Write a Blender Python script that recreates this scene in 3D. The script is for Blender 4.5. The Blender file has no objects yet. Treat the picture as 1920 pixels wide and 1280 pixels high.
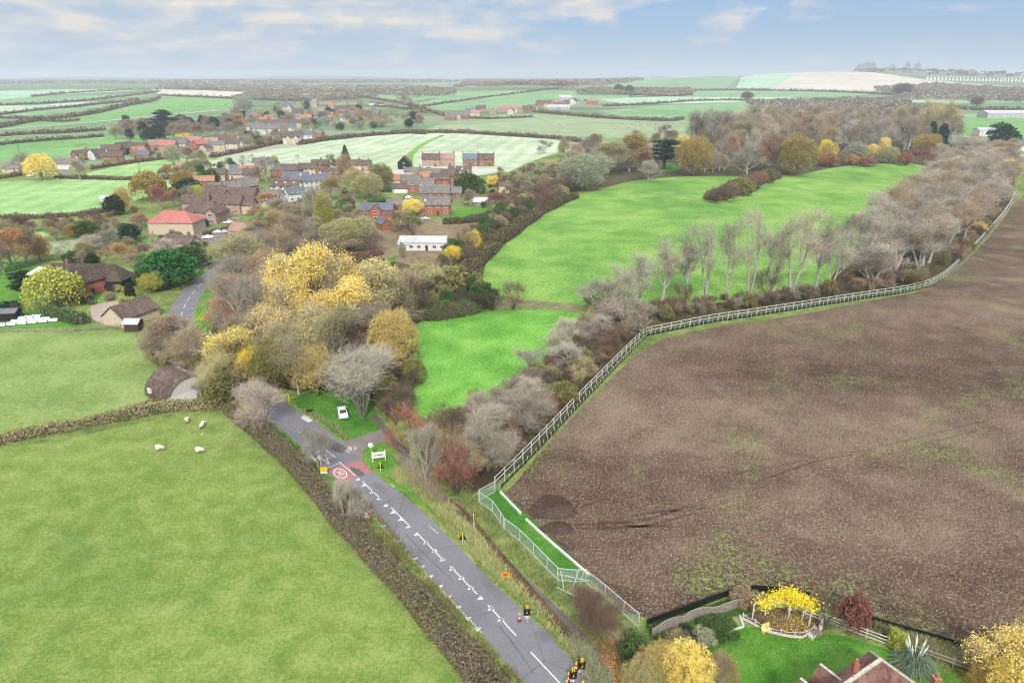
import bpy, math, random
import numpy as np
from mathutils import Vector, Matrix
from mathutils.geometry import delaunay_2d_cdt
R = math.radians
rnd = random.Random(7)
nr = np.random.default_rng(7)
SC = bpy.context.scene
COL = SC.collection

# ------------------------------------------------------------------ camera
CAMH = 60.0
PITCH = R(20.95)
cam_d = bpy.data.cameras.new('camera'); cam_d.lens = 24; cam_d.sensor_width = 36
cam_d.clip_start = 1; cam_d.clip_end = 40000
cam = bpy.data.objects.new('camera', cam_d); COL.objects.link(cam)
cam.location = (0, 0, CAMH); cam.rotation_euler = (math.pi/2-PITCH, 0, 0)
SC.camera = cam
SC.view_settings.view_transform = 'Standard'; SC.view_settings.look = 'None'
SC.view_settings.gamma = 1; SC.view_settings.exposure = 0.74
SC.render.engine = 'CYCLES'
SC.cycles.max_bounces = 5; SC.cycles.diffuse_bounces = 2; SC.cycles.transparent_max_bounces = 12
SC.cycles.volume_bounces = 0; SC.cycles.glossy_bounces = 2; SC.cycles.transmission_bounces = 2
SC.cycles.caustics_reflective = False; SC.cycles.caustics_refractive = False
SC.cycles.use_denoising = True; SC.cycles.filter_width = 1.1

# ------------------------------------------------------------------ world
SUN_EL, SUN_AZ = 40, 178          # azimuth clockwise from +Y (behind the camera)
w = bpy.data.worlds.new('World'); SC.world = w; w.use_nodes = True
nt = w.node_tree; nt.nodes.clear()
def N(nt, t, **k):
    n = nt.nodes.new(t)
    for a, b in k.items(): setattr(n, a, b)
    return n
def L(nt, a, b): nt.links.new(a, b)
def mth(nt, op, a, b=None, clamp=False):
    n = N(nt, 'ShaderNodeMath', operation=op); n.use_clamp = clamp
    for i, v in enumerate((a, b)):
        if v is None: continue
        if isinstance(v, (int, float)): n.inputs[i].default_value = v
        else: L(nt, v, n.inputs[i])
    return n.outputs[0]
def ramp(nt, fac, stops, interp='LINEAR'):
    n = N(nt, 'ShaderNodeValToRGB'); e = n.color_ramp.elements; n.color_ramp.interpolation = interp
    while len(e) < len(stops): e.new(.5)
    for el, (p, c) in zip(e, stops):
        el.position = p; el.color = (*c, 1) if len(c) == 3 else c
    if fac is not None: L(nt, fac, n.inputs[0])
    return n.outputs[0]
def mixc(nt, fac, a, b, mode='MIX'):
    n = N(nt, 'ShaderNodeMix', data_type='RGBA', blend_type=mode)
    for s, v in ((n.inputs[0], fac), (n.inputs[6], a), (n.inputs[7], b)):
        if isinstance(v, (int, float)): s.default_value = v
        elif isinstance(v, tuple): s.default_value = (*v, 1)
        else: L(nt, v, s)
    return n.outputs[2]
sky = N(nt, 'ShaderNodeTexSky', sky_type='NISHITA'); sky.sun_disc = False
sky.sun_elevation = R(SUN_EL); sky.sun_rotation = R(SUN_AZ); sky.altitude = 100
sky.air_density = 1; sky.dust_density = 1.5; sky.ozone_density = 2
tc = N(nt, 'ShaderNodeTexCoord'); sep = N(nt, 'ShaderNodeSeparateXYZ'); L(nt, tc.outputs['Generated'], sep.inputs[0])
X, Y, Z = sep.outputs
# cloud layer: direction projected onto a flat deck gives perspective rows of cumulus
zc = mth(nt, 'ADD', mth(nt, 'MAXIMUM', Z, 0.0), 0.055)
comb = N(nt, 'ShaderNodeCombineXYZ')
L(nt, mth(nt, 'DIVIDE', X, zc), comb.inputs[0]); L(nt, mth(nt, 'DIVIDE', Y, zc), comb.inputs[1])
n1 = N(nt, 'ShaderNodeTexNoise'); L(nt, comb.outputs[0], n1.inputs['Vector']); n1.inputs['Scale'].default_value = .27
n1.inputs['Detail'].default_value = 8; n1.inputs['Roughness'].default_value = .58
# billows with vertical relief, in direction space
mp = N(nt, 'ShaderNodeMapping'); L(nt, tc.outputs['Generated'], mp.inputs[0]); mp.inputs['Scale'].default_value = (7.5, 7.5, 26); mp.inputs['Location'].default_value = (1.3, 0.9, 2.2)
n2 = N(nt, 'ShaderNodeTexNoise'); L(nt, mp.outputs[0], n2.inputs['Vector']); n2.inputs['Scale'].default_value = 1
n2.inputs['Detail'].default_value = 9; n2.inputs['Roughness'].default_value = .6
dens = mth(nt, 'ADD', mth(nt, 'MULTIPLY', n1.outputs[0], .15), mth(nt, 'MULTIPLY', n2.outputs[0], .85))
# more cloud to the left of the view, and towards the zenith
dens = mth(nt, 'ADD', dens, mth(nt, 'MULTIPLY', X, -.22))
dens = mth(nt, 'ADD', dens, mth(nt, 'MULTIPLY', mth(nt, 'SUBTRACT', Z, .10), .3, ))
cmask = ramp(nt, dens, [(0.42, (0, 0, 0)), (0.46, (.45, .45, .45)), (.5, (.8, .8, .8)), (.58, (1, 1, 1))])
n3 = N(nt, 'ShaderNodeTexNoise'); L(nt, mp.outputs[0], n3.inputs['Vector']); n3.inputs['Scale'].default_value = 2.1; n3.inputs['Detail'].default_value = 7
ccol = ramp(nt, n3.outputs[0], [(.36, (3.3, 4.2, 5.4)), (.5, (4.6, 4.9, 5.4)), (.62, (6.4, 5.9, 5.3))])
# cloud deck gets brighter towards the zenith (out-of-view overcast added to brighten the ground)
zen = ramp(nt, Z, [(.0, (1, 1, 1)), (.25, (1.25, 1.25, 1.22)), (1, (3.4, 3.3, 3.1))])
ccol = mixc(nt, 1.0, ccol, zen, 'MULTIPLY')
skc = mixc(nt, 1.0, sky.outputs[0], (.62, .70, .78), 'MULTIPLY')
lowsky = ramp(nt, Z, [(0, (4.9, 5.8, 6.7)), (.02, (4.1, 5.2, 6.5)), (.05, (3.0, 4.4, 6.3)), (.13, (2.0, 3.7, 6.2)), (.3, (1.9, 3.5, 6.2))])
base = mixc(nt, .8, skc, lowsky)
hz = ramp(nt, Z, [(0.0, (0, 0, 0)), (.012, (.15, .15, .15)), (.04, (.8, .8, .8)), (.08, (1, 1, 1))])
fin = mixc(nt, mth(nt, 'MULTIPLY', cmask, hz), base, ccol)
bg = N(nt, 'ShaderNodeBackground'); L(nt, fin, bg.inputs[0]); bg.inputs[1].default_value = .075
out = N(nt, 'ShaderNodeOutputWorld'); L(nt, bg.outputs[0], out.inputs[0])

# ------------------------------------------------------------------ sun
sd = bpy.data.lights.new('sun', 'SUN'); sd.energy = 2.7; sd.angle = R(8); sd.color = (1, .95, .88)
sun = bpy.data.objects.new('sun', sd); COL.objects.link(sun)
a = R(SUN_AZ); e = R(SUN_EL)
sv = Vector((math.sin(a)*math.cos(e), math.cos(a)*math.cos(e), math.sin(e)))
sun.rotation_euler = sv.to_track_quat('Z', 'Y').to_euler(); sun.location = sv*200

# ------------------------------------------------------------------ terrain + pixel helpers
BUMPS = [  # x, y, sx, sy, amp
    (1790, 3900, 1150, 900, 62), (2900, 4600, 1300, 700, 45), (60, 2350, 330, 330, 24), (560, 1900, 420, 420, 3),
    (-1900, 3400, 900, 500, 16), (-700, 1350, 350, 250, 7), (150, 900, 420, 120, 4), (-500, 5600, 2500, 700, 14), (-2300, 8800, 1100, 700, 62), (-5200, 9000, 1500, 700, 48), (300, 9200, 1600, 700, 34), (3600, 9500, 1800, 700, 60)]
def H(x, y):
    x = np.asarray(x, float); y = np.asarray(y, float)
    r = np.hypot(x*.5, y)
    t = np.clip(r-640, 0, None)
    z = .0125*(np.sqrt(t*t+150**2)-150)
    z = np.where(r > 3000, 27.7+.0030*(r-3000), z)
    for bx, by, sx, sy, am in BUMPS:
        z = z+am*np.exp(-((x-bx)/sx)**2-((y-by)/sy)**2)*np.clip((r-500)/300, 0, 1)
    return z
F_ = 1280.0
def raydir(px, py):
    a_, b_ = (px-960)/F_, (640-py)/F_
    return np.array([a_, math.cos(PITCH)+b_*math.sin(PITCH), -math.sin(PITCH)+b_*math.cos(PITCH)])
def P(px, py):
    """photo pixel -> point where that sight line meets the terrain"""
    d = raydir(px, py)
    if d[2] < 0:
        t = -CAMH/d[2]
        if math.hypot(d[0]*t*.5, d[1]*t) < 480: return Vector((d[0]*t, d[1]*t, 0.0))
    ts = np.geomspace(250, 14000, 700)
    z = CAMH+d[2]*ts-H(d[0]*ts, d[1]*ts)
    k = np.argmax(z < 0)
    if z[k] >= 0: k = len(ts)-1; t = ts[k]
    else:
        lo, hi = ts[max(k-1, 0)], ts[k]
        for _ in range(22):
            m = (lo+hi)/2
            if CAMH+d[2]*m-float(H(d[0]*m, d[1]*m)) < 0: hi = m
            else: lo = m
        t = hi
    x, y = d[0]*t, d[1]*t
    return Vector((x, y, float(H(x, y))))
def Pz(px, py, z):
    d = raydir(px, py); t = (z-CAMH)/d[2]
    return Vector((d[0]*t, d[1]*t, z))
def mpp(p): return (p[1]*math.cos(PITCH)-(p[2]-CAMH)*math.sin(PITCH))/F_
def htop(p, py):       # height in metres of something standing on p whose top is seen at photo row py
    d = raydir(960, py); t = p[1]/d[1]
    return max(.1, CAMH+d[2]*t-p[2])
def visible(p):
    if p[1] < 5: return False
    zc_ = mpp(p)*F_
    sx = 960+F_*p[0]/zc_
    sy = 640-F_*(p[1]*math.sin(PITCH)+(p[2]-CAMH)*math.cos(PITCH))/zc_
    return -60 < sx < 1980 and -50 < sy < 1400
def line_px(pts, n=None, closed=False):
    return [P(x, y) for x, y in pts]
def resample(pts, step, last=False):
    out_ = [Vector(pts[0])]; acc = 0
    for a_, b_ in zip(pts, pts[1:]):
        a_ = Vector(a_); b_ = Vector(b_); l = (b_-a_).length
        if l < 1e-6: continue
        s = step-acc
        while s <= l:
            out_.append(a_.lerp(b_, s/l)); s += step
        acc = l-(s-step)
    if last: out_.append(Vector(pts[-1]))
    return out_
def smooth(pts, it=2):
    for _ in range(it):
        q = [pts[0]]
        for a_, b_ in zip(pts, pts[1:]):
            a_ = Vector(a_); b_ = Vector(b_)
            q += [a_.lerp(b_, .25), a_.lerp(b_, .75)]
        pts = q+[pts[-1]]
    return pts
def gz(v): return Vector((v[0], v[1], float(H(v[0], v[1]))))

# ------------------------------------------------------------------ object helpers
def tag(o, label=None, cat=None, group=None, kind=None):
    if label: o['label'] = label
    if cat: o['category'] = cat
    if group: o['group'] = group
    if kind: o['kind'] = kind
    return o
def npmesh(name, V, Fs, mats=(), midx=None):
    """V (n,3); Fs list of (m,k) index arrays; midx per array"""
    me = bpy.data.meshes.new(name)
    V = np.asarray(V, np.float32); me.vertices.add(len(V)); me.vertices.foreach_set('co', V.ravel())
    Fs = [np.asarray(f, np.int32) for f in Fs if len(f)]
    lt = np.concatenate([np.full(len(f), f.shape[1], np.int32) for f in Fs])
    li = np.concatenate([f.ravel() for f in Fs])
    me.loops.add(len(li)); me.loops.foreach_set('vertex_index', li)
    me.polygons.add(len(lt)); me.polygons.foreach_set('loop_start', np.concatenate([[0], np.cumsum(lt)[:-1]]).astype(np.int32))
    me.polygons.foreach_set('loop_total', lt)
    if midx is not None:
        me.polygons.foreach_set('material_index', np.concatenate([np.full(len(f), i, np.int32) for f, i in zip(Fs, midx)]))
    for m in mats: me.materials.append(m)
    me.update(calc_edges=True)
    return me
def obj(name, me, parent=None, loc=(0, 0, 0), rz=0, color=None):
    o = bpy.data.objects.new(name, me); COL.objects.link(o)
    if parent: o.parent = parent
    o.location = loc; o.rotation_euler = (0, 0, rz)
    if color: o.color = (*color, 1)
    return o
def empty(name, loc, rz=0):
    o = bpy.data.objects.new(name, None); COL.objects.link(o); o.location = loc; o.rotation_euler = (0, 0, rz)
    o.empty_display_size = .5
    return o
def copy_tree(o, parent=None):
    c = o.copy(); COL.objects.link(c)
    if parent: c.parent = parent
    for ch in list(KIDS.get(o.name, ())): copy_tree(ch, c)
    KIDS[c.name] = [x for x in COL.objects if x.parent == c] if o.name in KIDS else []
    return c
KIDS = {}
def dup(root, loc, rz=0, scale=None):
    """copy a thing, its parts and their sub-parts"""
    r = root.copy(); COL.objects.link(r); r.location = loc; r.rotation_euler = (0, 0, rz)
    if scale: r.scale = scale
    for ch in root.children:
        c = ch.copy(); COL.objects.link(c); c.parent = r
        for g in ch.children:
            d_ = g.copy(); COL.objects.link(d_); d_.parent = c
    return r
class MB:
    def __init__(s): s.v = []; s.f = []; s.m = []
    def add(s, vs, fs, m=0):
        o = len(s.v); s.v += [tuple(v) for v in vs]; s.f += [tuple(i+o for i in f) for f in fs]; s.m += [m]*len(fs)
        return s
    def box(s, c, d, rz=0, m=0, rx=0, ry=0):
        M = Matrix.Rotation(rz, 3, 'Z') @ Matrix.Rotation(ry, 3, 'Y') @ Matrix.Rotation(rx, 3, 'X')
        vs = [Vector(c)+M @ Vector((x*d[0]/2, y*d[1]/2, z*d[2]/2)) for z in (-1, 1) for y in (-1, 1) for x in (-1, 1)]
        return s.add(vs, [(0, 2, 3, 1), (4, 5, 7, 6), (0, 1, 5, 4), (2, 6, 7, 3), (0, 4, 6, 2), (1, 3, 7, 5)], m)
    def bar(s, a_, b_, wx, wz=None, m=0):
        a_ = Vector(a_); b_ = Vector(b_); d = b_-a_; wz = wz or wx
        if d.length < 1e-6: return s
        d.normalize(); up = Vector((0, 0, 1)) if abs(d.z) < .95 else Vector((1, 0, 0))
        sx = d.cross(up).normalized()*wx/2; uz = sx.cross(d).normalized()*wz/2
        vs = [p+i*sx+j*uz for p in (a_, b_) for i, j in ((-1, -1), (1, -1), (1, 1), (-1, 1))]
        return s.add(vs, [(3, 2, 1, 0), (4, 5, 6, 7), (0, 1, 5, 4), (1, 2, 6, 5), (2, 3, 7, 6), (3, 0, 4, 7)], m)
    def tube(s, pts, rs, n=8, m=0, cap=True):
        o = len(s.v); pts = [Vector(p) for p in pts]
        for i, p in enumerate(pts):
            d = (pts[min(i+1, len(pts)-1)]-pts[max(i-1, 0)]).normalized()
            up = Vector((0, 0, 1)) if abs(d.z) < .9 else Vector((1, 0, 0))
            sx = d.cross(up).normalized(); uy = d.cross(sx)
            for k in range(n):
                t = 2*math.pi*k/n
                s.v.append(tuple(p+(sx*math.cos(t)+uy*math.sin(t))*rs[i]))
        for i in range(len(pts)-1):
            for k in range(n):
                s.f.append((o+i*n+k, o+i*n+(k+1) % n, o+(i+1)*n+(k+1) % n, o+(i+1)*n+k)); s.m.append(m)
        if cap:
            s.f.append(tuple(o+k for k in range(n))[::-1]); s.m.append(m)
            s.f.append(tuple(o+(len(pts)-1)*n+k for k in range(n))); s.m.append(m)
        return s
    def mesh(s, name, *mats):
        me = bpy.data.meshes.new(name); me.from_pydata(s.v, [], s.f)
        for x in mats: me.materials.append(x)
        if len(mats) > 1: me.polygons.foreach_set('material_index', s.m)
        me.update(); return me
    def obj(s, name, mats, parent=None, loc=(0, 0, 0), rz=0):
        if not isinstance(mats, (list, tuple)): mats = [mats]
        return obj(name, s.mesh(name, *mats), parent, loc, rz)

# ------------------------------------------------------------------ materials
MATS = {}
def newmat(name):
    m = bpy.data.materials.new(name); m.use_nodes = True
    m.node_tree.nodes.clear(); MATS[name] = m
    return m, m.node_tree
def finish(nt, col, rough=.9, bump=None, bstr=.3, bdist=.1, spec=.2, metal=0, transl=None):
    b = N(nt, 'ShaderNodeBsdfPrincipled'); b.inputs['Roughness'].default_value = rough
    b.inputs['Specular IOR Level'].default_value = spec; b.inputs['Metallic'].default_value = metal
    if isinstance(col, tuple): b.inputs['Base Color'].default_value = (*col, 1)
    else: L(nt, col, b.inputs['Base Color'])
    if bump is not None:
        bn = N(nt, 'ShaderNodeBump'); L(nt, bump, bn.inputs['Height']); bn.inputs['Strength'].default_value = bstr
        bn.inputs['Distance'].default_value = bdist; L(nt, bn.outputs[0], b.inputs['Normal'])
    o = N(nt, 'ShaderNodeOutputMaterial'); sh = b.outputs[0]
    if transl:
        t = N(nt, 'ShaderNodeBsdfTranslucent')
        if isinstance(col, tuple): t.inputs[0].default_value = (*col, 1)
        else: L(nt, col, t.inputs[0])
        mx = N(nt, 'ShaderNodeMixShader'); mx.inputs[0].default_value = transl
        L(nt, sh, mx.inputs[1]); L(nt, t.outputs[0], mx.inputs[2]); sh = mx.outputs[0]
    L(nt, sh, o.inputs[0])
def coords(nt, kind='Object', scale=(1, 1, 1), rot=0):
    t = N(nt, 'ShaderNodeTexCoord'); m = N(nt, 'ShaderNodeMapping'); m.inputs['Scale'].default_value = scale
    m.inputs['Rotation'].default_value = (0, 0, rot)
    L(nt, t.outputs[kind], m.inputs[0]); return m.outputs[0]
def noise(nt, vec, sc, det=3, ro=.5, dist=0):
    n = N(nt, 'ShaderNodeTexNoise'); L(nt, vec, n.inputs['Vector']); n.inputs['Scale'].default_value = sc
    n.inputs['Detail'].default_value = det; n.inputs['Roughness'].default_value = ro; n.inputs['Distortion'].default_value = dist
    return n.outputs[0]
def plain(name, col, rough=.7, var=.12, sc=2.0, spec=.3, metal=0, bump=0):
    if name in MATS: return MATS[name]
    m, nt = newmat(name); v = coords(nt)
    n = noise(nt, v, sc, 4, .6)
    lo = tuple(c*(1-var) for c in col); hi = tuple(min(1, c*(1+var)) for c in col)
    c = ramp(nt, n, [(.3, lo), (.7, hi)])
    finish(nt, c, rough, n if bump else None, bump, .02, spec, metal); return m
def grassmat(name, c1, c2, c3, big=.02, mid=.15, fine=1.6, stripe=None, rough=.95, contrast=1.0, bs=.6):
    m, nt = newmat(name); v = coords(nt)
    a_ = noise(nt, v, big, 4, .55, .4); b_ = noise(nt, v, mid, 4, .6); c_ = noise(nt, v, fine, 5, .7)
    d_ = noise(nt, v, fine*3.2, 3, .7)
    s = mth(nt, 'ADD', mth(nt, 'MULTIPLY', a_, .38), mth(nt, 'MULTIPLY', b_, .47))
    s = mth(nt, 'ADD', s, mth(nt, 'MULTIPLY', c_, .55*contrast)); s = mth(nt, 'ADD', s, mth(nt, 'MULTIPLY', d_, .6*contrast))
    s = mth(nt, 'SUBTRACT', s, .5+.525*(contrast-1))
    if stripe:
        wv = N(nt, 'ShaderNodeTexWave'); L(nt, coords(nt, rot=stripe[0]), wv.inputs[0]); wv.inputs['Scale'].default_value = stripe[1]
        wv.inputs['Distortion'].default_value = 1.5; wv.inputs['Detail'].default_value = 3; wv.inputs['Detail Scale'].default_value = .6
        s = mth(nt, 'ADD', s, mth(nt, 'MULTIPLY', mth(nt, 'SUBTRACT', wv.outputs[1], .5), stripe[2]))
    col = ramp(nt, s, [(.38, c1), (.5, c2), (.62, c3)])
    finish(nt, col, rough, mth(nt, 'ADD', c_, noise(nt, v, fine*.25, 2)), bs, .12/fine, .1)
    return m
G_ = grassmat
G_('pasture', (.085, .145, .028), (.14, .20, .046), (.215, .26, .08), .02, .3, 2.0, contrast=1.2)
G_('pasture_far', (.11, .17, .045), (.165, .235, .07), (.23, .29, .10), .025, .1, .9)
G_('meadow', (.07, .17, .03), (.12, .255, .045), (.23, .34, .085), .018, .07, .9, contrast=1.15)
G_('lower_meadow', (.06, .18, .025), (.105, .275, .038), (.18, .36, .07), .03, .12, 1.3, contrast=1.25)
G_('lawn', (.025, .09, .01), (.05, .15, .016), (.10, .21, .035), .08, .3, 2.5)
G_('verge', (.055, .085, .022), (.11, .16, .04), (.22, .25, .085), .05, .4, 2.2, contrast=1.4)
G_('verge_bright', (.035, .12, .014), (.06, .175, .022), (.12, .23, .035), .06, .4, 2.4, contrast=1.3)
G_('rough_grass', (.085, .08, .035), (.15, .14, .065), (.23, .215, .12), .06, .4, 2.0, contrast=1.4)
G_('dry_scrub', (.10, .075, .045), (.17, .13, .08), (.23, .19, .11), .08, .35, 1.5, contrast=1.3)
G_('wood_floor', (.035, .03, .016), (.06, .05, .026), (.09, .085, .04), .06, .3, 1.2)
G_('pale_field', (.24, .32, .20), (.32, .40, .26), (.46, .50, .38), .012, .05, .4, (R(8), .02, .08))
G_('pale_field_left', (.16, .29, .10), (.22, .37, .14), (.30, .42, .19), .012, .05, .4, (R(-12), .025, .08))
G_('green_field', (.10, .225, .065), (.135, .28, .09), (.19, .33, .13), .008, .03, .3)
G_('green_field_far', (.11, .225, .09), (.16, .285, .13), (.24, .34, .19), .006, .02, .1)
G_('olive_field', (.17, .235, .12), (.215, .275, .155), (.28, .33, .2), .008, .03, .3)
G_('cream_field', (.34, .32, .25), (.46, .42, .35), (.56, .52, .45), .006, .03, .2)
G_('mint_field', (.22, .36, .24), (.30, .43, .30), (.42, .5, .4), .006, .03, .2)
# a quilt of far fields for everything beyond the mapped ones
m, nt = newmat('far_land'); v = coords(nt, scale=(.0016, .0032, 1), rot=.35)
vo = N(nt, 'ShaderNodeTexVoronoi'); L(nt, v, vo.inputs['Vector']); vo.inputs['Scale'].default_value = 1
sp = N(nt, 'ShaderNodeSeparateColor'); L(nt, vo.outputs['Color'], sp.inputs[0])
c = ramp(nt, sp.outputs[0], [(0, (.10, .22, .09)), (.3, (.15, .27, .13)), (.5, (.22, .27, .16)), (.65, (.07, .09, .05)), (.8, (.4, .36, .29)), (.93, (.2, .16, .11))], 'CONSTANT')
c = mixc(nt, noise(nt, coords(nt), .02, 5), c, (.12, .16, .08))
finish(nt, c, .95)
# ploughed soil
def soil(name, dark, mid, light, fleck, flk=.5, green=.5):
    m, nt = newmat(name); v = coords(nt)
    big = noise(nt, coords(nt, scale=(.012, .03, 1), rot=-.3), 1, 4, .6, .6)
    med = noise(nt, v, .12, 4, .6); fin_ = noise(nt, v, 2.6, 6, .75); cl = noise(nt, v, 7, 3, .6)
    s = mth(nt, 'ADD', mth(nt, 'MULTIPLY', big, .45), mth(nt, 'MULTIPLY', med, .35))
    s = mth(nt, 'SUBTRACT', mth(nt, 'ADD', s, mth(nt, 'MULTIPLY', fin_, .8)), .3)
    col = ramp(nt, s, [(.38, dark), (.5, mid), (.62, light)])
    vo = N(nt, 'ShaderNodeTexVoronoi'); L(nt, v, vo.inputs['Vector']); vo.inputs['Scale'].default_value = 3.1
    sc_ = N(nt, 'ShaderNodeSeparateColor'); L(nt, vo.outputs['Color'], sc_.inputs[0])
    vo2 = N(nt, 'ShaderNodeTexVoronoi'); L(nt, v, vo2.inputs['Vector']); vo2.inputs['Scale'].default_value = 1.7
    col = mixc(nt, mth(nt, 'MULTIPLY', mth(nt, 'LESS_THAN', vo2.outputs['Distance'], .16), .75*flk/.42), col, tuple(c_*.85 for c_ in fleck))
    fl = mth(nt, 'MULTIPLY', mth(nt, 'LESS_THAN', vo.outputs['Distance'], .27), mth(nt, 'GREATER_THAN', mth(nt, 'ADD', sc_.outputs[0], mth(nt, 'MULTIPLY', mth(nt, 'SUBTRACT', big, .5), 1.4)), 1.0-flk))
    col = mixc(nt, mth(nt, 'MULTIPLY', fl, .8), col, fleck)
    if green > .8:
        wv = N(nt, 'ShaderNodeTexWave'); L(nt, coords(nt, rot=R(-68)), wv.inputs[0]); wv.inputs['Scale'].default_value = .10; wv.inputs['Distortion'].default_value = 3; wv.inputs['Detail'].default_value = 4; wv.inputs['Detail Scale'].default_value = .5
        col = mixc(nt, mth(nt, 'MULTIPLY', mth(nt, 'POWER', wv.outputs[1], 6), .12), col, light)
    g = ramp(nt, noise(nt, v, .045, 5,   .7, .8), [(.53, (0, 0, 0)), (.66, (1, 1, 1))])
    g2 = ramp(nt, noise(nt, v, 1.3, 4, .7), [(.48, (0, 0, 0)), (.58, (1, 1, 1))])
    col = mixc(nt, mth(nt, 'MULTIPLY', mth(nt, 'MULTIPLY', g, g2), green), col, (.16, .22, .06))
    finish(nt, col, .95, mth(nt, 'ADD', fin_, mth(nt, 'MULTIPLY', cl, .5)), .9, .16, .1)
soil('plough', (.048, .030, .021), (.10, .067, .048), (.185, .135, .098), (.36, .31, .19), .5, 1.0)
soil('dug_soil', (.035, .022, .016), (.065, .043, .033), (.10, .07, .055), (.1, .07, .05), .1, 0)
soil('garden_soil', (.07, .045, .035), (.11, .075, .058), (.15, .105, .08), (.2, .15, .1), .2, 0)
soil('ditch_soil', (.05, .03, .02), (.10, .06, .04), (.17, .115, .07), (.25, .1, .04), .3, .4)
# asphalt
def asphalt(name, c1, c2, sc=1.0):
    m, nt = newmat(name); v = coords(nt)
    n = mth(nt, 'ADD', mth(nt, 'MULTIPLY', noise(nt, v, .12*sc, 4, .6), .5), mth(nt, 'MULTIPLY', noise(nt, v, 3*sc, 5, .7), .5))
    cr = N(nt, 'ShaderNodeTexVoronoi', feature='DISTANCE_TO_EDGE'); L(nt, v, cr.inputs['Vector']); cr.inputs['Scale'].default_value = .09
    col = ramp(nt, n, [(.38, c1), (.62, c2)])
    col = mixc(nt, mth(nt, 'MULTIPLY', mth(nt, 'LESS_THAN', cr.outputs[0], .006), .35), col, (.05, .05, .055))
    finish(nt, col, .85, noise(nt, v, 12, 3), .3, .02, .25)
asphalt('asphalt', (.115, .113, .128), (.17, .167, .185))
asphalt('asphalt_old', (.095, .093, .10), (.145, .14, .15), 2)
asphalt('path_tarmac', (.07, .06, .058), (.12, .105, .10), 2)
asphalt('drive', (.13, .11, .105), (.19, .165, .155), 2)
asphalt('red_surface', (.26, .10, .10), (.34, .145, .14), 2)
asphalt('gravel', (.25, .19, .16), (.36, .29, .25), 3)
asphalt('pale_track', (.34, .33, .29), (.5, .48, .43), 1)
asphalt('leaf_litter', (.12, .05, .03), (.3, .14, .08), 2.5)
asphalt('gold_litter', (.22, .11, .03), (.42, .25, .05), 3)
m, nt = newmat('road_paint'); v = coords(nt); wn_ = noise(nt, v, 5, 5, .7)
finish(nt, ramp(nt, wn_, [(.34, (.17, .165, .18)), (.42, (.44, .44, .42)), (.6, (.62, .62, .59))]), .8)
plain('white_paint', (.62, .62, .62), .5, .08)
plain('pale_wood', (.50, .47, .43), .85, .25, 3)
plain('grey_wood', (.24, .21, .18), .85, .3, 3)
plain('dark_wood', (.05, .035, .028), .8, .3, 2)
plain('black_plastic', (.012, .012, .013), .45, .2)
plain('yellow_plastic', (.62, .43, .02), .5, .1)
plain('pale_yellow', (.62, .55, .22), .6, .1)
plain('orange_plastic', (.6, .14, .02), .6, .1)
plain('orange_board', (.6, .24, .02), .5, .08)
plain('red_plastic', (.45, .03, .025), .5, .1)
plain('galvanised', (.5, .52, .52), .5, .1, metal=.2)
plain('glass', (.035, .045, .055), .12, .3, spec=.8)
plain('blue_panel', (.06, .11, .22), .2, .2, spec=.7)
plain('silver_panel', (.42, .46, .56), .3, .15, spec=.6)
plain('rubber', (.02, .02, .02), .8, .2)
plain('wool', (.56, .51, .40), .95, .12, 8, bump=.6)
plain('sheep_face', (.25, .21, .17), .9, .2)
plain('bark_grey', (.16, .14, .115), .9, .3, 3)
plain('bark_pale', (.34, .32, .28), .9, .2, 3)
plain('twig_plain', (.30, .255, .195), .9, .3)
plain('bark_dark', (.06, .048, .038), .9, .3, 3)
plain('concrete', (.42, .41, .39), .85, .15)
plain('lichen_ridge', (.40, .36, .31), .9, .35, 4)
def tiles(name, c1, c2, row=3.0, mix=.5):
    if name in MATS: return MATS[name]
    m, nt = newmat(name); v = coords(nt)
    wv = N(nt, 'ShaderNodeTexWave', bands_direction='Z'); L(nt, v, wv.inputs[0]); wv.inputs['Scale'].default_value = row; wv.inputs['Distortion'].default_value = .3
    n = mth(nt, 'ADD', mth(nt, 'MULTIPLY', noise(nt, v, 1.1, 5, .7), .75), mth(nt, 'MULTIPLY', noise(nt, v, .25, 2), .25))
    col = ramp(nt, n, [(.38, c1), (.62, c2)])
    col = mixc(nt, mth(nt, 'MULTIPLY', wv.outputs[1], .25), col, tuple(x*.45 for x in c1))
    finish(nt, col, .85, wv.outputs[1], .4, .04, .2); return m
tiles('tile_brown', (.075, .052, .043), (.16, .12, .10))
tiles('tile_grey', (.10, .092, .085), (.22, .20, .18))
tiles('tile_slate', (.085, .09, .115), (.16, .17, .20))
tiles('tile_red', (.33, .105, .09), (.45, .18, .16))
tiles('tile_pink', (.25, .14, .115), (.38, .24, .205))
tiles('tile_orange', (.27, .12, .065), (.40, .21, .13))
tiles('thatch', (.045, .030, .026), (.10, .075, .062), 1.2)
tiles('tile_near', (.10, .04, .033), (.27, .16, .13), 2.2)
tiles('rust_sheet', (.06, .042, .037), (.17, .115, .10), .5)
tiles('grey_sheet', (.33, .33, .35), (.5, .5, .52), 1)
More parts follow.
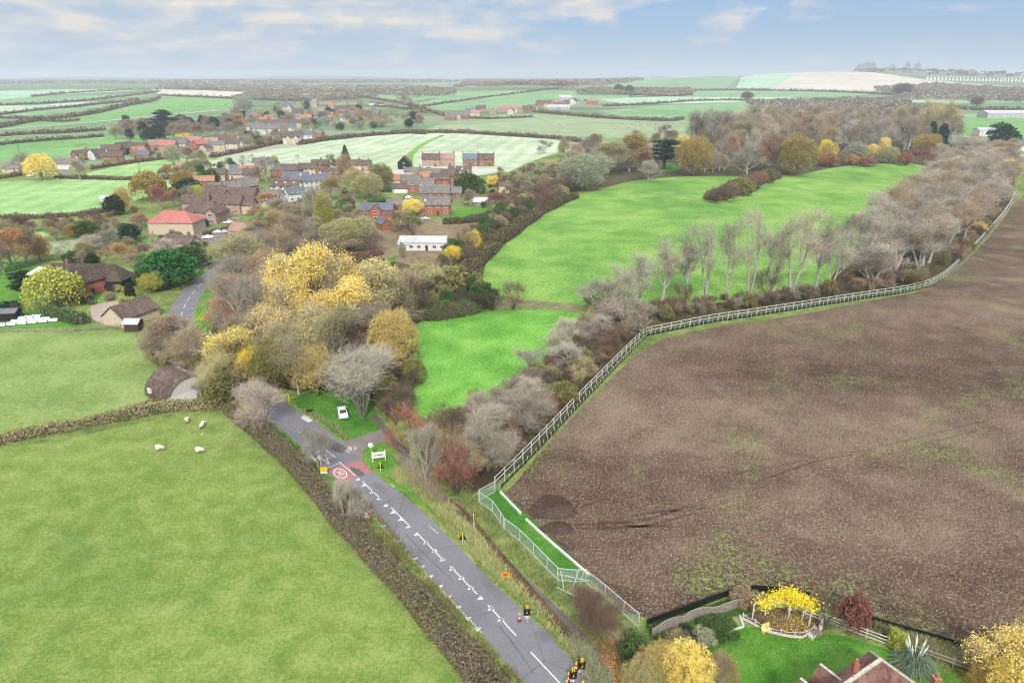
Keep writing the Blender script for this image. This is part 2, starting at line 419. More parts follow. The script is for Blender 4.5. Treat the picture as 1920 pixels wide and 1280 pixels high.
def brick(name, c1, c2, mo):
    m, nt = newmat(name); t = N(nt, 'ShaderNodeTexCoord'); sp = N(nt, 'ShaderNodeSeparateXYZ'); L(nt, t.outputs['Object'], sp.inputs[0])
    cb = N(nt, 'ShaderNodeCombineXYZ'); L(nt, mth(nt, 'ADD', sp.outputs[0], sp.outputs[1]), cb.inputs[0]); L(nt, sp.outputs[2], cb.inputs[1])
    b = N(nt, 'ShaderNodeTexBrick'); L(nt, cb.outputs[0], b.inputs['Vector']); b.inputs['Scale'].default_value = 4
    for i, c_ in enumerate((c1, c2, mo)): b.inputs[1+i].default_value = (*c_, 1)
    b.inputs['Mortar Size'].default_value = .02
    col = mixc(nt, mth(nt, 'MULTIPLY', noise(nt, t.outputs['Object'], .8, 4), .5), b.outputs[0], tuple(x*.6 for x in c1))
    finish(nt, col, .9, None); return m
brick('brick_red', (.36, .11, .065), (.30, .085, .05), (.3, .22, .18))
brick('brick_brown', (.26, .13, .085), (.21, .10, .07), (.28, .22, .18))
brick('brick_buff', (.56, .45, .34), (.50, .40, .30), (.5, .45, .38))
brick('brick_pink', (.42, .26, .21), (.37, .21, .16), (.4, .34, .3))
brick('render_white', (.64, .63, .61), (.6, .59, .57), (.62, .61, .59))
brick('render_cream', (.58, .53, .42), (.54, .49, .38), (.56, .51, .4))
brick('timber_black', (.03, .026, .024), (.022, .02, .018), (.02, .018, .016))
brick('stone', (.42, .38, .31), (.36, .33, .27), (.4, .36, .3))
# foliage and twigs take their colour from the object they stand on
def leafmat(name, sat=.25, transl=.3):
    m, nt = newmat(name); oi = N(nt, 'ShaderNodeObjectInfo'); g = N(nt, 'ShaderNodeNewGeometry')
    h = N(nt, 'ShaderNodeHueSaturation'); L(nt, oi.outputs['Color'], h.inputs['Color'])
    r = g.outputs['Random Per Island']
    L(nt, mth(nt, 'ADD', mth(nt, 'MULTIPLY', r, .07), .465), h.inputs['Hue'])
    wn = N(nt, 'ShaderNodeTexWhiteNoise', noise_dimensions='1D'); L(nt, mth(nt, 'MULTIPLY', r, 77.0), wn.inputs['W'])
    big = noise(nt, coords(nt), .35, 2)
    L(nt, mth(nt, 'ADD', mth(nt, 'ADD', mth(nt, 'MULTIPLY', wn.outputs[0], .95), .3), mth(nt, 'MULTIPLY', big, .6)), h.inputs['Value'])
    h.inputs['Saturation'].default_value = 1
    finish(nt, h.outputs[0], .8, spec=.15, transl=transl); return m
leafmat('leaves'); leafmat('twigs', transl=.0)
def hedgemat():
    m, nt = newmat('hedge_leaves'); oi = N(nt, 'ShaderNodeObjectInfo'); g = N(nt, 'ShaderNodeNewGeometry'); r = g.outputs['Random Per Island']
    wn = N(nt, 'ShaderNodeTexWhiteNoise', noise_dimensions='1D'); L(nt, mth(nt, 'MULTIPLY', r, 91.0), wn.inputs['W'])
    n = ramp(nt, noise(nt, coords(nt), .22, 4, .6), [(.45, (0, 0, 0)), (.6, (1, 1, 1))])
    c = mixc(nt, mth(nt, 'MULTIPLY', n, .55), oi.outputs['Color'], (.13, .15, .045))
    c = mixc(nt, mth(nt, 'MULTIPLY', mth(nt, 'GREATER_THAN', wn.outputs[0], .78), .6), c, (.28, .215, .14))
    h = N(nt, 'ShaderNodeHueSaturation'); L(nt, c, h.inputs['Color']); L(nt, mth(nt, 'ADD', mth(nt, 'MULTIPLY', r, .9), .55), h.inputs['Value'])
    finish(nt, h.outputs[0], .9, spec=.1, transl=.15)
hedgemat()
m, nt = newmat('tinted_leaves'); at = N(nt, 'ShaderNodeAttribute'); at.attribute_name = 'tint'; g = N(nt, 'ShaderNodeNewGeometry')
h = N(nt, 'ShaderNodeHueSaturation'); L(nt, at.outputs['Color'], h.inputs['Color']); L(nt, mth(nt, 'ADD', mth(nt, 'MULTIPLY', g.outputs['Random Per Island'], .9), .55), h.inputs['Value'])
finish(nt, h.outputs[0], .85, spec=.1, transl=.1)
m, nt = newmat('netting')
t = N(nt, 'ShaderNodeBsdfTransparent'); d_ = N(nt, 'ShaderNodeBsdfDiffuse'); d_.inputs[0].default_value = (.10, .24, .17, 1)
mx = N(nt, 'ShaderNodeMixShader'); mx.inputs[0].default_value = .42; L(nt, t.outputs[0], mx.inputs[1]); L(nt, d_.outputs[0], mx.inputs[2])
o_ = N(nt, 'ShaderNodeOutputMaterial'); L(nt, mx.outputs[0], o_.inputs[0])
m, nt = newmat('wire_mesh')
t = N(nt, 'ShaderNodeBsdfTransparent'); d_ = N(nt, 'ShaderNodeBsdfDiffuse'); d_.inputs[0].default_value = (.5, .6, .58, 1)
mx = N(nt, 'ShaderNodeMixShader'); mx.inputs[0].default_value = .22; L(nt, t.outputs[0], mx.inputs[1]); L(nt, d_.outputs[0], mx.inputs[2])
o_ = N(nt, 'ShaderNodeOutputMaterial'); L(nt, mx.outputs[0], o_.inputs[0])
def M(n): return MATS[n]

# ------------------------------------------------------------------ ground, cut into fields, roads and paths
LEFT_E = [(986,1280),(940,1233),(899,1183),(840,1116),(780,1054),(764,1038),(720,988),(680,949),(641,909),(613,884),(589,858),(550,822),(520,800),(470,760),(442,734),(400,712),(350,680),(320,640),(312,600),(315,585),(335,552),(365,525),(400,504),(420,491),(440,474),(462,452)]
RIGHT_E = [(1115,1280),(1032,1194),(980,1141),(927,1096),(858,1022),(804,969),(759,929),(730,909),(696,883),(680,865),(663,846),(640,829),(600,795),(560,773),(540,760),(484,722),(452,698),(405,672),(372,640),(362,605),(364,580),(380,547),(410,522),(430,504),(452,486),(474,464)]
def ext(a_, b_, k):  # carry the road on beyond the bottom of the picture
    A = P(*a_); B = P(*b_); d = (A-B).normalized(); return A+d*k
le = smooth([ext(LEFT_E[0], LEFT_E[2], 60)]+line_px(LEFT_E), 2)
re = smooth([ext(RIGHT_E[0], RIGHT_E[2], 60)]+line_px(RIGHT_E), 2)
road_poly = le+re[::-1]
def strip(px, width, sm=2):
    c = smooth(line_px(px), sm) if not isinstance(px[0], Vector) else px
    l, r = [], []
    for i, p in enumerate(c):
        d = (c[min(i+1, len(c)-1)]-c[max(i-1, 0)]); d.z = 0; d.normalize(); n = Vector((-d.y, d.x, 0))*width/2
        l.append(p+n); r.append(p-n)
    return l+r[::-1]
DITCH_PX = [(838,935),(870,960),(905,1000),(940,1045),(975,1085),(1010,1125),(1040,1160),(1075,1200)]
ditch_c = smooth(line_px(DITCH_PX), 2)
FIELDS = [  # name, material, polygon (photo pixels or world points); later ones lie over earlier ones
 ('field','green_field_far',[(-300,200),(0,196),(160,190),(280,180),(200,178),(0,184),(-300,190)]),
 ('field','mint_field',[(-300,196),(0,186),(100,178),(220,172),(280,168),(100,168),(-300,178)]),
 ('field','cream_field',[(300,178),(420,182),(600,186),(660,180),(480,170),(280,166)]),
 ('field','cream_field',[(-300,214),(0,207),(110,200),(230,188),(290,180),(180,192),(60,198),(-300,205)]),
 ('field','mint_field',[(-300,226),(0,213),(120,205),(240,194),(265,187),(140,192),(0,205),(-300,214)]),
 ('field','green_field_far',[(-300,240),(0,222),(150,208),(290,186),(240,188),(60,206),(-300,226)]),
 ('field','green_field',[(-300,262),(0,243),(120,232),(260,218),(400,207),(455,198),(475,186),(400,180),(300,181),(280,190),(200,205),(90,222),(0,234),(-300,252)]),
 ('field','olive_field',[(-300,280),(0,258),(50,254),(110,250),(180,246),(60,247),(-300,262)]),
 ('field','green_field',[(-300,310),(0,302),(60,300),(150,290),(240,277),(330,268),(400,258),(340,252),(110,254),(0,262),(-300,282)]),
 ('field','pale_field_left',[(-300,420),(0,408),(120,402),(200,396),(245,382),(275,366),(335,350),(330,334),(250,334),(120,334),(0,341),(-300,355)]),
 ('field','pale_field_left',[(145,328),(320,332),(430,312),(420,298),(310,298),(230,310)]),
 ('field','pale_field',[(395,304),(420,292),(520,280),(600,266),(700,253),(770,248),(860,250),(960,257),(1062,262),(1070,280),(1000,300),(940,330),(720,335),(640,325),(520,322),(400,318)]),
 ('field','green_field_far',[(690,176),(760,172),(850,170),(830,182),(760,192),(680,186),(650,178)]),
 ('field','green_field_far',[(755,203),(800,190),(860,172),(960,170),(1060,172),(1180,176),(1180,190),(1050,200),(900,207),(780,206)]),
 ('field','green_field_far',[(800,166),(860,152),(850,148),(760,150),(770,164)]),
 ('field','olive_field',[(800,242),(850,228),(960,212),(1080,218),(1280,226),(1400,232),(1400,262),(1250,262),(1060,254),(900,248)]),
 ('field','green_field_far',[(1120,208),(1260,197),(1500,190),(1700,196),(1500,215),(1280,222),(1170,218)]),
 ('field','mint_field',[(1120,186),(1300,180),(1480,180),(1500,188),(1300,194),(1180,196)]),
 ('field','green_field_far',[(1180,180),(1300,170),(1500,168),(1700,172),(1560,182),(1300,182)]),
 ('field','mint_field',[(1560,186),(1700,182),(1900,186),(2200,186),(2200,194),(1700,192)]),
 ('field','green_field_far',[(1080,162),(1180,150),(1300,142),(1400,138),(1380,150),(1360,166),(1200,168)]),
 ('field','mint_field',[(1380,166),(1390,145),(1450,136),(1540,131),(1600,140),(1640,165)]),
 ('field','cream_field',[(1440,168),(1500,136),(1560,130),(1640,136),(1740,150),(1850,160),(2000,166),(1900,174),(1700,176)]),
 ('field','green_field_far',[(1440,262),(1560,236),(1800,216),(1960,214),(2200,225),(2200,262),(1900,252),(1790,250)]),
 ('field','green_field',[(1790,250),(1830,222),(1900,214),(2100,222),(2100,268),(1890,262)]),
 ('ground','wood_floor',[(1040,320),(1200,300),(1350,285),(1560,270),(1780,260),(1900,290),(1905,370),(1830,470),(1740,538),(1560,570),(1330,605),(1215,625),(1120,660),(1100,560),(1500,540),(1700,330),(1300,345),(1120,360)]),
 ('ground','dry_scrub',[(600,430),(700,425),(800,412),(900,415),(870,450),(850,480),(760,500),(660,500),(600,470)]),
 ('ground','wood_floor',[(410,470),(560,430),(700,480),(780,500),(870,500),(900,560),(800,590),(765,640),(760,740),(700,770),(600,730),(540,735),(440,690),(380,640),(420,520)]),
 ('ground','rough_grass',[(872,515),(905,470),(960,425),(1060,366),(1100,350),(1040,350),(930,400),(870,440),(840,480)]),
 ('ground','wood_floor',[(795,800),(862,780),(960,746),(1058,648),(1098,600),(1190,604),(1206,630),(1100,742),(1000,850),(922,912),(870,930),(800,870),(770,820)]),
 ('meadow','meadow',[(876,508),(900,480),(940,440),(1000,402),(1060,374),(1135,352),(1180,340),(1250,332),(1330,330),(1420,331),(1500,328),(1560,314),(1640,306),(1730,306),(1745,330),(1705,372),(1640,425),(1570,500),(1545,548),(1400,562),(1250,578),(1180,590),(1100,574),(1080,570),(990,562),(905,548),(880,530)]),
 ('track','rough_grass',[(890,552),(990,564),(1080,570),(1095,578),(1080,584),(990,578),(900,576)]),
 ('meadow','lower_meadow',[(772,612),(800,598),(900,584),(990,580),(1082,584),(1098,596),(1060,640),(1000,705),(960,742),(870,772),(806,790),(778,772),(768,700)]),
 ('pasture','pasture_far',[(-300,640),(0,624),(120,621),(245,618),(262,650),(300,690),(290,745),(220,775),(100,798),(0,815),(-300,850)]),
 ('pasture','pasture',[(-300,880),(0,840),(120,824),(250,795),(380,770),(430,775),(480,817),(560,902),(640,987),(720,1072),(800,1162),(880,1262),(960,1370),(900,1500),(-500,1500)]),
 ('ploughed_field','plough',[(948,925),(1010,852),(1100,752),(1215,643),(1330,613),(1490,592),(1620,566),(1750,542),(1822,482),(1882,412),(1907,372),(1960,345),(2300,330),(2700,600),(2700,1400),(2000,1295),(1820,1220),(1700,1185),(1620,1162),(1530,1122),(1400,1106),(1300,1137),(1208,1172),(1100,1082),(1000,978)]),
 ('grass_strip','verge_bright',[(930,918),(948,925),(1000,978),(1120,1090),(1060,1090),(1000,1020),(950,985),(930,950),(900,940),(898,918)]),
 ('grass_strip','verge_bright',[(1212,1168),(1300,1140),(1400,1112),(1420,1120),(1400,1150),(1300,1170),(1220,1195)]),
 ('lawn','lawn',[(1230,1215),(1330,1178),(1395,1168),(1500,1195),(1560,1185),(1640,1208),(1760,1250),(1850,1290),(1900,1400),(1100,1400),(1170,1240)]),
 ('garden_bed','garden_soil',[(1392,1158),(1440,1135),(1530,1150),(1560,1172),(1530,1190),(1500,1196),(1440,1183),(1398,1166)]),
 ('grass_strip','verge_bright',[(366,612),(366,580),(384,548),(414,523),(428,528),(415,560),(400,615),(385,640)]),
 ('green','lawn',[(545,748),(600,728),(645,722),(700,748),(708,790),(716,806),(690,812),(650,826),(640,822),(602,790),(562,768)]),
 ('green','verge_bright',[(668,842),(735,824),(752,848),(800,903),(850,948),(800,960),(730,902),(700,880)]),
 ('driveway','drive',[(640,829),(655,824),(690,812),(716,804),(735,812),(738,824),(700,832),(680,842),(680,866),(663,846)]),
 ('lawn','verge_bright',[(-300,560),(-300,500),(0,488),(70,492),(90,520),(60,560),(0,572)]),
 ('lawn','verge_bright',[(-300,640),(0,618),(150,612),(178,602),(120,590),(60,580),(0,590),(-300,610)]),
 ('lawn','verge_bright',[(148,570),(185,550),(192,556),(172,575)]),
 ('lawn','pale_field_left',[(0,440),(100,432),(98,446),(0,452)]),
 ('lawn','olive_field',[(85,452),(175,448),(165,462),(90,485)]),
 ('lawn','verge_bright',[(232,450),(290,446),(290,458),(240,462)]),
 ('yard','gravel',[(168,575),(200,566),(236,562),(262,582),(245,604),(175,608)]),
 ('yard','drive',[(355,452),(380,432),(470,425),(520,430),(470,450),(400,460)]),
 ('lane','drive',[(370,510),(400,500),(430,490),(420,484),(390,494)]),
 ('lane','drive',[(100,330),(115,316),(140,310),(142,316),(128,326),(112,333)]),
 ('lane','drive',[(640,395),(660,360),(672,356),(668,370),(650,400)]),
 ('lane','pale_track',[(740,320),(800,312),(930,316),(935,322),(860,330),(745,330)]),
 ('lawn','verge_bright',[(628,392),(672,370),(668,384),(640,398)]),
 ('lawn','verge_bright',[(820,405),(850,392),(925,388),(922,400),(880,414),(830,412)]),
 ('lawn','verge_bright',[(905,372),(960,368),(975,378),(930,386),(905,384)]),
 ('lawn','verge_bright',[(720,490),(745,475),(742,490),(700,505),(650,506)]),
 ('lawn','lawn',[(1238,322),(1238,306),(1275,306),(1275,322)]),
 ('track','pale_track',strip([(-100,250),(0,243),(160,230),(300,216),(440,205)],7)),
 ('track','meadow',strip([(770,318),(766,300),(772,285),(800,266),(830,254)],6)),
 ('track','pale_track',strip([(1780,302),(1880,292),(2000,290)],7)),
 ('track','pale_track',strip([(1640,208),(1760,212),(1900,222),(2100,222)],9)),
 ('footpath','path_tarmac',strip([(700,778),(722,806),(745,835),(800,905),(850,952),(900,1002),(960,1068),(1020,1125),(1080,1184),(1135,1245),(1190,1310)],1.3)),
 ('leaf_litter','leaf_litter',strip([(1138,1200),(1150,1245),(1160,1300)],2.6)),
 ('ditch','ditch_soil',strip(DITCH_PX,1.3)),
 ('road','asphalt',road_poly),
]
polys = []
for nm, mt, pp in FIELDS:
    w_ = pp if isinstance(pp[0], Vector) else line_px(pp)
    if not isinstance(pp[0], Vector):
        dist = sum(p.length for p in w_)/len(w_)
        if dist < 1200:
            w_ = smooth(w_+[w_[0]], 1)[:-1]
    polys.append((nm, mt, np.array([(p.x, p.y) for p in w_])))
def inpoly(poly, x, y):
    n = len(poly); r = np.zeros(len(x), bool); x1, y1 = poly[:, 0], poly[:, 1]
    x2, y2 = np.roll(x1, -1), np.roll(y1, -1)
    for i in range(n):
        if y1[i] == y2[i]: continue
        c_ = ((y1[i] > y) != (y2[i] > y)) & (x < (x2[i]-x1[i])*(y-y1[i])/(y2[i]-y1[i])+x1[i]); r ^= c_
    return r
vs, es = [], []
for nm, mt, pl in polys:
    k = len(vs); n = len(pl)
    vs += [Vector(p) for p in pl]; es += [(k+i, k+(i+1) % n) for i in range(n)]
k = len(vs); cl = [Vector((p.x, p.y)) for p in ditch_c]; vs += cl; es += [(k+i, k+i+1) for i in range(len(cl)-1)]
# background grid, dense near the camera and coarse towards the horizon
for rr in list(np.arange(30, 400, 22))+list(np.geomspace(400, 11500, 75)):
    na = 40 if rr < 400 else 84
    for a_ in np.linspace(-62, 62, na):
        vs.append(Vector((rr*math.sin(R(a_)), rr*math.cos(R(a_))-20)))
vs += [Vector(p) for p in ((-250, -80), (250, -80), (0, -120), (-11500, 5000), (11500, 5000))]
V2, E2, F2, _, _, _ = delaunay_2d_cdt(vs, es, [], 0, 1e-4)
V2 = np.array([(v.x, v.y) for v in V2]); F2 = np.array(F2)
cen = V2[F2].mean(1); owner = np.full(len(F2), -1)
for i, (nm, mt, pl) in enumerate(polys):
    bb = (cen[:, 0] >= pl[:, 0].min()) & (cen[:, 0] <= pl[:, 0].max()) & (cen[:, 1] >= pl[:, 1].min()) & (cen[:, 1] <= pl[:, 1].max())
    idx = np.nonzero(bb)[0]; owner[idx[inpoly(pl, cen[idx, 0], cen[idx, 1])]] = i
far = (owner == -1) & (np.hypot(cen[:, 0], cen[:, 1]) > 620); owner[far] = -2
HZ = H(V2[:, 0], V2[:, 1])
dc = np.array([(p.x, p.y) for p in ditch_c])
near_ = np.hypot(V2[:, 0], V2[:, 1]) < 200
dd = np.full(len(V2), 99.); dd[near_] = np.min(np.hypot(V2[near_, None, 0]-dc[None, :, 0], V2[near_, None, 1]-dc[None, :, 1]), 1)
HZ = HZ-.75*np.exp(-(dd/.45)**2)
V3 = np.c_[V2, HZ]
def ground_part(name, mt, sel):
    f = F2[sel]
    if not len(f): return
    u, inv = np.unique(f, return_inverse=True)
    me = npmesh(name, V3[u], [inv.reshape(f.shape)], [M(mt)])
    me.polygons.foreach_set('use_smooth', np.ones(len(me.polygons), bool))
    tag(obj(name, me), kind='structure')
ground_part('ground', 'verge', owner == -1)
ground_part('ground', 'far_land', owner == -2)
for i, (nm, mt, pl) in enumerate(polys): ground_part(nm, mt, owner == i)

# ------------------------------------------------------------------ road markings (painted sheets just above the asphalt)
ZM = .015
def sheet(name, polyz, mt, z=ZM):
    mb = MB()
    for pl in polyz: mb.add([(p[0], p[1], z) for p in pl], [tuple(range(len(pl)))])
    o = mb.obj(name, M(mt)); me = o.data
    # every sheet faces up
    for p in me.polygons:
        if p.normal.z < 0: p.flip()
    return tag(o, kind='structure')
def quadline(a_, b_, w_):
    a_, b_ = P(*a_), P(*b_); d = (b_-a_).normalized(); n = Vector((-d.y, d.x, 0))*w_/2
    return [a_-n, a_+n, b_+n, b_-n]
CL = [((636,866),(668,892)),((680,902.5),(716,937)),((733.5,951),(770.5,988)),((785,1002),(831.5,1050)),((844,1061),(894.6,1113)),((915,1133.5),(968,1191)),((995.5,1222),(1050,1280)),((1075,1307),(1140,1375)),
      ((444.5,716),(459.5,726)),((467,732),(482,742))]
sheet('road_marking', [quadline(a_, b_, .16) for a_, b_ in CL], 'road_paint')
roadc = [a_.lerp(b_, .5) for a_, b_ in zip(smooth(line_px(LEFT_E), 2), smooth(line_px(RIGHT_E), 2))]
rs = resample(roadc[::-1], 1.0)
upper = []
kk = 0
while kk < len(rs)-4:
    if rs[kk].y > 150: upper.append([rs[kk], rs[kk+4]])
    kk += 7
def q2(a_, b_, w_):
    d = (b_-a_).normalized(); n = Vector((-d.y, d.x, 0))*w_/2
    return [a_-n, a_+n, b_+n, b_-n]
sheet('road_marking', [q2(a_, b_, .16) for a_, b_ in upper], 'road_paint')
CT = [(670,899),(681,910),(696,923),(709.5,935),(722,948),(735,961),(749,974.6),(764.5,988),(780,1002),(797,1017.6),(814,1033),(828,1050),(846.5,1067),(863.7,1084),(881,1102.5),(899,1122),(918.7,1141.5),(937,1162)]
LT = [(646,907.6),(658,919.7),(671.7,931.7),(682.9,945.4),(695.7,957.5),(707.8,971.2),(720.6,985),(733.5,1000.4),(748,1014),(762.7,1029.6),(780,1046.4),(793.8,1061),(808.7,1079.6),(827,1098),(843,1117.5),(861.4,1137),(879.8,1157.6),(898,1178)]
rdir = (P(668, 892)-P(1050, 1280)).normalized(); rnl = Vector((-rdir.y, rdir.x, 0))
tri = []
for q in CT:
    p = P(*q)+rnl*-.4; tri.append([p-rdir*.38, p+rdir*.38, p+rnl*.8])
for q in LT:
    p = P(*q)+rnl*.4; tri.append([p-rdir*.38, p+rdir*.38, p-rnl*.75])
sheet('road_marking', tri, 'road_paint')
sheet('road_marking', [q2(P(645, 912), P(905, 1187), .08)], 'road_paint')
sheet('road_marking', [quadline((587.5, 848), (603, 845), .15), quadline((610, 843), (628.7, 857), .15), quadline((602, 858.7), (618, 870.7), .15), quadline((618, 870.7), (609, 852), .15), quadline((609, 852), (602, 858.7), .1), quadline((582, 852.6), (594, 865), .3), quadline((613, 877), (636, 868), .12)], 'road_paint')
sheet('road_marking', [quadline((732, 906), (740, 913), .1), quadline((805, 986), (822, 1000), .1)], 'road_paint')
sheet('road_surface_red', [[P(*q) for q in pl] for pl in ([(614,881),(638,872),(667,893),(653,902),(641,907)], [(640,871),(677,864),(698,884),(688,886),(680,882),(670,879),(660,880),(665,888)])], 'red_surface', .006)
# darker repair patches
sheet('road_patch', [[P(*q) for q in pl] for pl in ([(655,875),(672,878),(684,888),(676,894),(664,889)], [(575,800),(640,832),(655,842),(640,850),(600,835),(560,815)], [(452,700),(484,724),(470,744),(446,728)])], 'path_tarmac', .009)
sheet('road_seam', [quadline(a_, b_, .14) for a_, b_ in (((935, 1172), (958, 1200)), ((958, 1200), (985, 1238)), ((985, 1238), (1000, 1262)), ((760, 1000), (800, 1042)), ((800, 1042), (850, 1090)))], 'path_tarmac', .004)
sheet('road_patch', [quadline((905, 1085), (935, 1118), 1.1), quadline((1010, 1180), (1030, 1200), 1.6), quadline((700, 905), (725, 922), 1.2)], 'asphalt_old', .007)
# 30 roundel
rc = P(638, 887); ring = []
for k in range(28):
    t0, t1 = 2*math.pi*k/28, 2*math.pi*(k+1)/28
    def rp(t, s): return rc+rnl*(.98*s*math.cos(t))+rdir*(1.75*s*math.sin(t))
    ring.append([rp(t0, .84), rp(t1, .84), rp(t1, 1), rp(t0, 1)])
def digit(ch, ox, w_, h_, th):
    segs = {'3': [((0, h_), (w_, h_)), ((w_, h_), (w_, 0)), ((w_, 0), (0, 0)), ((0.3*w_, h_/2), (w_, h_/2))],
            '0': [((0, 0), (0, h_)), ((0, h_), (w_, h_)), ((w_, h_), (w_, 0)), ((w_, 0), (0, 0))]}[ch]
    out_ = []
    for (x0, y0), (x1, y1) in segs:
        A = rc-rnl*(ox+x0)+rdir*(y0-h_/2); B = rc-rnl*(ox+x1)+rdir*(y1-h_/2)
        d = (B-A).normalized(); A = A-d*th/2; B = B+d*th/2
        out_.append(q2(A, B, th*(1.8 if abs(y0-y1) < .01 else 1)))
    return out_
sheet('road_marking', ring, 'road_paint')
for ch, ox in (('3', -.5), ('0', .1)):
    for k, q in enumerate(digit(ch, ox, .38, 1.3, .1)): sheet('road_marking', [q], 'road_paint', ZM+.002+.0015*k)

# ------------------------------------------------------------------ tree prototypes
def ribbons(A, B, w_, rngk):
    """thin two-sided blades from points A to B"""
    d = B-A; r = rngk.normal(size=d.shape); s = np.cross(d, r); s /= np.linalg.norm(s, axis=1, keepdims=True)+1e-9
    s *= w_[:, None]/2
    V = np.stack([A-s, A+s, B+s*.4, B-s*.4], 1).reshape(-1, 3)
    return V, np.arange(len(V)).reshape(-1, 4)
def leafquads(C, size, rngk, flat=0):
    n = len(C); a_ = rngk.normal(size=(n, 3)); a_[:, 2] *= (1-flat); a_ /= np.linalg.norm(a_, axis=1, keepdims=True)+1e-9
    b_ = np.cross(a_, rngk.normal(size=(n, 3))); b_ /= np.linalg.norm(b_, axis=1, keepdims=True)+1e-9
    s = (size*rngk.uniform(.6, 1.35, n))[:, None] if np.isscalar(size) else (size*rngk.uniform(.6, 1.35, n))[:, None]
    V = np.stack([C-a_*s, C+b_*s*.62, C+a_*s, C-b_*s*.62], 1).reshape(-1, 3)
    return V, np.arange(len(V)).reshape(-1, 4)
class Acc:
    def __init__(s): s.V = []; s.F = []; s.n = 0
    def add(s, V, F):
        s.V.append(V); s.F.append(F+s.n); s.n += len(V)
    def get(s): return np.concatenate(s.V), np.concatenate(s.F)
def skeleton(seed, h=10., spread=.5, levels=3, nlimb=7, clear=.25, stems=1, up=.35, kids=5, trunk_r=.03, droop=0):
    """grow a branching frame; returns limb tubes (points, radii) and twig end points with directions"""
    r = random.Random(seed); limbs = []; tips = []
    def grow(p, d, ln, rad, lv, bend):
        n = 4 if lv < 2 else 3; pts = [p]; q = p.copy(); dd_ = d.copy()
        for i in range(n):
            dd_ = (dd_+Vector((r.gauss(0, .13), r.gauss(0, .13), bend+r.gauss(0, .06)))).normalized()
            q = q+dd_*ln/n; pts.append(q.copy())
        limbs.append((pts, [rad*(1-.7*i/n) for i in range(n+1)], lv))
        if lv >= levels:
            tips.append((pts[-1], dd_)); tips.append((pts[len(pts)//2], dd_)); return
        k = kids+r.randint(-1, 1)
        for j in range(k):
            f = .3+.7*(j+r.random())/k if lv else clear+(1-clear)*(j+r.random())/k
            i = min(n-1, int(f*n)); b_ = pts[i].lerp(pts[i+1], f*n-i)
            ax = (pts[i+1]-pts[i]).normalized(); side = ax.cross(Vector((r.gauss(0, 1), r.gauss(0, 1), r.gauss(0, 1)))).normalized()
            ang = r.uniform(.45, 1.0)
            nd = (ax*math.cos(ang)+side*math.sin(ang)+Vector((0, 0, up*(.3 if lv else .6)))).normalized()
            grow(b_, nd, ln*r.uniform(.42, .68)*(1.1-.35*f), rad*.5*(1-.4*f), lv+1, bend-droop)
        tips.append((pts[-1], dd_))
    for s in range(stems):
        t = 2*math.pi*s/max(1, stems)+r.random(); lean = (.08 if stems == 1 else .32)*spread*2
        d = Vector((math.cos(t)*lean, math.sin(t)*lean, 1)).normalized()
        ln = h*r.uniform(.6, .72)
        pts = [Vector((0, 0, -.3))]; q = pts[0]; dd_ = d
        n = 5
        for i in range(n):
            dd_ = (dd_+Vector((r.gauss(0, .05), r.gauss(0, .05), 0))).normalized(); q = q+dd_*ln/n; pts.append(q)
        rad = h*trunk_r/(stems**.4)
        limbs.append((pts, [rad*(1-.75*i/n) for i in range(n+1)], 0))
        k = max(3, nlimb//stems)
        for j in range(k):
            f = clear+(1-clear)*(j+.3+.5*r.random())/k; f = min(f, .98)
            i = min(n-1, int(f*n)); b_ = pts[i].lerp(pts[i+1], f*n-i)
            az = j*2.4+r.random(); el = up+.55*f+r.uniform(-.1, .2)
            nd = Vector((math.cos(az)*math.cos(el), math.sin(az)*math.cos(el), math.sin(el)))
            grow(b_, nd, h*spread*r.uniform(.75, 1.05)*(1.15-.55*f), rad*.5, 1, .06)
    return limbs, tips
def tube_np(acc, limbs, sides, minr=.0):
    for pts, rad, lv in limbs:
        n = sides[min(lv, len(sides)-1)]; P_ = np.array([tuple(p) for p in pts]); k = len(P_)
        d = np.gradient(P_, axis=0); d /= np.linalg.norm(d, axis=1, keepdims=True)+1e-9
        up_ = np.array([0., 0, 1]) if abs(d[0, 2]) < .9 else np.array([1., 0, 0])
        s = np.cross(d, up_); s /= np.linalg.norm(s, axis=1, keepdims=True)+1e-9; u = np.cross(d, s)
        t = np.arange(n)*2*math.pi/n; rr = np.maximum(np.array(rad), minr)[:, None, None]
        V = (P_[:, None]+rr*(s[:, None]*np.cos(t)[None, :, None]+u[:, None]*np.sin(t)[None, :, None])).reshape(-1, 3)
        i, j = np.meshgrid(np.arange(k-1), np.arange(n), indexing='ij'); j2 = (j+1) % n
        acc.add(V, np.stack([i*n+j, i*n+j2, (i+1)*n+j2, (i+1)*n+j], -1).reshape(-1, 4))
def twigs(acc, tips, per, ln, wd, rngk, updir=.25, fork=2):
    T = np.array([tuple(p) for p, _ in tips]); D = np.array([tuple(d) for _, d in tips])
    A = np.repeat(T, per, 0)+rngk.normal(size=(len(T)*per, 3))*ln*.25; D = np.repeat(D, per, 0)
    D = D+rngk.normal(size=D.shape)*.75; D[:, 2] += updir; D /= np.linalg.norm(D, axis=1, keepdims=True)
    ll = ln*rngk.uniform(.5, 1.2, len(A)); B = A+D*ll[:, None]
    acc.add(*ribbons(A, B, np.full(len(A), wd), rngk))
    for _ in range(fork):
        C = A+(B-A)*rngk.uniform(.3, .9, (len(A), 1)); E = D+rngk.normal(size=D.shape)*.6; E[:, 2] += updir*.5
        E /= np.linalg.norm(E, axis=1, keepdims=True)
        acc.add(*ribbons(C, C+E*(ll*.55)[:, None], np.full(len(A), wd*.7), rngk))
    return B
PROTO = {}
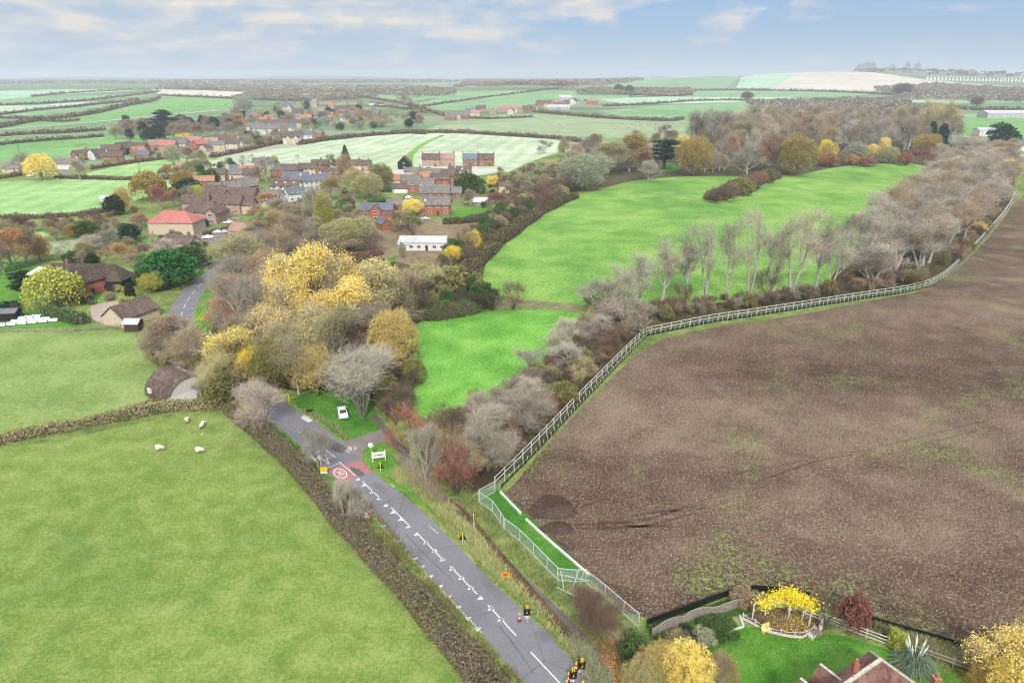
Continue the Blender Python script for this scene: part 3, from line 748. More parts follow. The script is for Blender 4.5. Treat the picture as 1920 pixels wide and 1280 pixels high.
def reg(kind, name, cat, trunk, crown, bark, foliage, tw=None):
    """trunk / crown: (V,F) arrays at a height of 10 m"""
    allv = crown[0]; w_ = np.percentile(np.abs(allv[:, :2]), 96)*2; h_ = np.percentile(allv[:, 2], 99.3)
    tm = npmesh('trunk', trunk[0], [trunk[1]], [M(bark)])
    if tw is None:
        cm = npmesh('crown', crown[0], [crown[1]], [M(foliage)])
        fm = npmesh(name, np.concatenate([trunk[0], crown[0]]), [trunk[1], crown[1]+len(trunk[0])], [M(bark), M(foliage)], [0, 1])
    else:       # a crown of plain twigs that still carries some leaves
        nc = len(crown[0]); cm = npmesh('crown', np.concatenate([crown[0], tw[0]]), [crown[1], tw[1]+nc], [M(foliage), M('twig_plain')], [0, 1])
        nt_ = len(trunk[0]); fm = npmesh(name, np.concatenate([trunk[0], crown[0], tw[0]]), [trunk[1], crown[1]+nt_, tw[1]+nt_+nc], [M(bark), M(foliage), M('twig_plain')], [0, 1, 2])
    PROTO.setdefault(kind, []).append(dict(name=name, cat=cat, trunk=tm, crown=cm, full=fm, w=w_, h=h_))
def bare(kind, name, seed, per=4, ln=.9, wd=.045, bark='bark_grey', cat='tree', lv=3, foliage='twigs', leaves=0, lsize=.16, minr=.02, **k):
    limbs, tips = skeleton(seed, levels=lv, **k); g = np.random.default_rng(seed)
    tr = Acc(); cr = Acc(); tube_np(tr, [l for l in limbs if l[2] <= 1], (7, 5), minr)
    tube_np(cr, [l for l in limbs if l[2] > 1], (4, 4, 3, 3), minr*.8)
    B = twigs(cr, tips, per, ln, wd, g)
    if leaves:
        side = g.normal(size=3); bw = np.clip(.55+.5*np.sin(B @ side*.35+g.random()*6), .08, 1); bw /= bw.sum()    # leaves hold on in patches
        C = B[g.choice(len(B), leaves, p=bw)]+g.normal(size=(leaves, 3))*.2
        reg(kind, name, cat, tr.get(), leafquads(C, lsize, g), bark, foliage, cr.get()); return
    reg(kind, name, cat, tr.get(), cr.get(), bark, foliage)
for s in (1, 2, 3):
    bare('bare', 'bare_tree', s, per=6, ln=1.0, wd=.028, minr=.014, bark='bark_pale', spread=.46, nlimb=9, clear=.16, kids=5, up=.35, stems=1+(s == 2)*2, trunk_r=.026)
for s in (15, 16):
    bare('vase', 'many_stemmed_tree', s, per=4, ln=1.1, wd=.024, minr=.012, bark='bark_grey', spread=.34, nlimb=18, clear=.05, kids=5, up=.7, stems=6, trunk_r=.016)
for s in (11, 12, 13):
    bare('tall', 'bare_poplar', s, per=4, ln=.85, wd=.018, minr=.012, bark='bark_pale', spread=.25, nlimb=10, clear=.33, kids=4, up=.75, stems=(1, 2, 3)[s-11], trunk_r=.017)
for s in (21, 22, 23):
    bare('twiggy', 'twiggy_shrub', s, per=9, ln=1.6, wd=.055, spread=.55, nlimb=9, clear=.04, kids=4, up=.5, stems=4, lv=2, trunk_r=.02, cat='shrub', bark='bark_dark', minr=.04)
for s in (31, 32, 33):
    bare('ash', 'ash_tree', s, per=4, ln=.9, wd=.026, spread=.38, nlimb=10, clear=.12, kids=5, up=.5, leaves=10500, lsize=.08, minr=.014, foliage='leaves', bark='bark_pale', trunk_r=.024)
def lobes(kind, name, seed, nl, rx, zr, nleaf, size, bark='bark_grey', foliage='leaves', cat='tree', shell=.55, lobe=(.22, .36), flat=0, clear=.15, twig=300):
    g = np.random.default_rng(seed); r = random.Random(seed)
    cs = []
    for i in range(nl):
        t = i*2.39996; f = (i+.5)/nl; z = zr[0]+(zr[1]-zr[0])*f
        rad = rx*math.sin(math.pi*min(.97, .22+.66*f))*r.uniform(.55, 1)
        cs.append(((rad*math.cos(t), rad*math.sin(t), z), r.uniform(*lobe)*rx*1.5))
    C = []
    per = nleaf//nl
    for c_, rr in cs:
        d = g.normal(size=(per, 3)); d /= np.linalg.norm(d, axis=1, keepdims=True)
        d[:, 2] = np.where(d[:, 2] < -.35, -d[:, 2], d[:, 2])
        q = np.array(c_)+d*rr*(shell+(1-shell)*g.random((per, 1))**.6)*np.array([1, 1, .8])
        sub = g.normal(size=(60, 3)); sub /= np.linalg.norm(sub, axis=1, keepdims=True)   # sub clumps, so that gaps open between them
        k = g.integers(0, 60, per); keep = g.random(per) < .55
        q = np.where(keep[:, None], np.array(c_)+sub[k]*rr*.92+g.normal(size=(per, 3))*rr*.13, q)
        C.append(q)
    C = np.concatenate(C); cr = Acc(); cr.add(*leafquads(C, size, g, flat))
    limbs, tips = skeleton(seed, h=8, spread=.34, levels=2, nlimb=7, clear=clear, kids=4, up=.5, trunk_r=.035)
    tr = Acc(); tube_np(tr, [l for l in limbs if l[2] <= 1], (7, 5), .03)
    tube_np(cr, [l for l in limbs if l[2] > 1], (3, 3), .03)
    j = g.integers(0, len(C), twig); cr.add(*ribbons(C[j]*.75, C[j]*1.04, np.full(twig, .05), g))
    reg(kind, name, cat, tr.get(), cr.get(), bark, foliage)
for s in (41, 42, 43): lobes('oak', 'broadleaf_tree', s, 22, 4.2, (2.6, 8.4), 19000, .115)
for s in (51, 52): lobes('shrub', 'leafy_shrub', s, 12, 5.2, (2.5, 7.6), 5200, .32, cat='shrub', clear=.05)
for s in (53,): lobes('bramble', 'bramble_thicket', s, 12, 5.6, (2.2, 7.4), 5200, .34, cat='shrub', clear=.05)
lobes('yew', 'evergreen_tree', 61, 22, 3.6, (1.6, 8.6), 5200, .26, shell=.75, clear=.05, cat='tree', bark='bark_dark')
def conifer(kind, name, seed, wid, n, tiers=0, size=.24):
    g = np.random.default_rng(seed)
    z = g.random(n)**.8*9.6+.3; t = g.random(n)*2*math.pi
    prof = np.clip(1-z/10.2, 0, 1)**.75 if wid > .8 else np.clip(1-(z/10.2)**3, 0, 1)**.6*np.clip(z/1.2, .4, 1)
    if tiers: prof = prof*(.62+.38*np.abs(np.sin(z*tiers)))
    rr = prof*wid*2.2*(.45+.55*g.random(n)**.4)*(1+.12*np.sin(t*5+z*2))
    C = np.c_[rr*np.cos(t), rr*np.sin(t), z-rr*(.18 if tiers else 0)]
    cr = Acc(); cr.add(*leafquads(C, size, g, .3)); tr = Acc()
    tube_np(tr, [([Vector((0, 0, -.3)), Vector((0, 0, 5)), Vector((0, 0, 9))], [.22, .14, .03], 0)], (6,))
    reg(kind, name, 'tree', tr.get(), cr.get(), 'bark_dark', 'leaves')
conifer('cone', 'conifer', 71, 1.2, 3600, 2.2)
conifer('column', 'columnar_conifer', 72, .62, 2600)
def cedar(seed):
    g = np.random.default_rng(seed); cr = Acc(); C = []
    for k in range(13):
        z = 3.2+6.3*k/13; az = k*2.4; rr = 4.6*(1-.55*k/13)
        for s in np.linspace(.25, 1, 5):
            n = 70; c_ = np.array([rr*s*math.cos(az), rr*s*math.sin(az), z+.25*s])
            C.append(c_+g.normal(size=(n, 3))*np.array([.85, .85, .16]))
    cr.add(*leafquads(np.concatenate(C), .28, g, -.5)); tr = Acc()
    L_ = [([Vector((0, 0, -.3)), Vector((.1, 0, 5)), Vector((0, .1, 9))], [.42, .25, .06], 0)]
    for k in range(13):
        z = 3.0+6.1*k/13; az = k*2.4; rr = 4.2*(1-.55*k/13)
        L_.append(([Vector((0, 0, z)), Vector((rr*.5*math.cos(az), rr*.5*math.sin(az), z+.1)), Vector((rr*math.cos(az), rr*math.sin(az), z+.2))], [.14, .09, .04], 1))
    tube_np(tr, L_, (7, 4)); reg('cedar', 'cedar_tree', 'tree', tr.get(), cr.get(), 'bark_dark', 'leaves')
cedar(81)
def willow(seed):
    g = np.random.default_rng(seed); cr = Acc(); n = 520
    t = g.random(n)*2*math.pi; rr = 4.4*np.sqrt(g.random(n)); z0 = 8.9-.17*rr**2+g.normal(size=n)*.5
    ln = g.uniform(1.5, 4.5, n)*(.4+rr/5.5)
    for k in range(9):
        f = k/9; C = np.c_[(rr+f*.5)*np.cos(t), (rr+f*.5)*np.sin(t), np.maximum(z0-ln*f*1.1, .5)]+g.normal(size=(n, 3))*.16
        cr.add(*leafquads(C, .25, g, -1.2))
    limbs, tips = skeleton(seed, h=8, spread=.36, levels=1, nlimb=8, clear=.25, kids=3, up=.6, trunk_r=.05)
    tr = Acc(); tube_np(tr, limbs, (7, 5), .04); reg('willow', 'willow_tree', 'tree', tr.get(), cr.get(), 'bark_grey', 'leaves')
willow(91)

# ---- colours of foliage (linear)
C_ = dict(hedge=(.17, .14, .095), grey=(.25, .222, .182), pale=(.36, .32, .26), tan=(.30, .225, .145), cream=(.70, .58, .27), purple=(.155, .10, .075), dark=(.085, .065, .045),
          brown=(.15, .10, .07), redtwig=(.26, .11, .085), red=(.33, .06, .05), rust=(.30, .15, .07), orange=(.46, .25, .10),
          gold=(.34, .25, .075), yellow=(.82, .66, .19), bright=(.82, .66, .04), olive=(.23, .22, .075), ochre=(.45, .36, .13),
          sage=(.32, .33, .22), lime=(.42, .43, .09), green=(.07, .12, .035), dgreen=(.022, .055, .022), bgreen=(.03, .14, .03),
          khaki=(.36, .33, .16), haze=(.205, .18, .145))
WORD = dict(cream='pale cream', grey='grey', pale='silvery', tan='tan', purple='purplish', dark='dark', brown='brown', redtwig='reddish', red='crimson', rust='rusty',
            orange='orange', gold='golden', yellow='yellow', bright='bright yellow', olive='olive', ochre='ochre', sage='sage green', lime='lime yellow',
            green='green', dgreen='dark green', bgreen='bright green', khaki='khaki', haze='dull grey')
KW = dict(vase='many-stemmed leafless tree', bare='leafless tree', tall='leafless poplar', twiggy='twiggy shrub', ash='thinning tree', oak='leafy tree', shrub='leafy bush',
          bramble='bramble thicket', yew='evergreen tree', cone='pointed conifer', column='columnar conifer', cedar='cedar tree', willow='weeping willow')
PLANTS = []
def plant(p, hm, wm, kind, col, label, group=None, small=False, jit=.12, rz=None):
    pr = PROTO[kind]; q = pr[rnd.randrange(len(pr))]
    c = C_[col]; j = 1+rnd.uniform(-jit, jit); c = (min(1, c[0]*j*(1+rnd.uniform(-.05, .05))), min(1, c[1]*j), min(1, c[2]*j))
    sz = hm/q['h']; sx = wm/q['w']; rz = rnd.uniform(0, 6.28) if rz is None else rz
    if small or q['cat'] == 'shrub':
        o = obj(q['name'], q['full'], None, p, rz, c); o.scale = (sx, sx, sz)
    else:
        o = empty(q['name'], p, rz); o.scale = (sx, sx, sz)
        obj('trunk', q['trunk'], o); obj('crown', q['crown'], o, color=c)
    tag(o, label, q['cat'], group); PLANTS.append((q, kind, o, p, hm, wm, c, rz))
    return o
def T(px, yb, yt, wpx, kind, col, place, group=None, full=None):
    p = P(px, yb); hm = htop(p, yt); wm = wpx*mpp(p)
    small = (yb-yt) < 26 if full is None else not full
    return plant(p, hm, wm, kind, col, f'{WORD[col]} {KW[kind]} {place}', group, small)
PLACED = []
def scatter(poly, n, kinds, hm, place, group, sp=.8, wr=(.7, 1.1), small=True, name=None, tries=40, img=False):
    """fill a photo-pixel polygon with single plants; kinds = [(kind, colour, weight)]"""
    pl = np.array([tuple(P(*q))[:2] for q in poly]); lo, hi = pl.min(0), pl.max(0); pts = []; ip = np.array(poly, float); ilo, ihi = ip.min(0), ip.max(0)
    cnt = 0
    while len(pts) < n and cnt < n*tries:
        cnt += 1; x, y = rnd.uniform(lo[0], hi[0]), rnd.uniform(lo[1], hi[1])
        if img: q_ = P(rnd.uniform(ilo[0], ihi[0]), rnd.uniform(ilo[1], ihi[1])); x, y = q_.x, q_.y
        if not inpoly(pl, np.array([x]), np.array([y]))[0]: continue
        h_ = rnd.uniform(*hm); w_ = h_*rnd.uniform(*wr)
        if any((x-a_)**2+(y-b_)**2 < (sp*(w_+c_)/2)**2 for a_, b_, c_ in pts): continue
        pts.append((x, y, w_))
        k, c_, _ = rnd.choices(kinds, [q[2] for q in kinds])[0]
        p = Vector((x, y, float(H(x, y))))
        if not visible(p): continue
        plant(p, h_, w_, k, c_, f'{WORD[c_]} {KW[k]} {place}', group, small)
def row(pxs, step, kinds, hm, place, group, wr=(.8, 1.1), jitter=.8, small=True):
    for p in resample(smooth(line_px(pxs), 1), step):
        h_ = rnd.uniform(*hm); k, c_, _ = rnd.choices(kinds, [q[2] for q in kinds])[0]
        x, y = p.x+rnd.uniform(-jitter, jitter), p.y+rnd.uniform(-jitter, jitter)
        if not visible((x, y, 0)): continue
        plant(Vector((x, y, float(H(x, y)))), h_, h_*rnd.uniform(*wr), k, c_, f'{WORD[c_]} {KW[k]} {place}', group, small)

# ------------------------------------------------------------------ hedges
HEDGES = {}
def hedge(px, wd, ht, col, label, flat=.7, group=None, dens=1.0, name='hedge', fol='hedge_leaves', world=False, gaps=0, size=None, cat='hedge', lump=.25):
    pts = px if world else line_px(px)
    c = smooth(pts, 1); c = resample(c, max(.8, c[0].length/250)) if len(c) > 1 else c
    if len(c) < 2: return
    P_ = np.array([(p.x, p.y) for p in c]); seg = np.linalg.norm(np.diff(P_, axis=0), axis=1); cum = np.r_[0, np.cumsum(seg)]; Ln = cum[-1]
    dist = float(np.median(np.hypot(np.hypot(P_[:, 0], P_[:, 1]), CAMH)))
    s = size or max(.13, dist/683*.62); g = np.random.default_rng(int(abs(P_[0, 0]*13+P_[0, 1]*7)) % 100000)
    area = Ln*(wd+2*ht); n = int(min(52000, dens*area/(s*s)*1.25)); n = max(n, 150)
    u = g.random(n)*Ln; i = np.clip(np.searchsorted(cum, u)-1, 0, len(seg)-1); f = (u-cum[i])/seg[i]
    b = P_[i]+(P_[i+1]-P_[i])*f[:, None]; d = (P_[i+1]-P_[i])/seg[i][:, None]; nn = np.c_[-d[:, 1], d[:, 0]]
    t = g.random(n)*(wd+2*ht)           # walk round the section: up one side, over the top, down the other
    side = t < ht; top = (t >= ht) & (t < ht+wd)
    off = np.where(side, -wd/2, np.where(top, t-ht-wd/2, wd/2)); z = np.where(side, t, np.where(top, ht, t-ht-wd))
    ph = g.random(6)*6.28
    lm = 1+lump*(np.sin(u*.9/wd+ph[0])*.5+np.sin(u*2.3/wd+ph[1])*.3+np.sin(u*.31/wd+ph[2])*.5)
    lm2 = 1+lump*.7*(np.sin(u*1.3/wd+ph[3])*.5+np.sin(u*.5/wd+ph[4])*.6)
    rr = flat+(1-flat)*np.sqrt(np.clip(1-(2*off/wd)**2, 0, 1)); z = np.where(top, ht*rr, z*np.where(top, 1, flat))
    tp_ = np.clip(np.minimum(u, Ln-u)/(wd*.6), 0, 1)**.5*.75+.25 if world != 'open' else 1
    off = off*lm2*tp_+g.normal(size=n)*s*.7; z = z*lm*(.4+.6*tp_)+g.normal(size=n)*s*.8
    x = b[:, 0]+nn[:, 0]*off; y = b[:, 1]+nn[:, 1]*off
    C = np.c_[x, y, H(x, y)+np.maximum(z, .05)]
    a = Acc(); a.add(*leafquads(C, s, g)); k = a.n
    # dark woody core under the leaves
    m = len(c); dd_ = np.gradient(P_, axis=0); dd_ /= np.linalg.norm(dd_, axis=1, keepdims=True)+1e-9; n2 = np.c_[-dd_[:, 1], dd_[:, 0]]
    rings = []; tc_ = np.clip(np.minimum(cum, Ln-cum)/(wd*.6), 0, 1)**.5*.9+.05
    lmc = 1+lump*(np.sin(cum*.9/wd+ph[0])*.5+np.sin(cum*2.3/wd+ph[1])*.3+np.sin(cum*.31/wd+ph[2])*.5)
    for o_, zz in ((-.42, -.1), (-.40, .55*flat+.05), (-.2, .8), (.2, .8), (.40, .55*flat+.05), (.42, -.1)):
        xx = P_[:, 0]+n2[:, 0]*o_*wd*tc_; yy = P_[:, 1]+n2[:, 1]*o_*wd*tc_
        rings.append(np.c_[xx, yy, H(xx, yy)+zz*ht*np.minimum(lmc, 1.1)*np.clip(tc_*1.3, 0, 1)])
    V = np.stack(rings, 1).reshape(-1, 3); ii, jj = np.meshgrid(np.arange(m-1), np.arange(5), indexing='ij')
    F = np.stack([ii*6+jj, ii*6+jj+1, (ii+1)*6+jj+1, (ii+1)*6+jj], -1).reshape(-1, 4)
    org = Vector((P_[0, 0], P_[0, 1], float(H(P_[0, 0], P_[0, 1])))); VV = np.concatenate([np.concatenate(a.V), V])-np.array(org)
    me = npmesh(name, VV, [np.concatenate(a.F), F+k], [M(fol), M('bark_dark')], [0, 1])
    o = obj(name, me, None, org, 0, C_[col]); tag(o, label, cat, group); return o
def tufts(poly, n, hgt, col, name='rough_grass', wd=.06, world=False):
    """long grass nobody could count"""
    pl = np.array([tuple(v)[:2] for v in (poly if world else line_px(poly))]); lo, hi = pl.min(0), pl.max(0); g = np.random.default_rng(n)
    x = g.uniform(lo[0], hi[0], n*4); y = g.uniform(lo[1], hi[1], n*4); k = inpoly(pl, x, y); x, y = x[k][:n], y[k][:n]
    cl = np.sin(x*.8+np.sin(y*.6)*2)*np.sin(y*.9+x*.3); keep = cl > g.uniform(-1.2, .8, len(x)); x, y = x[keep], y[keep]
    A = np.c_[x, y, H(x, y)]; D = g.normal(size=A.shape)*.45; D[:, 2] = 1; B = A+D*(hgt*g.uniform(.4, 1.2, len(A)))[:, None]
    V, F = ribbons(A, B, np.full(len(A), wd), g)
    o = obj(name, npmesh(name, V, [F], [M('leaves')]), None, (0, 0, 0), 0, col); tag(o, kind='stuff'); return o

# clipped hedge beside the sheep pasture, along the road
hedge([(425,768),(470,800),(540,862),(600,930),(660,1000),(720,1065),(790,1145),(850,1215),(920,1300),(960,1360)], 2.7, 2.1, 'hedge', 'long clipped brown hedge between the sheep pasture and the road', flat=.85, dens=1.0, size=.12, lump=.2)
hedge([(-80,850),(0,830),(120,805),(250,780),(330,765),(425,765)], 2.4, 1.7, 'khaki', 'low brown and olive hedge running left from the arched barn', flat=.7, size=.17)
hedge([(250,775),(320,752),(300,750)], 2.2, .9, 'brown', 'low tangle of brambles beside the arched barn')
tufts([(640,900),(700,950),(780,1050),(900,1190),(1000,1300),(960,1330),(880,1240),(760,1090),(680,1000),(620,920)], 26000, .55, (.20,.24,.08))
tufts([(640,900),(700,950),(780,1050),(900,1190),(1000,1300),(960,1330),(880,1240),(760,1090),(680,1000),(620,920)], 9000, .7, (.30,.17,.09))
tufts([(730,895),(800,945),(840,990),(930,1085),(1000,1150),(1120,1280),(1150,1330),(1110,1240),(1070,1195),(1000,1120),(940,1050),(870,965),(830,930),(740,870)], 44000, .6, (.42,.42,.19))
tufts([(715,890),(760,912),(830,985),(930,1090),(985,1140),(1115,1278),(1140,1300),(1020,1165),(940,1075),(850,980),(770,900)], 30000, .4, (.26,.33,.09))
tufts([(740,858),(790,880),(830,930),(828,948),(770,900)], 12000, 1.0, (.36,.32,.22))
tufts([(750,845),(800,880),(850,930),(905,1000),(965,1060),(1030,1120),(1090,1185),(1140,1240),(1170,1240),(1100,1150),(1050,1100),(990,1040),(910,950),(880,915),(820,880)], 22000, .5, (.2,.22,.085))
tufts([(1070,1190),(1130,1260),(1150,1280),(1120,1300),(1080,1240)], 8000, 1.0, (.33,.34,.2))
tufts([(1210,1175),(1300,1145),(1400,1115),(1430,1120),(1410,1150),(1320,1165),(1230,1200)], 12000, .4, (.12,.22,.06))
tufts([(1640,1170),(1700,1190),(1820,1225),(1860,1250),(1830,1262),(1740,1235),(1640,1190)], 14000, .8, (.30,.30,.14))
tufts([(900,918),(945,925),(1000,975),(1120,1090),(1050,1090),(960,1000)], 9000, .25, (.07,.26,.04))
tufts([(210,775),(300,745),(400,765),(300,775)], 5000, .5, (.15,.17,.06))
tufts([(470,765),(560,835),(600,880),(580,880),(520,820),(460,775)], 9000, .35, (.1,.22,.05))
tufts([(560,770),(620,800),(650,828),(640,805),(590,775)], 4000, .7, (.3,.3,.15))

# hedgerow belt between the lower meadow and the ploughed field
belt = [(800,805),(862,788),(905,774),(962,752),(1012,706),(1062,652),(1100,604),(1170,602),(1182,628),(1125,690),(1055,762),(985,832),(925,890),(880,900),(840,870)]
G1 = 'shrubs of the overgrown hedgerow by the pale rail fence'
scatter(belt, 170, [('twiggy','purple',4),('twiggy','dark',4),('twiggy','brown',2),('twiggy','tan',2),('twiggy','grey',1.5),('bramble','olive',1),('twiggy','khaki',2),('twiggy','redtwig',.6)], (3.2,5.2), 'in the overgrown hedgerow left of the ploughed field', G1, sp=.5, wr=(.8,1.25))
scatter([(950,750),(1050,660),(1100,610),(1150,610),(1080,690),(980,790),(920,860),(880,870),(870,810)], 13, [('bare','pale',2),('bare','grey',2)], (5.5,8), 'rising above the hedgerow by the lower meadow', 'small trees of the hedgerow', sp=.7, wr=(.9,1.2), small=False)
T(915,882,758,92,'vase','pale','with many fine stems, front tree of the lower hedgerow')
T(985,800,735,85,'vase','grey','bushy, in the hedgerow beside the tip of the lower meadow')
T(860,925,848,88,'twiggy','redtwig','at the front end of the hedgerow nearest the footpath')
T(765,850,762,80,'twiggy','redtwig','on the left edge of the hedgerow beside the driveway end')
T(800,905,790,60,'bare','pale','slim and leaning beside the footpath')
T(845,900,800,60,'twiggy','tan','between the reddish shrubs by the footpath')
T(815,860,800,60,'twiggy','olive','behind the slim leaning tree near the footpath')
T(1130,590,520,95,'bare','grey','at the top corner of the lower meadow, nearest the fence bend',)
T(1170,625,560,100,'twiggy','grey','by the fence bend')
# scrub left of lower meadow
scatter([(770,600),(776,700),(790,770),(740,800),(700,760),(700,640),(720,590)], 45, [('twiggy','purple',2),('twiggy','dark',2),('bramble','olive',2),('twiggy','tan',1)], (3.5,6), 'in the dark thicket on the left side of the lower meadow', 'shrubs of the thicket left of the lower meadow', sp=.5)
T(680,785,656,125,'vase','pale','with wide fine crown standing on the green beside the white car', full=True)
T(738,700,583,80,'oak','ochre','at the left edge of the lower meadow', full=True)
T(775,600,528,90,'twiggy','dark','behind the khaki tree at the meadow corner')
# the copse beside the bend of the road
CP = 'in the autumn copse'
for a in [
 (600,640,456,100,'ash','yellow','tallest at the back of the autumn copse'),(645,640,480,90,'ash','yellow','with the brightest crown at the back right of the copse'),
 (560,620,478,110,'ash','yellow','second along the back of the copse'),(660,650,520,100,'ash','yellow','at the right shoulder of the copse'),
 (525,600,488,100,'ash','cream','behind the grey trees of the copse'),(500,650,520,120,'bare','grey','in the middle left of the copse'),
 (545,660,535,100,'ash','yellow','in the middle of the copse'),(610,655,545,80,'ash','yellow','just right of the middle of the copse'),(585,640,520,90,'bare','tan','behind the yellow middle of the copse'),(640,650,560,70,'ash','ochre','under the right shoulder of the copse'),(515,655,560,80,'ash','ochre','left of the middle of the copse'),(460,640,510,100,'bare','grey','at the road side of the copse'),
 (590,690,570,90,'ash','cream','in the middle right of the copse'),(640,700,570,90,'ash','khaki','right of the khaki trees in the copse'),
 (500,690,580,100,'ash','cream','low in the middle of the copse'),(470,690,590,95,'ash','tan','near the road inside the copse'),
 (436,600,520,64,'ash','orange','at the bend side edge of the copse'),(428,615,555,60,'ash','orange','at the left tip of the copse by the grass bank'),
 (448,640,580,55,'oak','rust','nearest the grass bank by the bend'),(448,705,612,85,'ash','yellow','front left of the copse by the road'),
 (478,716,655,70,'ash','bright','beside the front left yellow tree of the copse'),(560,738,632,84,'ash','khaki','at the front of the copse'),(530,715,605,80,'ash','khaki','behind the front leafy ones of the copse'),
 (520,730,640,90,'oak','olive','front of the copse left of the biggest leafy one'),(590,735,650,80,'oak','ochre','front right of the copse above the green'),
 (700,620,492,100,'ash','cream','on the right of the copse'),(730,610,520,100,'ash','olive','on the far right of the copse'),
 (675,690,585,80,'bare','purple','in the dark gap right of the copse front'),(640,740,680,80,'twiggy','dark','under the copse front'),
 (610,730,690,70,'twiggy','dark','at the foot of the copse front'),(790,560,495,95,'twiggy','khaki','right of the ochre trees, behind the lower meadow'),
 (750,570,500,90,'twiggy','tan','between the copse and the allotment thicket'),(830,545,500,90,'bramble','olive','behind the top of the lower meadow'),
 (560,560,480,90,'bare','grey','at the rear of the copse'),(500,560,470,90,'bare','tan','rear left of the copse'),
 (450,545,480,90,'bare','grey','by the far end of the road bend'),(480,530,440,90,'ash','khaki','above the road end, behind the copse'),
 (430,500,445,60,'ash','khaki','beside the road where it meets the village'),(530,500,430,100,'bare','tan','behind the copse toward the village'),
 (690,660,560,90,'bare','grey','at the right flank of the copse')]:
    T(*a, group='trees of the autumn copse', full=True)
scatter([(400,640),(430,700),(520,740),(600,740),(700,760),(730,700),(760,600),(700,560),(500,560),(430,580)], 60, [('twiggy','dark',2),('twiggy','tan',2),('bramble','olive',1.5),('twiggy','khaki',1)], (3,5), 'in the undergrowth of the copse', 'undergrowth of the copse', sp=.5)
# bramble bank between the two meadows
hedge([(785,598),(850,590),(900,575)], 7, 3.0, 'green', 'dark green bramble bank above the lower meadow', flat=.6, lump=.3)
T(1338,382,352,34,'twiggy','brown','at the tip of the hedge spur')
T(1362,378,342,40,'twiggy','brown','second from the tip of the hedge spur')
T(1392,366,334,40,'bramble','olive','midway along the hedge spur')
T(1420,356,320,44,'twiggy','redtwig','at the root of the hedge spur')
T(962,580,526,52,'twiggy','brown','round and dense, right one on the line between the two meadows')
T(925,582,545,55,'twiggy','dark','left of the round brown shrub between the two meadows')
T(905,575,530,50,'bramble','green','beside the dark shrub between the two meadows')
scatter([(790,560),(870,520),(905,545),(900,580),(850,590),(780,600)], 26, [('bramble','green',2),('twiggy','dark',2),('bramble','olive',1),('twiggy','purple',1)], (3.5,6), 'in the thicket above the lower meadow', 'shrubs of the thicket above the lower meadow', sp=.55)
# hedge up the left side of the big meadow
hedge([(868,540),(885,505),(915,472),(960,432),(1020,395),(1075,368)], 7, 3.0, 'dark', 'dense dark hedgerow along the left side of the big meadow', flat=.5, lump=.35)
scatter([(800,520),(850,490),(880,450),(935,405),(1000,375),(1060,352),(1100,350),(1060,372),(1000,400),(940,440),(900,478),(875,520),(870,545)], 90, [('twiggy','brown',3),('twiggy','purple',2),('bramble','green',1.5),('twiggy','tan',1),('shrub','khaki',1)], (5,8), 'in the hedgerow on the left side of the big meadow', 'shrubs of the hedgerow left of the big meadow', sp=.5)
for a in [(885,475,432,34,'ash','bright','in the hedgerow left of the big meadow, upper one'),(845,500,462,34,'ash','bright','beside the long grey-roofed shed'),(775,500,440,0,'x','','')][:2]:
    T(*a)
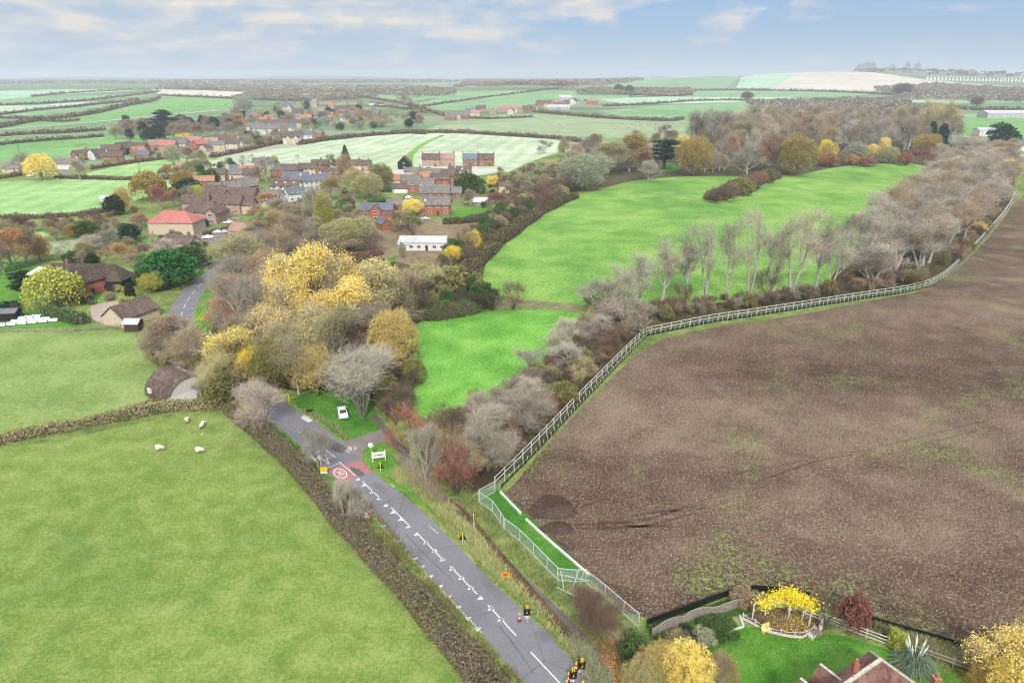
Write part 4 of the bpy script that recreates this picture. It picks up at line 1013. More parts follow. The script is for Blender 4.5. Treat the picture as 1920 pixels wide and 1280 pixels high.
# band of trees behind the big meadow
scatter([(1050,325),(1200,318),(1330,325),(1500,318),(1560,302),(1560,262),(1420,262),(1300,262),(1150,275),(1060,290)], 120, [('bare','grey',3),('bare','tan',2),('ash','khaki',2),('ash','gold',1),('twiggy','purple',2),('bare','haze',2),('ash','olive',1)], (9,16), 'in the wooded band behind the big meadow', 'trees of the band behind the big meadow', sp=.36, wr=(.65,.95), small=False, img=True)
scatter([(1290,300),(1560,294),(1780,280),(1790,236),(1600,232),(1420,240),(1330,262)], 190, [('bare','grey',3),('bare','tan',3),('ash','khaki',1.5),('ash','tan',1),('tall','pale',1)], (20,30), 'in the tall grey wood behind the meadow', 'trees of the tall grey wood', sp=.3, wr=(.5,.75), small=True, img=True)
for a in [(1245,318,262,55,'cedar','dgreen','behind the big meadow'),(1300,330,258,56,'oak','gold','beside the dark cedar behind the big meadow'),
 (1492,330,255,58,'oak','gold','at the edge of the big meadow, largest golden one'),(1455,325,250,60,'ash','rust','left of the largest golden tree'),
 (1095,356,290,85,'oak','sage','at the top left corner of the big meadow'),(1060,345,300,60,'ash','khaki','left of the pale sage tree'),
 (1180,322,250,66,'ash','gold','between the sage tree and the cedar'),(1140,325,265,66,'ash','khaki','right of the sage tree'),
 (1205,322,278,34,'ash','orange','left of the dark cedar'),(1215,340,300,40,'bare','pale','small, in front of the orange tree beside the cedar'),
 (1305,290,205,70,'bare','grey','tallest, rising behind the cedar'),(1318,270,228,16,'column','dgreen','beside the tallest grey tree'),
 (1275,300,255,30,'ash','yellow','just right of the cedar'),(1365,300,252,34,'ash','orange','among the grey trees behind the meadow'),
 (1400,330,270,60,'bare','grey','behind the hedge spur'),(1430,320,260,60,'ash','brown','right of the hedge spur'),
 (1410,300,240,30,'bare','pale','with ghostly pale branches behind the hedge spur'),
 (1545,308,262,22,'ash','bright','first of the yellow saplings behind the meadow'),(1560,308,268,20,'ash','bright','second of the yellow saplings behind the meadow'),
 (1600,306,268,40,'oak','sage','between the yellow saplings'),(1630,306,270,30,'ash','yellow','third of the yellow saplings'),(1665,306,275,34,'oak','khaki','right of the yellow saplings'),
 (1550,312,288,36,'shrub','rust','below the yellow saplings, leftmost'),(1598,310,290,24,'shrub','orange','below the yellow saplings, middle'),(1625,312,296,30,'shrub','redtwig','below the yellow saplings, right'),
 (1695,310,286,26,'shrub','rust','right end of the sapling row'),(1720,308,280,44,'twiggy','redtwig','right of the sapling row'),
 (1735,290,252,44,'oak','gold','in front of the two ivy covered poplars'),(1650,270,225,40,'ash','orange','in the tall wood'),(1655,290,258,20,'oak','yellow','behind the sapling row'),
 (1742,270,185,46,'tall','khaki','left of the two tallest poplars'),(1768,275,185,46,'tall','khaki','right of the two tallest poplars'),
 (1742,275,228,16,'column','dgreen','ivy clad below the left tall poplar'),(1762,282,232,18,'column','dgreen','ivy clad below the right tall poplar'),
 (1820,300,255,80,'bare','pale','right of the poplars'),(1874,282,232,46,'yew','dgreen','beside the white bungalow'),(1350,278,205,70,'bare','haze','in the tall wood, left end')]:
    T(*a, full=True)
# hedge spur in the big meadow
scatter([(1325,385),(1345,365),(1390,345),(1440,322),(1450,342),(1400,368),(1350,384)], 26, [('twiggy','brown',2),('twiggy','purple',2),('bramble','green',1)], (4.5,6.5), 'in the hedge spur jutting into the big meadow', 'shrubs of the hedge spur', sp=.4)
hedge([(1334,376),(1365,362),(1400,350),(1448,330)], 13, 4.2, 'brown', 'dense brown hedge spur jutting into the big meadow', flat=.5, lump=.3)
# row of leafless trees on the right of the meadow
for a in [(1165,600,498,60,'bare','pale','first of the row along the meadow edge, shortest'),(1196,585,470,62,'tall','pale','second of the row along the meadow edge'),
 (1240,572,446,62,'tall','pale','third of the row along the meadow edge'),(1283,570,430,56,'tall','grey','fourth of the row along the meadow edge'),
 (1322,568,412,60,'tall','pale','fifth of the row along the meadow edge'),(1362,566,405,56,'tall','grey','sixth of the row along the meadow edge'),
 (1404,560,394,72,'tall','pale','seventh of the row, with the fullest crown'),(1445,556,425,52,'tall','grey','eighth of the row along the meadow edge'),
 (1482,556,388,74,'tall','pale','ninth of the row, the tallest'),(1530,548,404,52,'tall','grey','tenth of the row along the meadow edge'),(1556,545,430,55,'tall','pale','last of the row before the grey wood')]:
    T(*a, group='row of leafless trees on the meadow edge', full=True)
T(1438,558,500,50,'twiggy','brown','dense, at the foot of the leafless row')
T(1278,575,530,40,'twiggy','brown','low, at the foot of the fourth leafless tree')
scatter([(1095,572),(1180,588),(1260,578),(1400,564),(1550,550),(1600,520),(1740,520),(1620,546),(1490,568),(1330,590),(1215,606),(1130,612)], 120, [('twiggy','tan',2),('twiggy','brown',3),('twiggy','purple',2),('twiggy','grey',1.5),('bramble','olive',.7)], (2.6,4.6), 'in the low hedgerow under the leafless row', 'shrubs of the hedgerow behind the pale rail fence', sp=.42)
# the grey wood on the right
scatter([(1560,545),(1620,440),(1700,372),(1745,335),(1800,318),(1880,318),(1890,360),(1850,412),(1795,470),(1725,524),(1640,545)], 130, [('tall','pale',4),('tall','tan',3),('bare','grey',1.5),('bare','pale',1),('tall','grey',2),('ash','tan',.4)], (12,18), 'in the grey leafless wood above the ploughed field', 'trees of the grey leafless wood', sp=.42, wr=(.7,1.0), small=False)
scatter([(1600,545),(1730,522),(1795,470),(1850,405),(1872,405),(1812,484),(1740,532),(1640,553)], 40, [('twiggy','brown',2),('twiggy','tan',2),('bramble','olive',1)], (3,5), 'at the foot of the grey wood', 'shrubs at the foot of the grey wood', sp=.5)
scatter([(1740,300),(1800,270),(1900,285),(1900,330),(1800,322)], 22, [('bare','pale',2),('ash','khaki',1),('bare','tan',1)], (10,15), 'at the far end of the grey wood', 'trees at the far end of the grey wood', sp=.5, small=False)
T(1890,350,300,40,'ash','yellow','at the right picture edge above the fence end')
T(1832,438,415,30,'ash','yellow','against the fence below the grey wood')
# trees between road and left field
for a in [(320,680,598,84,'ash','tan','leftmost, across the road behind the arched barn'),(370,698,612,90,'bare','tan','behind the arched barn'),(415,755,665,76,'bare','khaki','with ivy, right beside the arched barn'),
 (300,665,598,50,'twiggy','grey','left edge, along the field corner'),(350,670,600,60,'bare','pale','over the road behind the arched barn'),(345,640,600,40,'twiggy','tan','by the road bend opposite the copse'),
 (500,808,715,80,'vase','pale','white barked, overhanging the road beside the arched barn'),(597,875,806,60,'bare','grey','small, on the verge by the red road patch'),
 (650,985,895,62,'bare','pale','small, rising out of the clipped hedge'),(420,760,690,50,'yew','olive','ivy covered, at the corner of the sheep pasture')]:
    T(*a, full=True)
scatter([(265,640),(300,640),(340,665),(430,740),(420,765),(370,745),(300,690)], 34, [('twiggy','tan',2),('twiggy','grey',2),('bramble','olive',1),('twiggy','khaki',1)], (3,5), 'in the scrub between the field corner and the road', 'scrub between the left field and the road', sp=.5)
# foreground garden
T(1185,1240,1188,44,'yew','green','small and upright beside the yellow garden bushes',full=True)
T(1235,1285,1212,80,'oak','ochre','at the bottom edge beside the lawn',full=True)
T(1285,1300,1215,80,'oak','yellow','large, at the bottom edge beside the lawn',full=True)
T(1345,1305,1235,70,'ash','gold','thinning, right of the big yellow one on the lawn edge',full=True)
T(1200,1310,1240,60,'oak','khaki','at the bottom edge left of the yellow garden tree',full=True)
T(1597,1178,1120,58,'shrub','redtwig','beside the rail fence at the field edge')
T(1545,1170,1125,60,'twiggy','dark','between the yellow climber and the red shrub')
T(1680,1215,1182,34,'shrub','lime','behind the pampas grass')
T(1880,1290,1185,120,'ash','yellow','in the bottom right corner',full=True)
T(1900,1320,1240,90,'oak','yellow','at the bottom right edge',full=True)
T(1840,1290,1250,50,'oak','gold','low in the bottom right corner')
T(1092,1165,1104,60,'vase','purple','left of two inside the wire panel corner by the footpath',full=True)
T(1122,1188,1122,76,'vase','purple','inside the wire panel corner by the footpath')
T(1160,1215,1172,50,'twiggy','tan','behind the biggest purplish shrub by the footpath')
T(1395,1130,1108,50,'shrub','tan','against the black barrier at the field corner')
T(1320,1205,1180,40,'shrub','sage','against the woven fence')
T(1345,1190,1165,60,'shrub','green','behind the white garden edging')
T(1270,1212,1185,50,'twiggy','tan','under the woven fence')
T(1290,1200,1178,34,'shrub','dgreen','below the woven fence, dark')
T(1530,1190,1180,16,'shrub','pale','small, at the corner of the raised bed')

# ------------------------------------------------------------------ buildings
def window_mesh(w_, h_, frame, name='window'):
    key = ('win', round(w_, 1), round(h_, 1), frame)
    if key not in PROTO:
        f = MB(); t = .12
        f.box((0, 0, -h_/2+t/2), (w_, .1, t)); f.box((0, 0, h_/2-t/2), (w_, .1, t))
        f.box((-w_/2+t/2, 0, 0), (t, .1, h_-2*t)); f.box((w_/2-t/2, 0, 0), (t, .1, h_-2*t))
        for k in range(1, max(1, round(w_/.7))): f.box((-w_/2+k*w_/max(1, round(w_/.7)), 0, 0), (.08, .09, h_-2*t))
        g = MB(); g.box((0, .01, 0), (w_-.04, .04, h_-.04))
        PROTO[key] = (f.mesh('window', M(frame)), g.mesh('pane', M('glass')))
    return PROTO[key]
def add_window(root, x, y, z, ang, w_=1.2, h_=1.1, frame='white_paint'):
    fm, gm = window_mesh(w_, h_, frame); o = obj('window', fm, root, (x, y, z), ang); obj('pane', gm, o); return o
def roof_mb(wd, dp, hr, hip, ov=.35, th=.18):
    mb = MB(); X_, Y_ = wd/2+ov, dp/2+ov; sl = hr/(dp/2); z0 = -ov*sl
    if hip:
        rx = max(.01, wd/2-dp/2*.95)
        lo = [(-X_, -Y_, z0), (X_, -Y_, z0), (X_, Y_, z0), (-X_, Y_, z0), (-rx, 0, hr), (rx, 0, hr)]
        up = [(x, y, z+th) for x, y, z in lo]
        mb.add(up, [(0, 1, 5, 4), (1, 2, 5), (2, 3, 4, 5), (3, 0, 4)])
        mb.add(lo, [(4, 5, 1, 0), (5, 2, 1), (5, 4, 3, 2), (4, 0, 3)])
        mb.add(lo[:4]+up[:4], [(0, 1, 5, 4), (1, 2, 6, 5), (2, 3, 7, 6), (3, 0, 4, 7)])
    else:
        lo = [(-X_, -Y_, z0), (X_, -Y_, z0), (X_, 0, hr), (-X_, 0, hr), (-X_, Y_, z0), (X_, Y_, z0)]
        up = [(x, y, z+th) for x, y, z in lo]
        mb.add(up, [(0, 1, 2, 3), (3, 2, 5, 4)]); mb.add(lo, [(3, 2, 1, 0), (4, 5, 2, 3)])
        mb.add(lo+up, [(0, 1, 7, 6), (5, 4, 10, 11), (1, 2, 8, 7), (2, 5, 11, 8), (4, 3, 9, 10), (3, 0, 6, 9)])
    return mb
def wall_mb(wd, dp, hw, hr, hip):
    mb = MB(); x, y = wd/2, dp/2
    lo = [(-x, -y, -.6), (x, -y, -.6), (x, y, -.6), (-x, y, -.6)]; hi = [(-x, -y, hw), (x, -y, hw), (x, y, hw), (-x, y, hw)]
    if hip: mb.add(lo+hi, [(0, 1, 5, 4), (1, 2, 6, 5), (2, 3, 7, 6), (3, 0, 4, 7)])
    else:
        mb.add(lo+hi+[(-x, 0, hw+hr), (x, 0, hw+hr)], [(0, 1, 5, 4), (2, 3, 7, 6), (1, 2, 6, 9, 5), (3, 0, 4, 8, 7)])
    return mb
def house(px, py, wm, dp, hw, hr, rz, wall, roof, label, hip=False, cols=3, chim=(), name='house', solar=None, wings=(), frame='white_paint', door=True, gwin=True, cat='house', group=None, skyl=(), garage=False, detail=True, scale_px=False, world=None):
    f = P(px, py) if world is None else world
    if scale_px: wm = wm*mpp(f)
    a = R(rz); c = Vector((f.x-math.sin(a)*dp/2*1.0, f.y+math.cos(a)*dp/2, 0)); c.z = min(f.z, float(H(c.x, c.y)))
    root = empty(name, c, a); tag(root, label, cat, group)
    wall_mb(wm, dp, hw, hr, hip).obj('wall', M(wall), root)
    ro = roof_mb(wm, dp, hr, hip).obj('roof', M(roof), root, (0, 0, hw))
    for cx in chim:
        cy = .0; mb = MB(); mb.box((0, 0, .1), (.9, .7, 2.0)); mb.box((0, 0, 1.17), (1.05, .85, .14)); mb.tube([(-.2, 0, 1.24), (-.2, 0, 1.6)], [.13, .11], 6); mb.tube([(.2, 0, 1.24), (.2, 0, 1.6)], [.13, .11], 6)
        obj('chimney', mb.mesh('chimney', M('brick_brown' if wall != 'render_white' else 'render_white')), ro, (cx*wm/2, cy, hr))
    fl = 2 if hw > 4 else 1
    if cols and detail:
        for r_ in range(fl):
            z = 1.5+2.6*r_
            for k in range(cols):
                x = (k+.5)/cols*wm-wm/2
                if door and r_ == 0 and k == cols//2 and not garage: continue
                add_window(root, x, -dp/2-.04, z, 0, min(1.5, wm/cols*.6), 1.2, frame)
            if gwin and not hip:
                for s in (-1, 1): add_window(root, s*(wm/2+.04), 0, z, s*math.pi/2, 1.1, 1.1, frame)
        if door and not garage:
            mb = MB(); mb.box((0, 0, 0), (1.0, .1, 2.05)); x = (cols//2+.5)/cols*wm-wm/2
            d = obj('door', mb.mesh('door', M('dark_wood')), root, (x, -dp/2-.04, 1.03))
            hb_ = MB(); hb_.box((0, 0, 0), (.1, .06, .1)); obj('handle', hb_.mesh('handle', M('galvanised')), d, (.35, -.08, 0))
    if garage:
        mb = MB(); mb.box((0, 0, 0), (wm*.75, .1, 2.1)); obj('garage_door', mb.mesh('garage_door', M('white_paint')), root, (0, -dp/2-.04, 1.05))
    sl = math.atan2(hr, dp/2)
    def onroof(x, t, w_, l_, mt, nm, par):
        mb = MB(); mb.box((0, 0, 0), (w_, l_, .07)); y = -dp/2*(1-t); o = obj(nm, mb.mesh(nm, M(mt)), par, (x*wm/2, y, hr*t+.18/math.cos(sl)+.03)); o.rotation_euler = (sl, 0, 0)
    if solar: onroof(solar[0], .5, solar[1], dp*.36, 'blue_panel', 'solar_panel', ro)
    for x in skyl: onroof(x, .5, .8, 1.0, 'silver_panel', 'skylight', ro)
    for x, ww, wd, wh, whr in wings:      # gabled wing coming forward
        cx, cy = x*wm/2, -dp/2-wd/2+.002
        g = wall_mb(wd, ww, wh, whr, False); g.obj('wing_wall', M(wall), root, (cx, cy, 0), math.pi/2)
        rm = roof_mb(wd+dp/2, ww, whr, False, .3); rm.obj('wing_roof', M(roof), root, (cx, cy+dp/4, wh), math.pi/2)
        for r_ in range(2 if wh > 4 else 1): add_window(root, cx, cy-wd/2-.04, 1.5+2.6*r_, 0, min(2.2, ww*.5), 1.3, frame)
    return root
HS = house
# --- houses by the field shed and behind
HS(706,414,15,7.5,4.9,2.6,0,'brick_red','tile_slate','red brick house with slate roof and central front gable',cols=4,chim=(-.9,),wings=((0.0,5,1.6,5.2,2.4),))
HS(814,404,15,8,5,3.2,0,'brick_red','tile_grey','red brick house with mossy grey roof, beside the small lawn',cols=4,skyl=(-.55,),door=True)
HS(846,372,11,7,3,2.6,0,'brick_brown','tile_grey','low grey-roofed outbuilding behind the small lawn',cols=3)
HS(815,378,16,8,4.6,3.4,0,'brick_brown','tile_grey','grey-roofed house directly behind the mossy-roofed brick one',cols=4)
HS(790,362,15,7,4.4,3.2,0,'brick_red','tile_grey','grey-roofed brick house right of the white double garage',cols=3)
HS(751,362,9,6,2.7,2.4,0,'brick_buff','tile_brown','brown-roofed double garage with white door',garage=True,name='garage',cat='garage',cols=0)
HS(800,344,15,7,4.2,3,2,'brick_brown','tile_grey','narrow grey roof in the middle of the close',cols=4)
HS(806,335,16,6,3.6,2.6,2,'brick_brown','tile_grey','furthest grey roof of the close, below the parked cars',cols=4)
HS(836,345,9,13,4.8,3.4,-15,'brick_pink','tile_brown','gable-ended brown-roofed house in the middle of the close',cols=2)
HS(858,343,8,10,4.4,3,-10,'brick_brown','tile_brown','short brown gable house beside the tall white mast',cols=2,skyl=(.3,))
HS(771,316,9,9,4.6,4.2,90,'timber_black','tile_brown','black gabled house with white garage front at the field edge',cols=2,gwin=True)
HS(808,312,13,8,5.2,3.6,0,'brick_pink','tile_brown','brown-roofed half of the brick pair under the pale hill',cols=2,chim=(-.98,.98),frame='white_paint')
HS(836,311,12,8,5.2,3.6,0,'brick_pink','tile_pink','pinkish-roofed half of the brick pair under the pale hill',cols=2,chim=(.98,))
HS(882,312,12,8,5.2,3.6,0,'brick_brown','tile_grey','brick house with wide solar panels under the pale hill',cols=3,chim=(-.98,),solar=(0,9.5))
HS(911,312,12,8,5.2,3.6,0,'brick_brown','tile_brown','brown-roofed house at the right end under the pale hill',cols=2,chim=(-.98,.98))
HS(862,324,16,5,2.6,1.6,0,'brick_brown','tile_brown','low link building with a blue roof window',cols=3,skyl=(-.4,),name='outbuilding',cat='outbuilding')
HS(711,430,7,4,2.8,2.2,-55,'brick_red','tile_slate','small red brick outbuilding below the slate-roofed house',cols=0,name='outbuilding',cat='outbuilding')
HS(901,386,7,4.5,2.2,1.6,0,'grey_wood','white_paint','white-roofed garden shed on the lawn',cols=0,name='shed',cat='shed',hip=False)
HS(945,362,6,5,4,1.8,0,'render_cream','tile_brown','small cream house half hidden at the end of the hedgerow',cols=1)
HS(866,335,5,5,3.4,2.4,0,'render_white','white_paint','white conical-roofed garden house by the close',hip=True,cols=1,name='summerhouse',cat='summerhouse')
# field shed
HS(793,470,17.5,6,3.2,1.7,-2,'render_white','grey_sheet','long shed with pale sheet roof and three roof lights',cols=6,skyl=(-.62,0,.62),name='field_shed',cat='shed')
HS(758,470,4,5,2.6,.8,0,'render_white','white_paint','small white shed at the end of the long field shed',cols=0,name='shed',cat='shed')
# --- main village
HS(322,440,19,11,5.0,3.9,-3,'brick_buff','tile_red','buff brick house with wide red hipped roof',hip=True,cols=0,chim=(.25,))
HS(376,418,18,10,4.8,4.0,-8,'brick_pink','tile_brown','brown hipped-roof house behind the red-roofed one',hip=True,cols=4,chim=(.05,-.1),wings=((.75,5,2.5,4.6,2.2),))
HS(425,402,14,8,5,3.4,-6,'brick_pink','tile_brown','pink gabled house with brown roof by the parked cars',cols=3,chim=(-.7,))
HS(398,392,14,8,5,4.2,-25,'brick_pink','tile_brown','tall brown-roofed pink house behind the hipped one',cols=3,chim=(0,))
HS(448,385,17,8,5,3.4,-6,'brick_pink','tile_brown','long brown roof with white gable end in the village',cols=4)
HS(413,362,20,8,2.9,2.5,0,'render_white','tile_grey','low white bungalow with green-grey roof and portico',hip=True,cols=6,wings=((0,5,1.2,2.9,1.4),),name='bungalow',cat='bungalow')
HS(470,366,13,12,4.8,4.2,62,'brick_red','tile_grey','brick gabled house with big grey roof beside the orange tree',cols=3,chim=(-.9,))
HS(484,372,10,5,3.2,2,55,'brick_buff','tile_brown','small buff side building under the brick gable',cols=2,name='outbuilding',cat='outbuilding')
HS(535,366,16,8,4.8,3.2,0,'render_white','tile_brown','white rendered house with three small roof lights',cols=4,skyl=(-.6,0,.6))
HS(554,350,15,8,5,3.2,0,'render_white','tile_slate','blue-slate-roofed white house behind the three-rooflight house',cols=3)
HS(590,356,24,8,5.2,3.0,38,'render_white','tile_slate','long white terrace with slate roof running uphill',cols=8,chim=(-.5,0,.5),name='terrace_house',cat='terrace')
HS(534,333,19,10,4.6,3.6,-4,'brick_red','tile_brown','red brick hip-roofed house with projecting hip wing',hip=True,cols=4)
HS(548,333,9,12,4.6,3.6,-4,'brick_red','tile_brown','hipped brown wing right of the red brick house',hip=True,cols=2)
HS(600,322,12,7,4.6,3.2,0,'brick_red','tile_brown','brown-roofed brick house left of the ghostly tree',cols=3,chim=(.1,))
HS(650,322,21,7,4.6,3.2,-4,'brick_buff','tile_brown','long brown-roofed house behind the red leafed tree',cols=4,chim=(-.6,.8))
HS(486,320,9,7,5.5,3,0,'render_white','tile_slate','tall white house with slate roof against the pale hill',cols=2)
HS(512,318,8,7,5,3.4,90,'render_white','tile_slate','white gable house with dark chimney against the pale hill',cols=1,chim=(0,))
HS(449,446,12,8,2.6,2.6,-25,'brick_buff','tile_pink','buff garage with pink gabled roof by the car park',cols=0,name='garage',cat='garage')
HS(478,448,5,8,2.4,1,-35,'grey_wood','tile_brown','dark open-fronted garage beside the pink-roofed one',cols=0,name='garage',cat='garage')
HS(333,468,12,6,2.6,2.4,-18,'brick_buff','tile_brown','brown-roofed cottage below the red-roofed house',cols=0,chim=(.6,))
HS(345,356,12,7,3,2,0,'brick_buff','tile_pink','pinkish low house beyond the dark evergreen hedge',cols=3)
HS(352,318,15,7,3,2.4,8,'brick_pink','tile_pink','long pink-tiled barn by the pale field strip',cols=0,name='barn',cat='barn')
XH = [(368,398,12,8,4.6,3.4,10,'brick_pink','tile_brown','brown-roofed pink house tucked behind the hipped one'),
 (400,376,12,7,4.6,3,-20,'brick_brown','tile_brown','brown roof below the low white bungalow'),
 (432,372,13,8,4.8,3.4,30,'brick_red','tile_grey','grey roof right of the low white bungalow'),
 (505,385,11,7,4.6,3,-10,'render_white','tile_grey','white cottage below the three-rooflight house'),
 (560,378,10,7,4.2,3,40,'render_white','tile_slate','white end cottage at the foot of the terrace'),
 (575,330,12,8,4.8,3.2,0,'brick_buff','tile_brown','buff house behind the top of the white terrace'),
 (450,340,13,8,4.4,3.2,6,'brick_buff','tile_grey','grey-roofed buff house behind the big brick gable'),
 (680,322,11,7,4.6,3,0,'brick_pink','tile_brown','brown-roofed house at the right of the long brown one'),
 (620,338,12,7,4.2,3,-6,'brick_red','tile_brown','brick house below the ghostly tree'),
 (744,395,10,6,3,2.2,0,'brick_red','tile_grey','grey-roofed garage between the two red brick houses'),
 (770,352,12,7,4.2,3,0,'brick_brown','tile_grey','grey roof behind the double garage'),
 (868,362,12,6,3.6,2.4,0,'brick_brown','tile_grey','grey roof left of the dark evergreen of the close'),
 (775,332,12,6,3.4,2.4,0,'brick_buff','tile_grey','pale low roof at the entrance of the close'),
 (930,380,9,5,2.6,1.8,0,'brick_buff','tile_brown','small brown-roofed hut right of the lawn shed')]
for a in XH: HS(*a, cols=3, chim=(.7,))
# thatched house on the left
tr_ = HS(150,545,27,7.5,3.4,4.0,-3,'timber_black','thatch','long black barn house with dark thatch-brown roof',hip=True,cols=7,chim=(-.35,),frame='grey_wood',skyl=())
HS(187,556,6.5,14,4.6,3.6,0,'brick_red','thatch','brick and timber wing in front of the long black barn house',cols=2,frame='dark_wood') if False else None
f0 = P(176, 553)
wing = HS(0,0,13,7,4.4,3.4,65,'brick_red','thatch','half-hipped brick and timber house wing facing the gravel yard',cols=3,chim=(),frame='dark_wood',world=f0)
HS(70,527,5,5,2.4,1.6,0,'render_white','white_paint','white conservatory at the left end of the long barn house',hip=True,cols=2,name='conservatory',cat='conservatory')
# brick barn by the bend
HS(268,603,11,7.5,2.4,2.8,68,'brick_buff','tile_brown','brick barn with brown tiled roof beside the road bend',cols=0,name='barn',cat='barn')
HS(247,622,3.5,3,2.2,.8,0,'dark_wood','grey_sheet','small dark shed in front of the brick barn',cols=0,name='shed',cat='shed')
HS(8,602,6,3.5,2.2,.7,8,'timber_black','tile_slate','open-sided black field shelter at the left edge',cols=0,name='field_shelter',cat='shelter')
HS(197,383,4,4,3,1,0,'render_white','white_paint','tiny white hut in front of the round evergreen',cols=0,name='shed',cat='shed')
# --- hamlet across the field on the left
VL = [(118,318,20,8,3.4,3,-6,'render_white','tile_grey','long white house with grey-tiled lean roof by the yellow willow'),
 (48,322,9,6,2.6,2.4,0,'render_white','tile_pink','pink-roofed cottage left of the yellow willow'),
 (20,324,10,6,2.4,1.6,0,'brick_buff','tile_grey','low grey outbuilding at the left edge of the hamlet'),
 (160,300,10,8,3.6,3,60,'brick_red','tile_brown','brick gable with white bargeboards in the hamlet'),
 (172,298,13,7,3.8,2.6,0,'render_white','tile_brown','white house with tall chimney in the hamlet'),
 (188,299,8,7,4,3,70,'render_white','tile_brown','white gable facing the pale field'),
 (207,293,15,8,4.2,3.6,-4,'brick_brown','tile_brown','large brown-roofed house in the hamlet'),
 (213,303,12,7,3.4,2.8,20,'brick_brown','tile_brown','lower brown roof in front of the large one'),
 (243,290,12,9,4.6,4.4,60,'timber_black','tile_brown','black gabled barn in the hamlet'),
 (255,287,14,8,4.2,3.4,-4,'brick_red','tile_brown','dark-roofed house with a red gable end'),
 (265,294,9,8,4,3,50,'brick_red','tile_orange','red-tiled gable house in front of the dark-roofed one'),
 (300,284,12,8,4.8,4,55,'brick_pink','tile_pink','pink gabled house at the right of the hamlet'),
 (313,284,13,8,4.6,3.2,0,'brick_pink','tile_red','red-roofed house beside the pink gable'),
 (334,280,14,8,4.6,3.4,0,'brick_buff','tile_slate','slate-roofed house with solar panels in the hamlet'),
 (362,277,14,8,4.8,3.6,8,'brick_pink','tile_pink','big pinkish-roofed house near the village link'),
 (380,280,9,7,4.2,3.4,60,'brick_red','tile_red','bright red gable at the hamlet end'),
 (395,275,12,7,4,3,0,'brick_buff','tile_pink','buff house just past the bright red gable'),
 (412,268,10,7,4,3,0,'brick_buff','tile_brown','small buff house by the long hedge'),
 (428,272,14,7,4.4,3,4,'brick_pink','tile_brown','brown-roofed row by the long hedge'),
 (458,268,12,7,4.4,3,0,'brick_buff','tile_brown','pale-fronted house left of the cream house'),
 (470,262,12,7,4.4,3,0,'brick_pink','tile_slate','slate-roofed semi beside the flowering hedge')]
for a in VL: HS(a[0],a[1],a[2]*1.15,a[3]*1.1,a[4]*1.15,a[5]*1.15,*a[6:], cols=2, chim=(.8,))
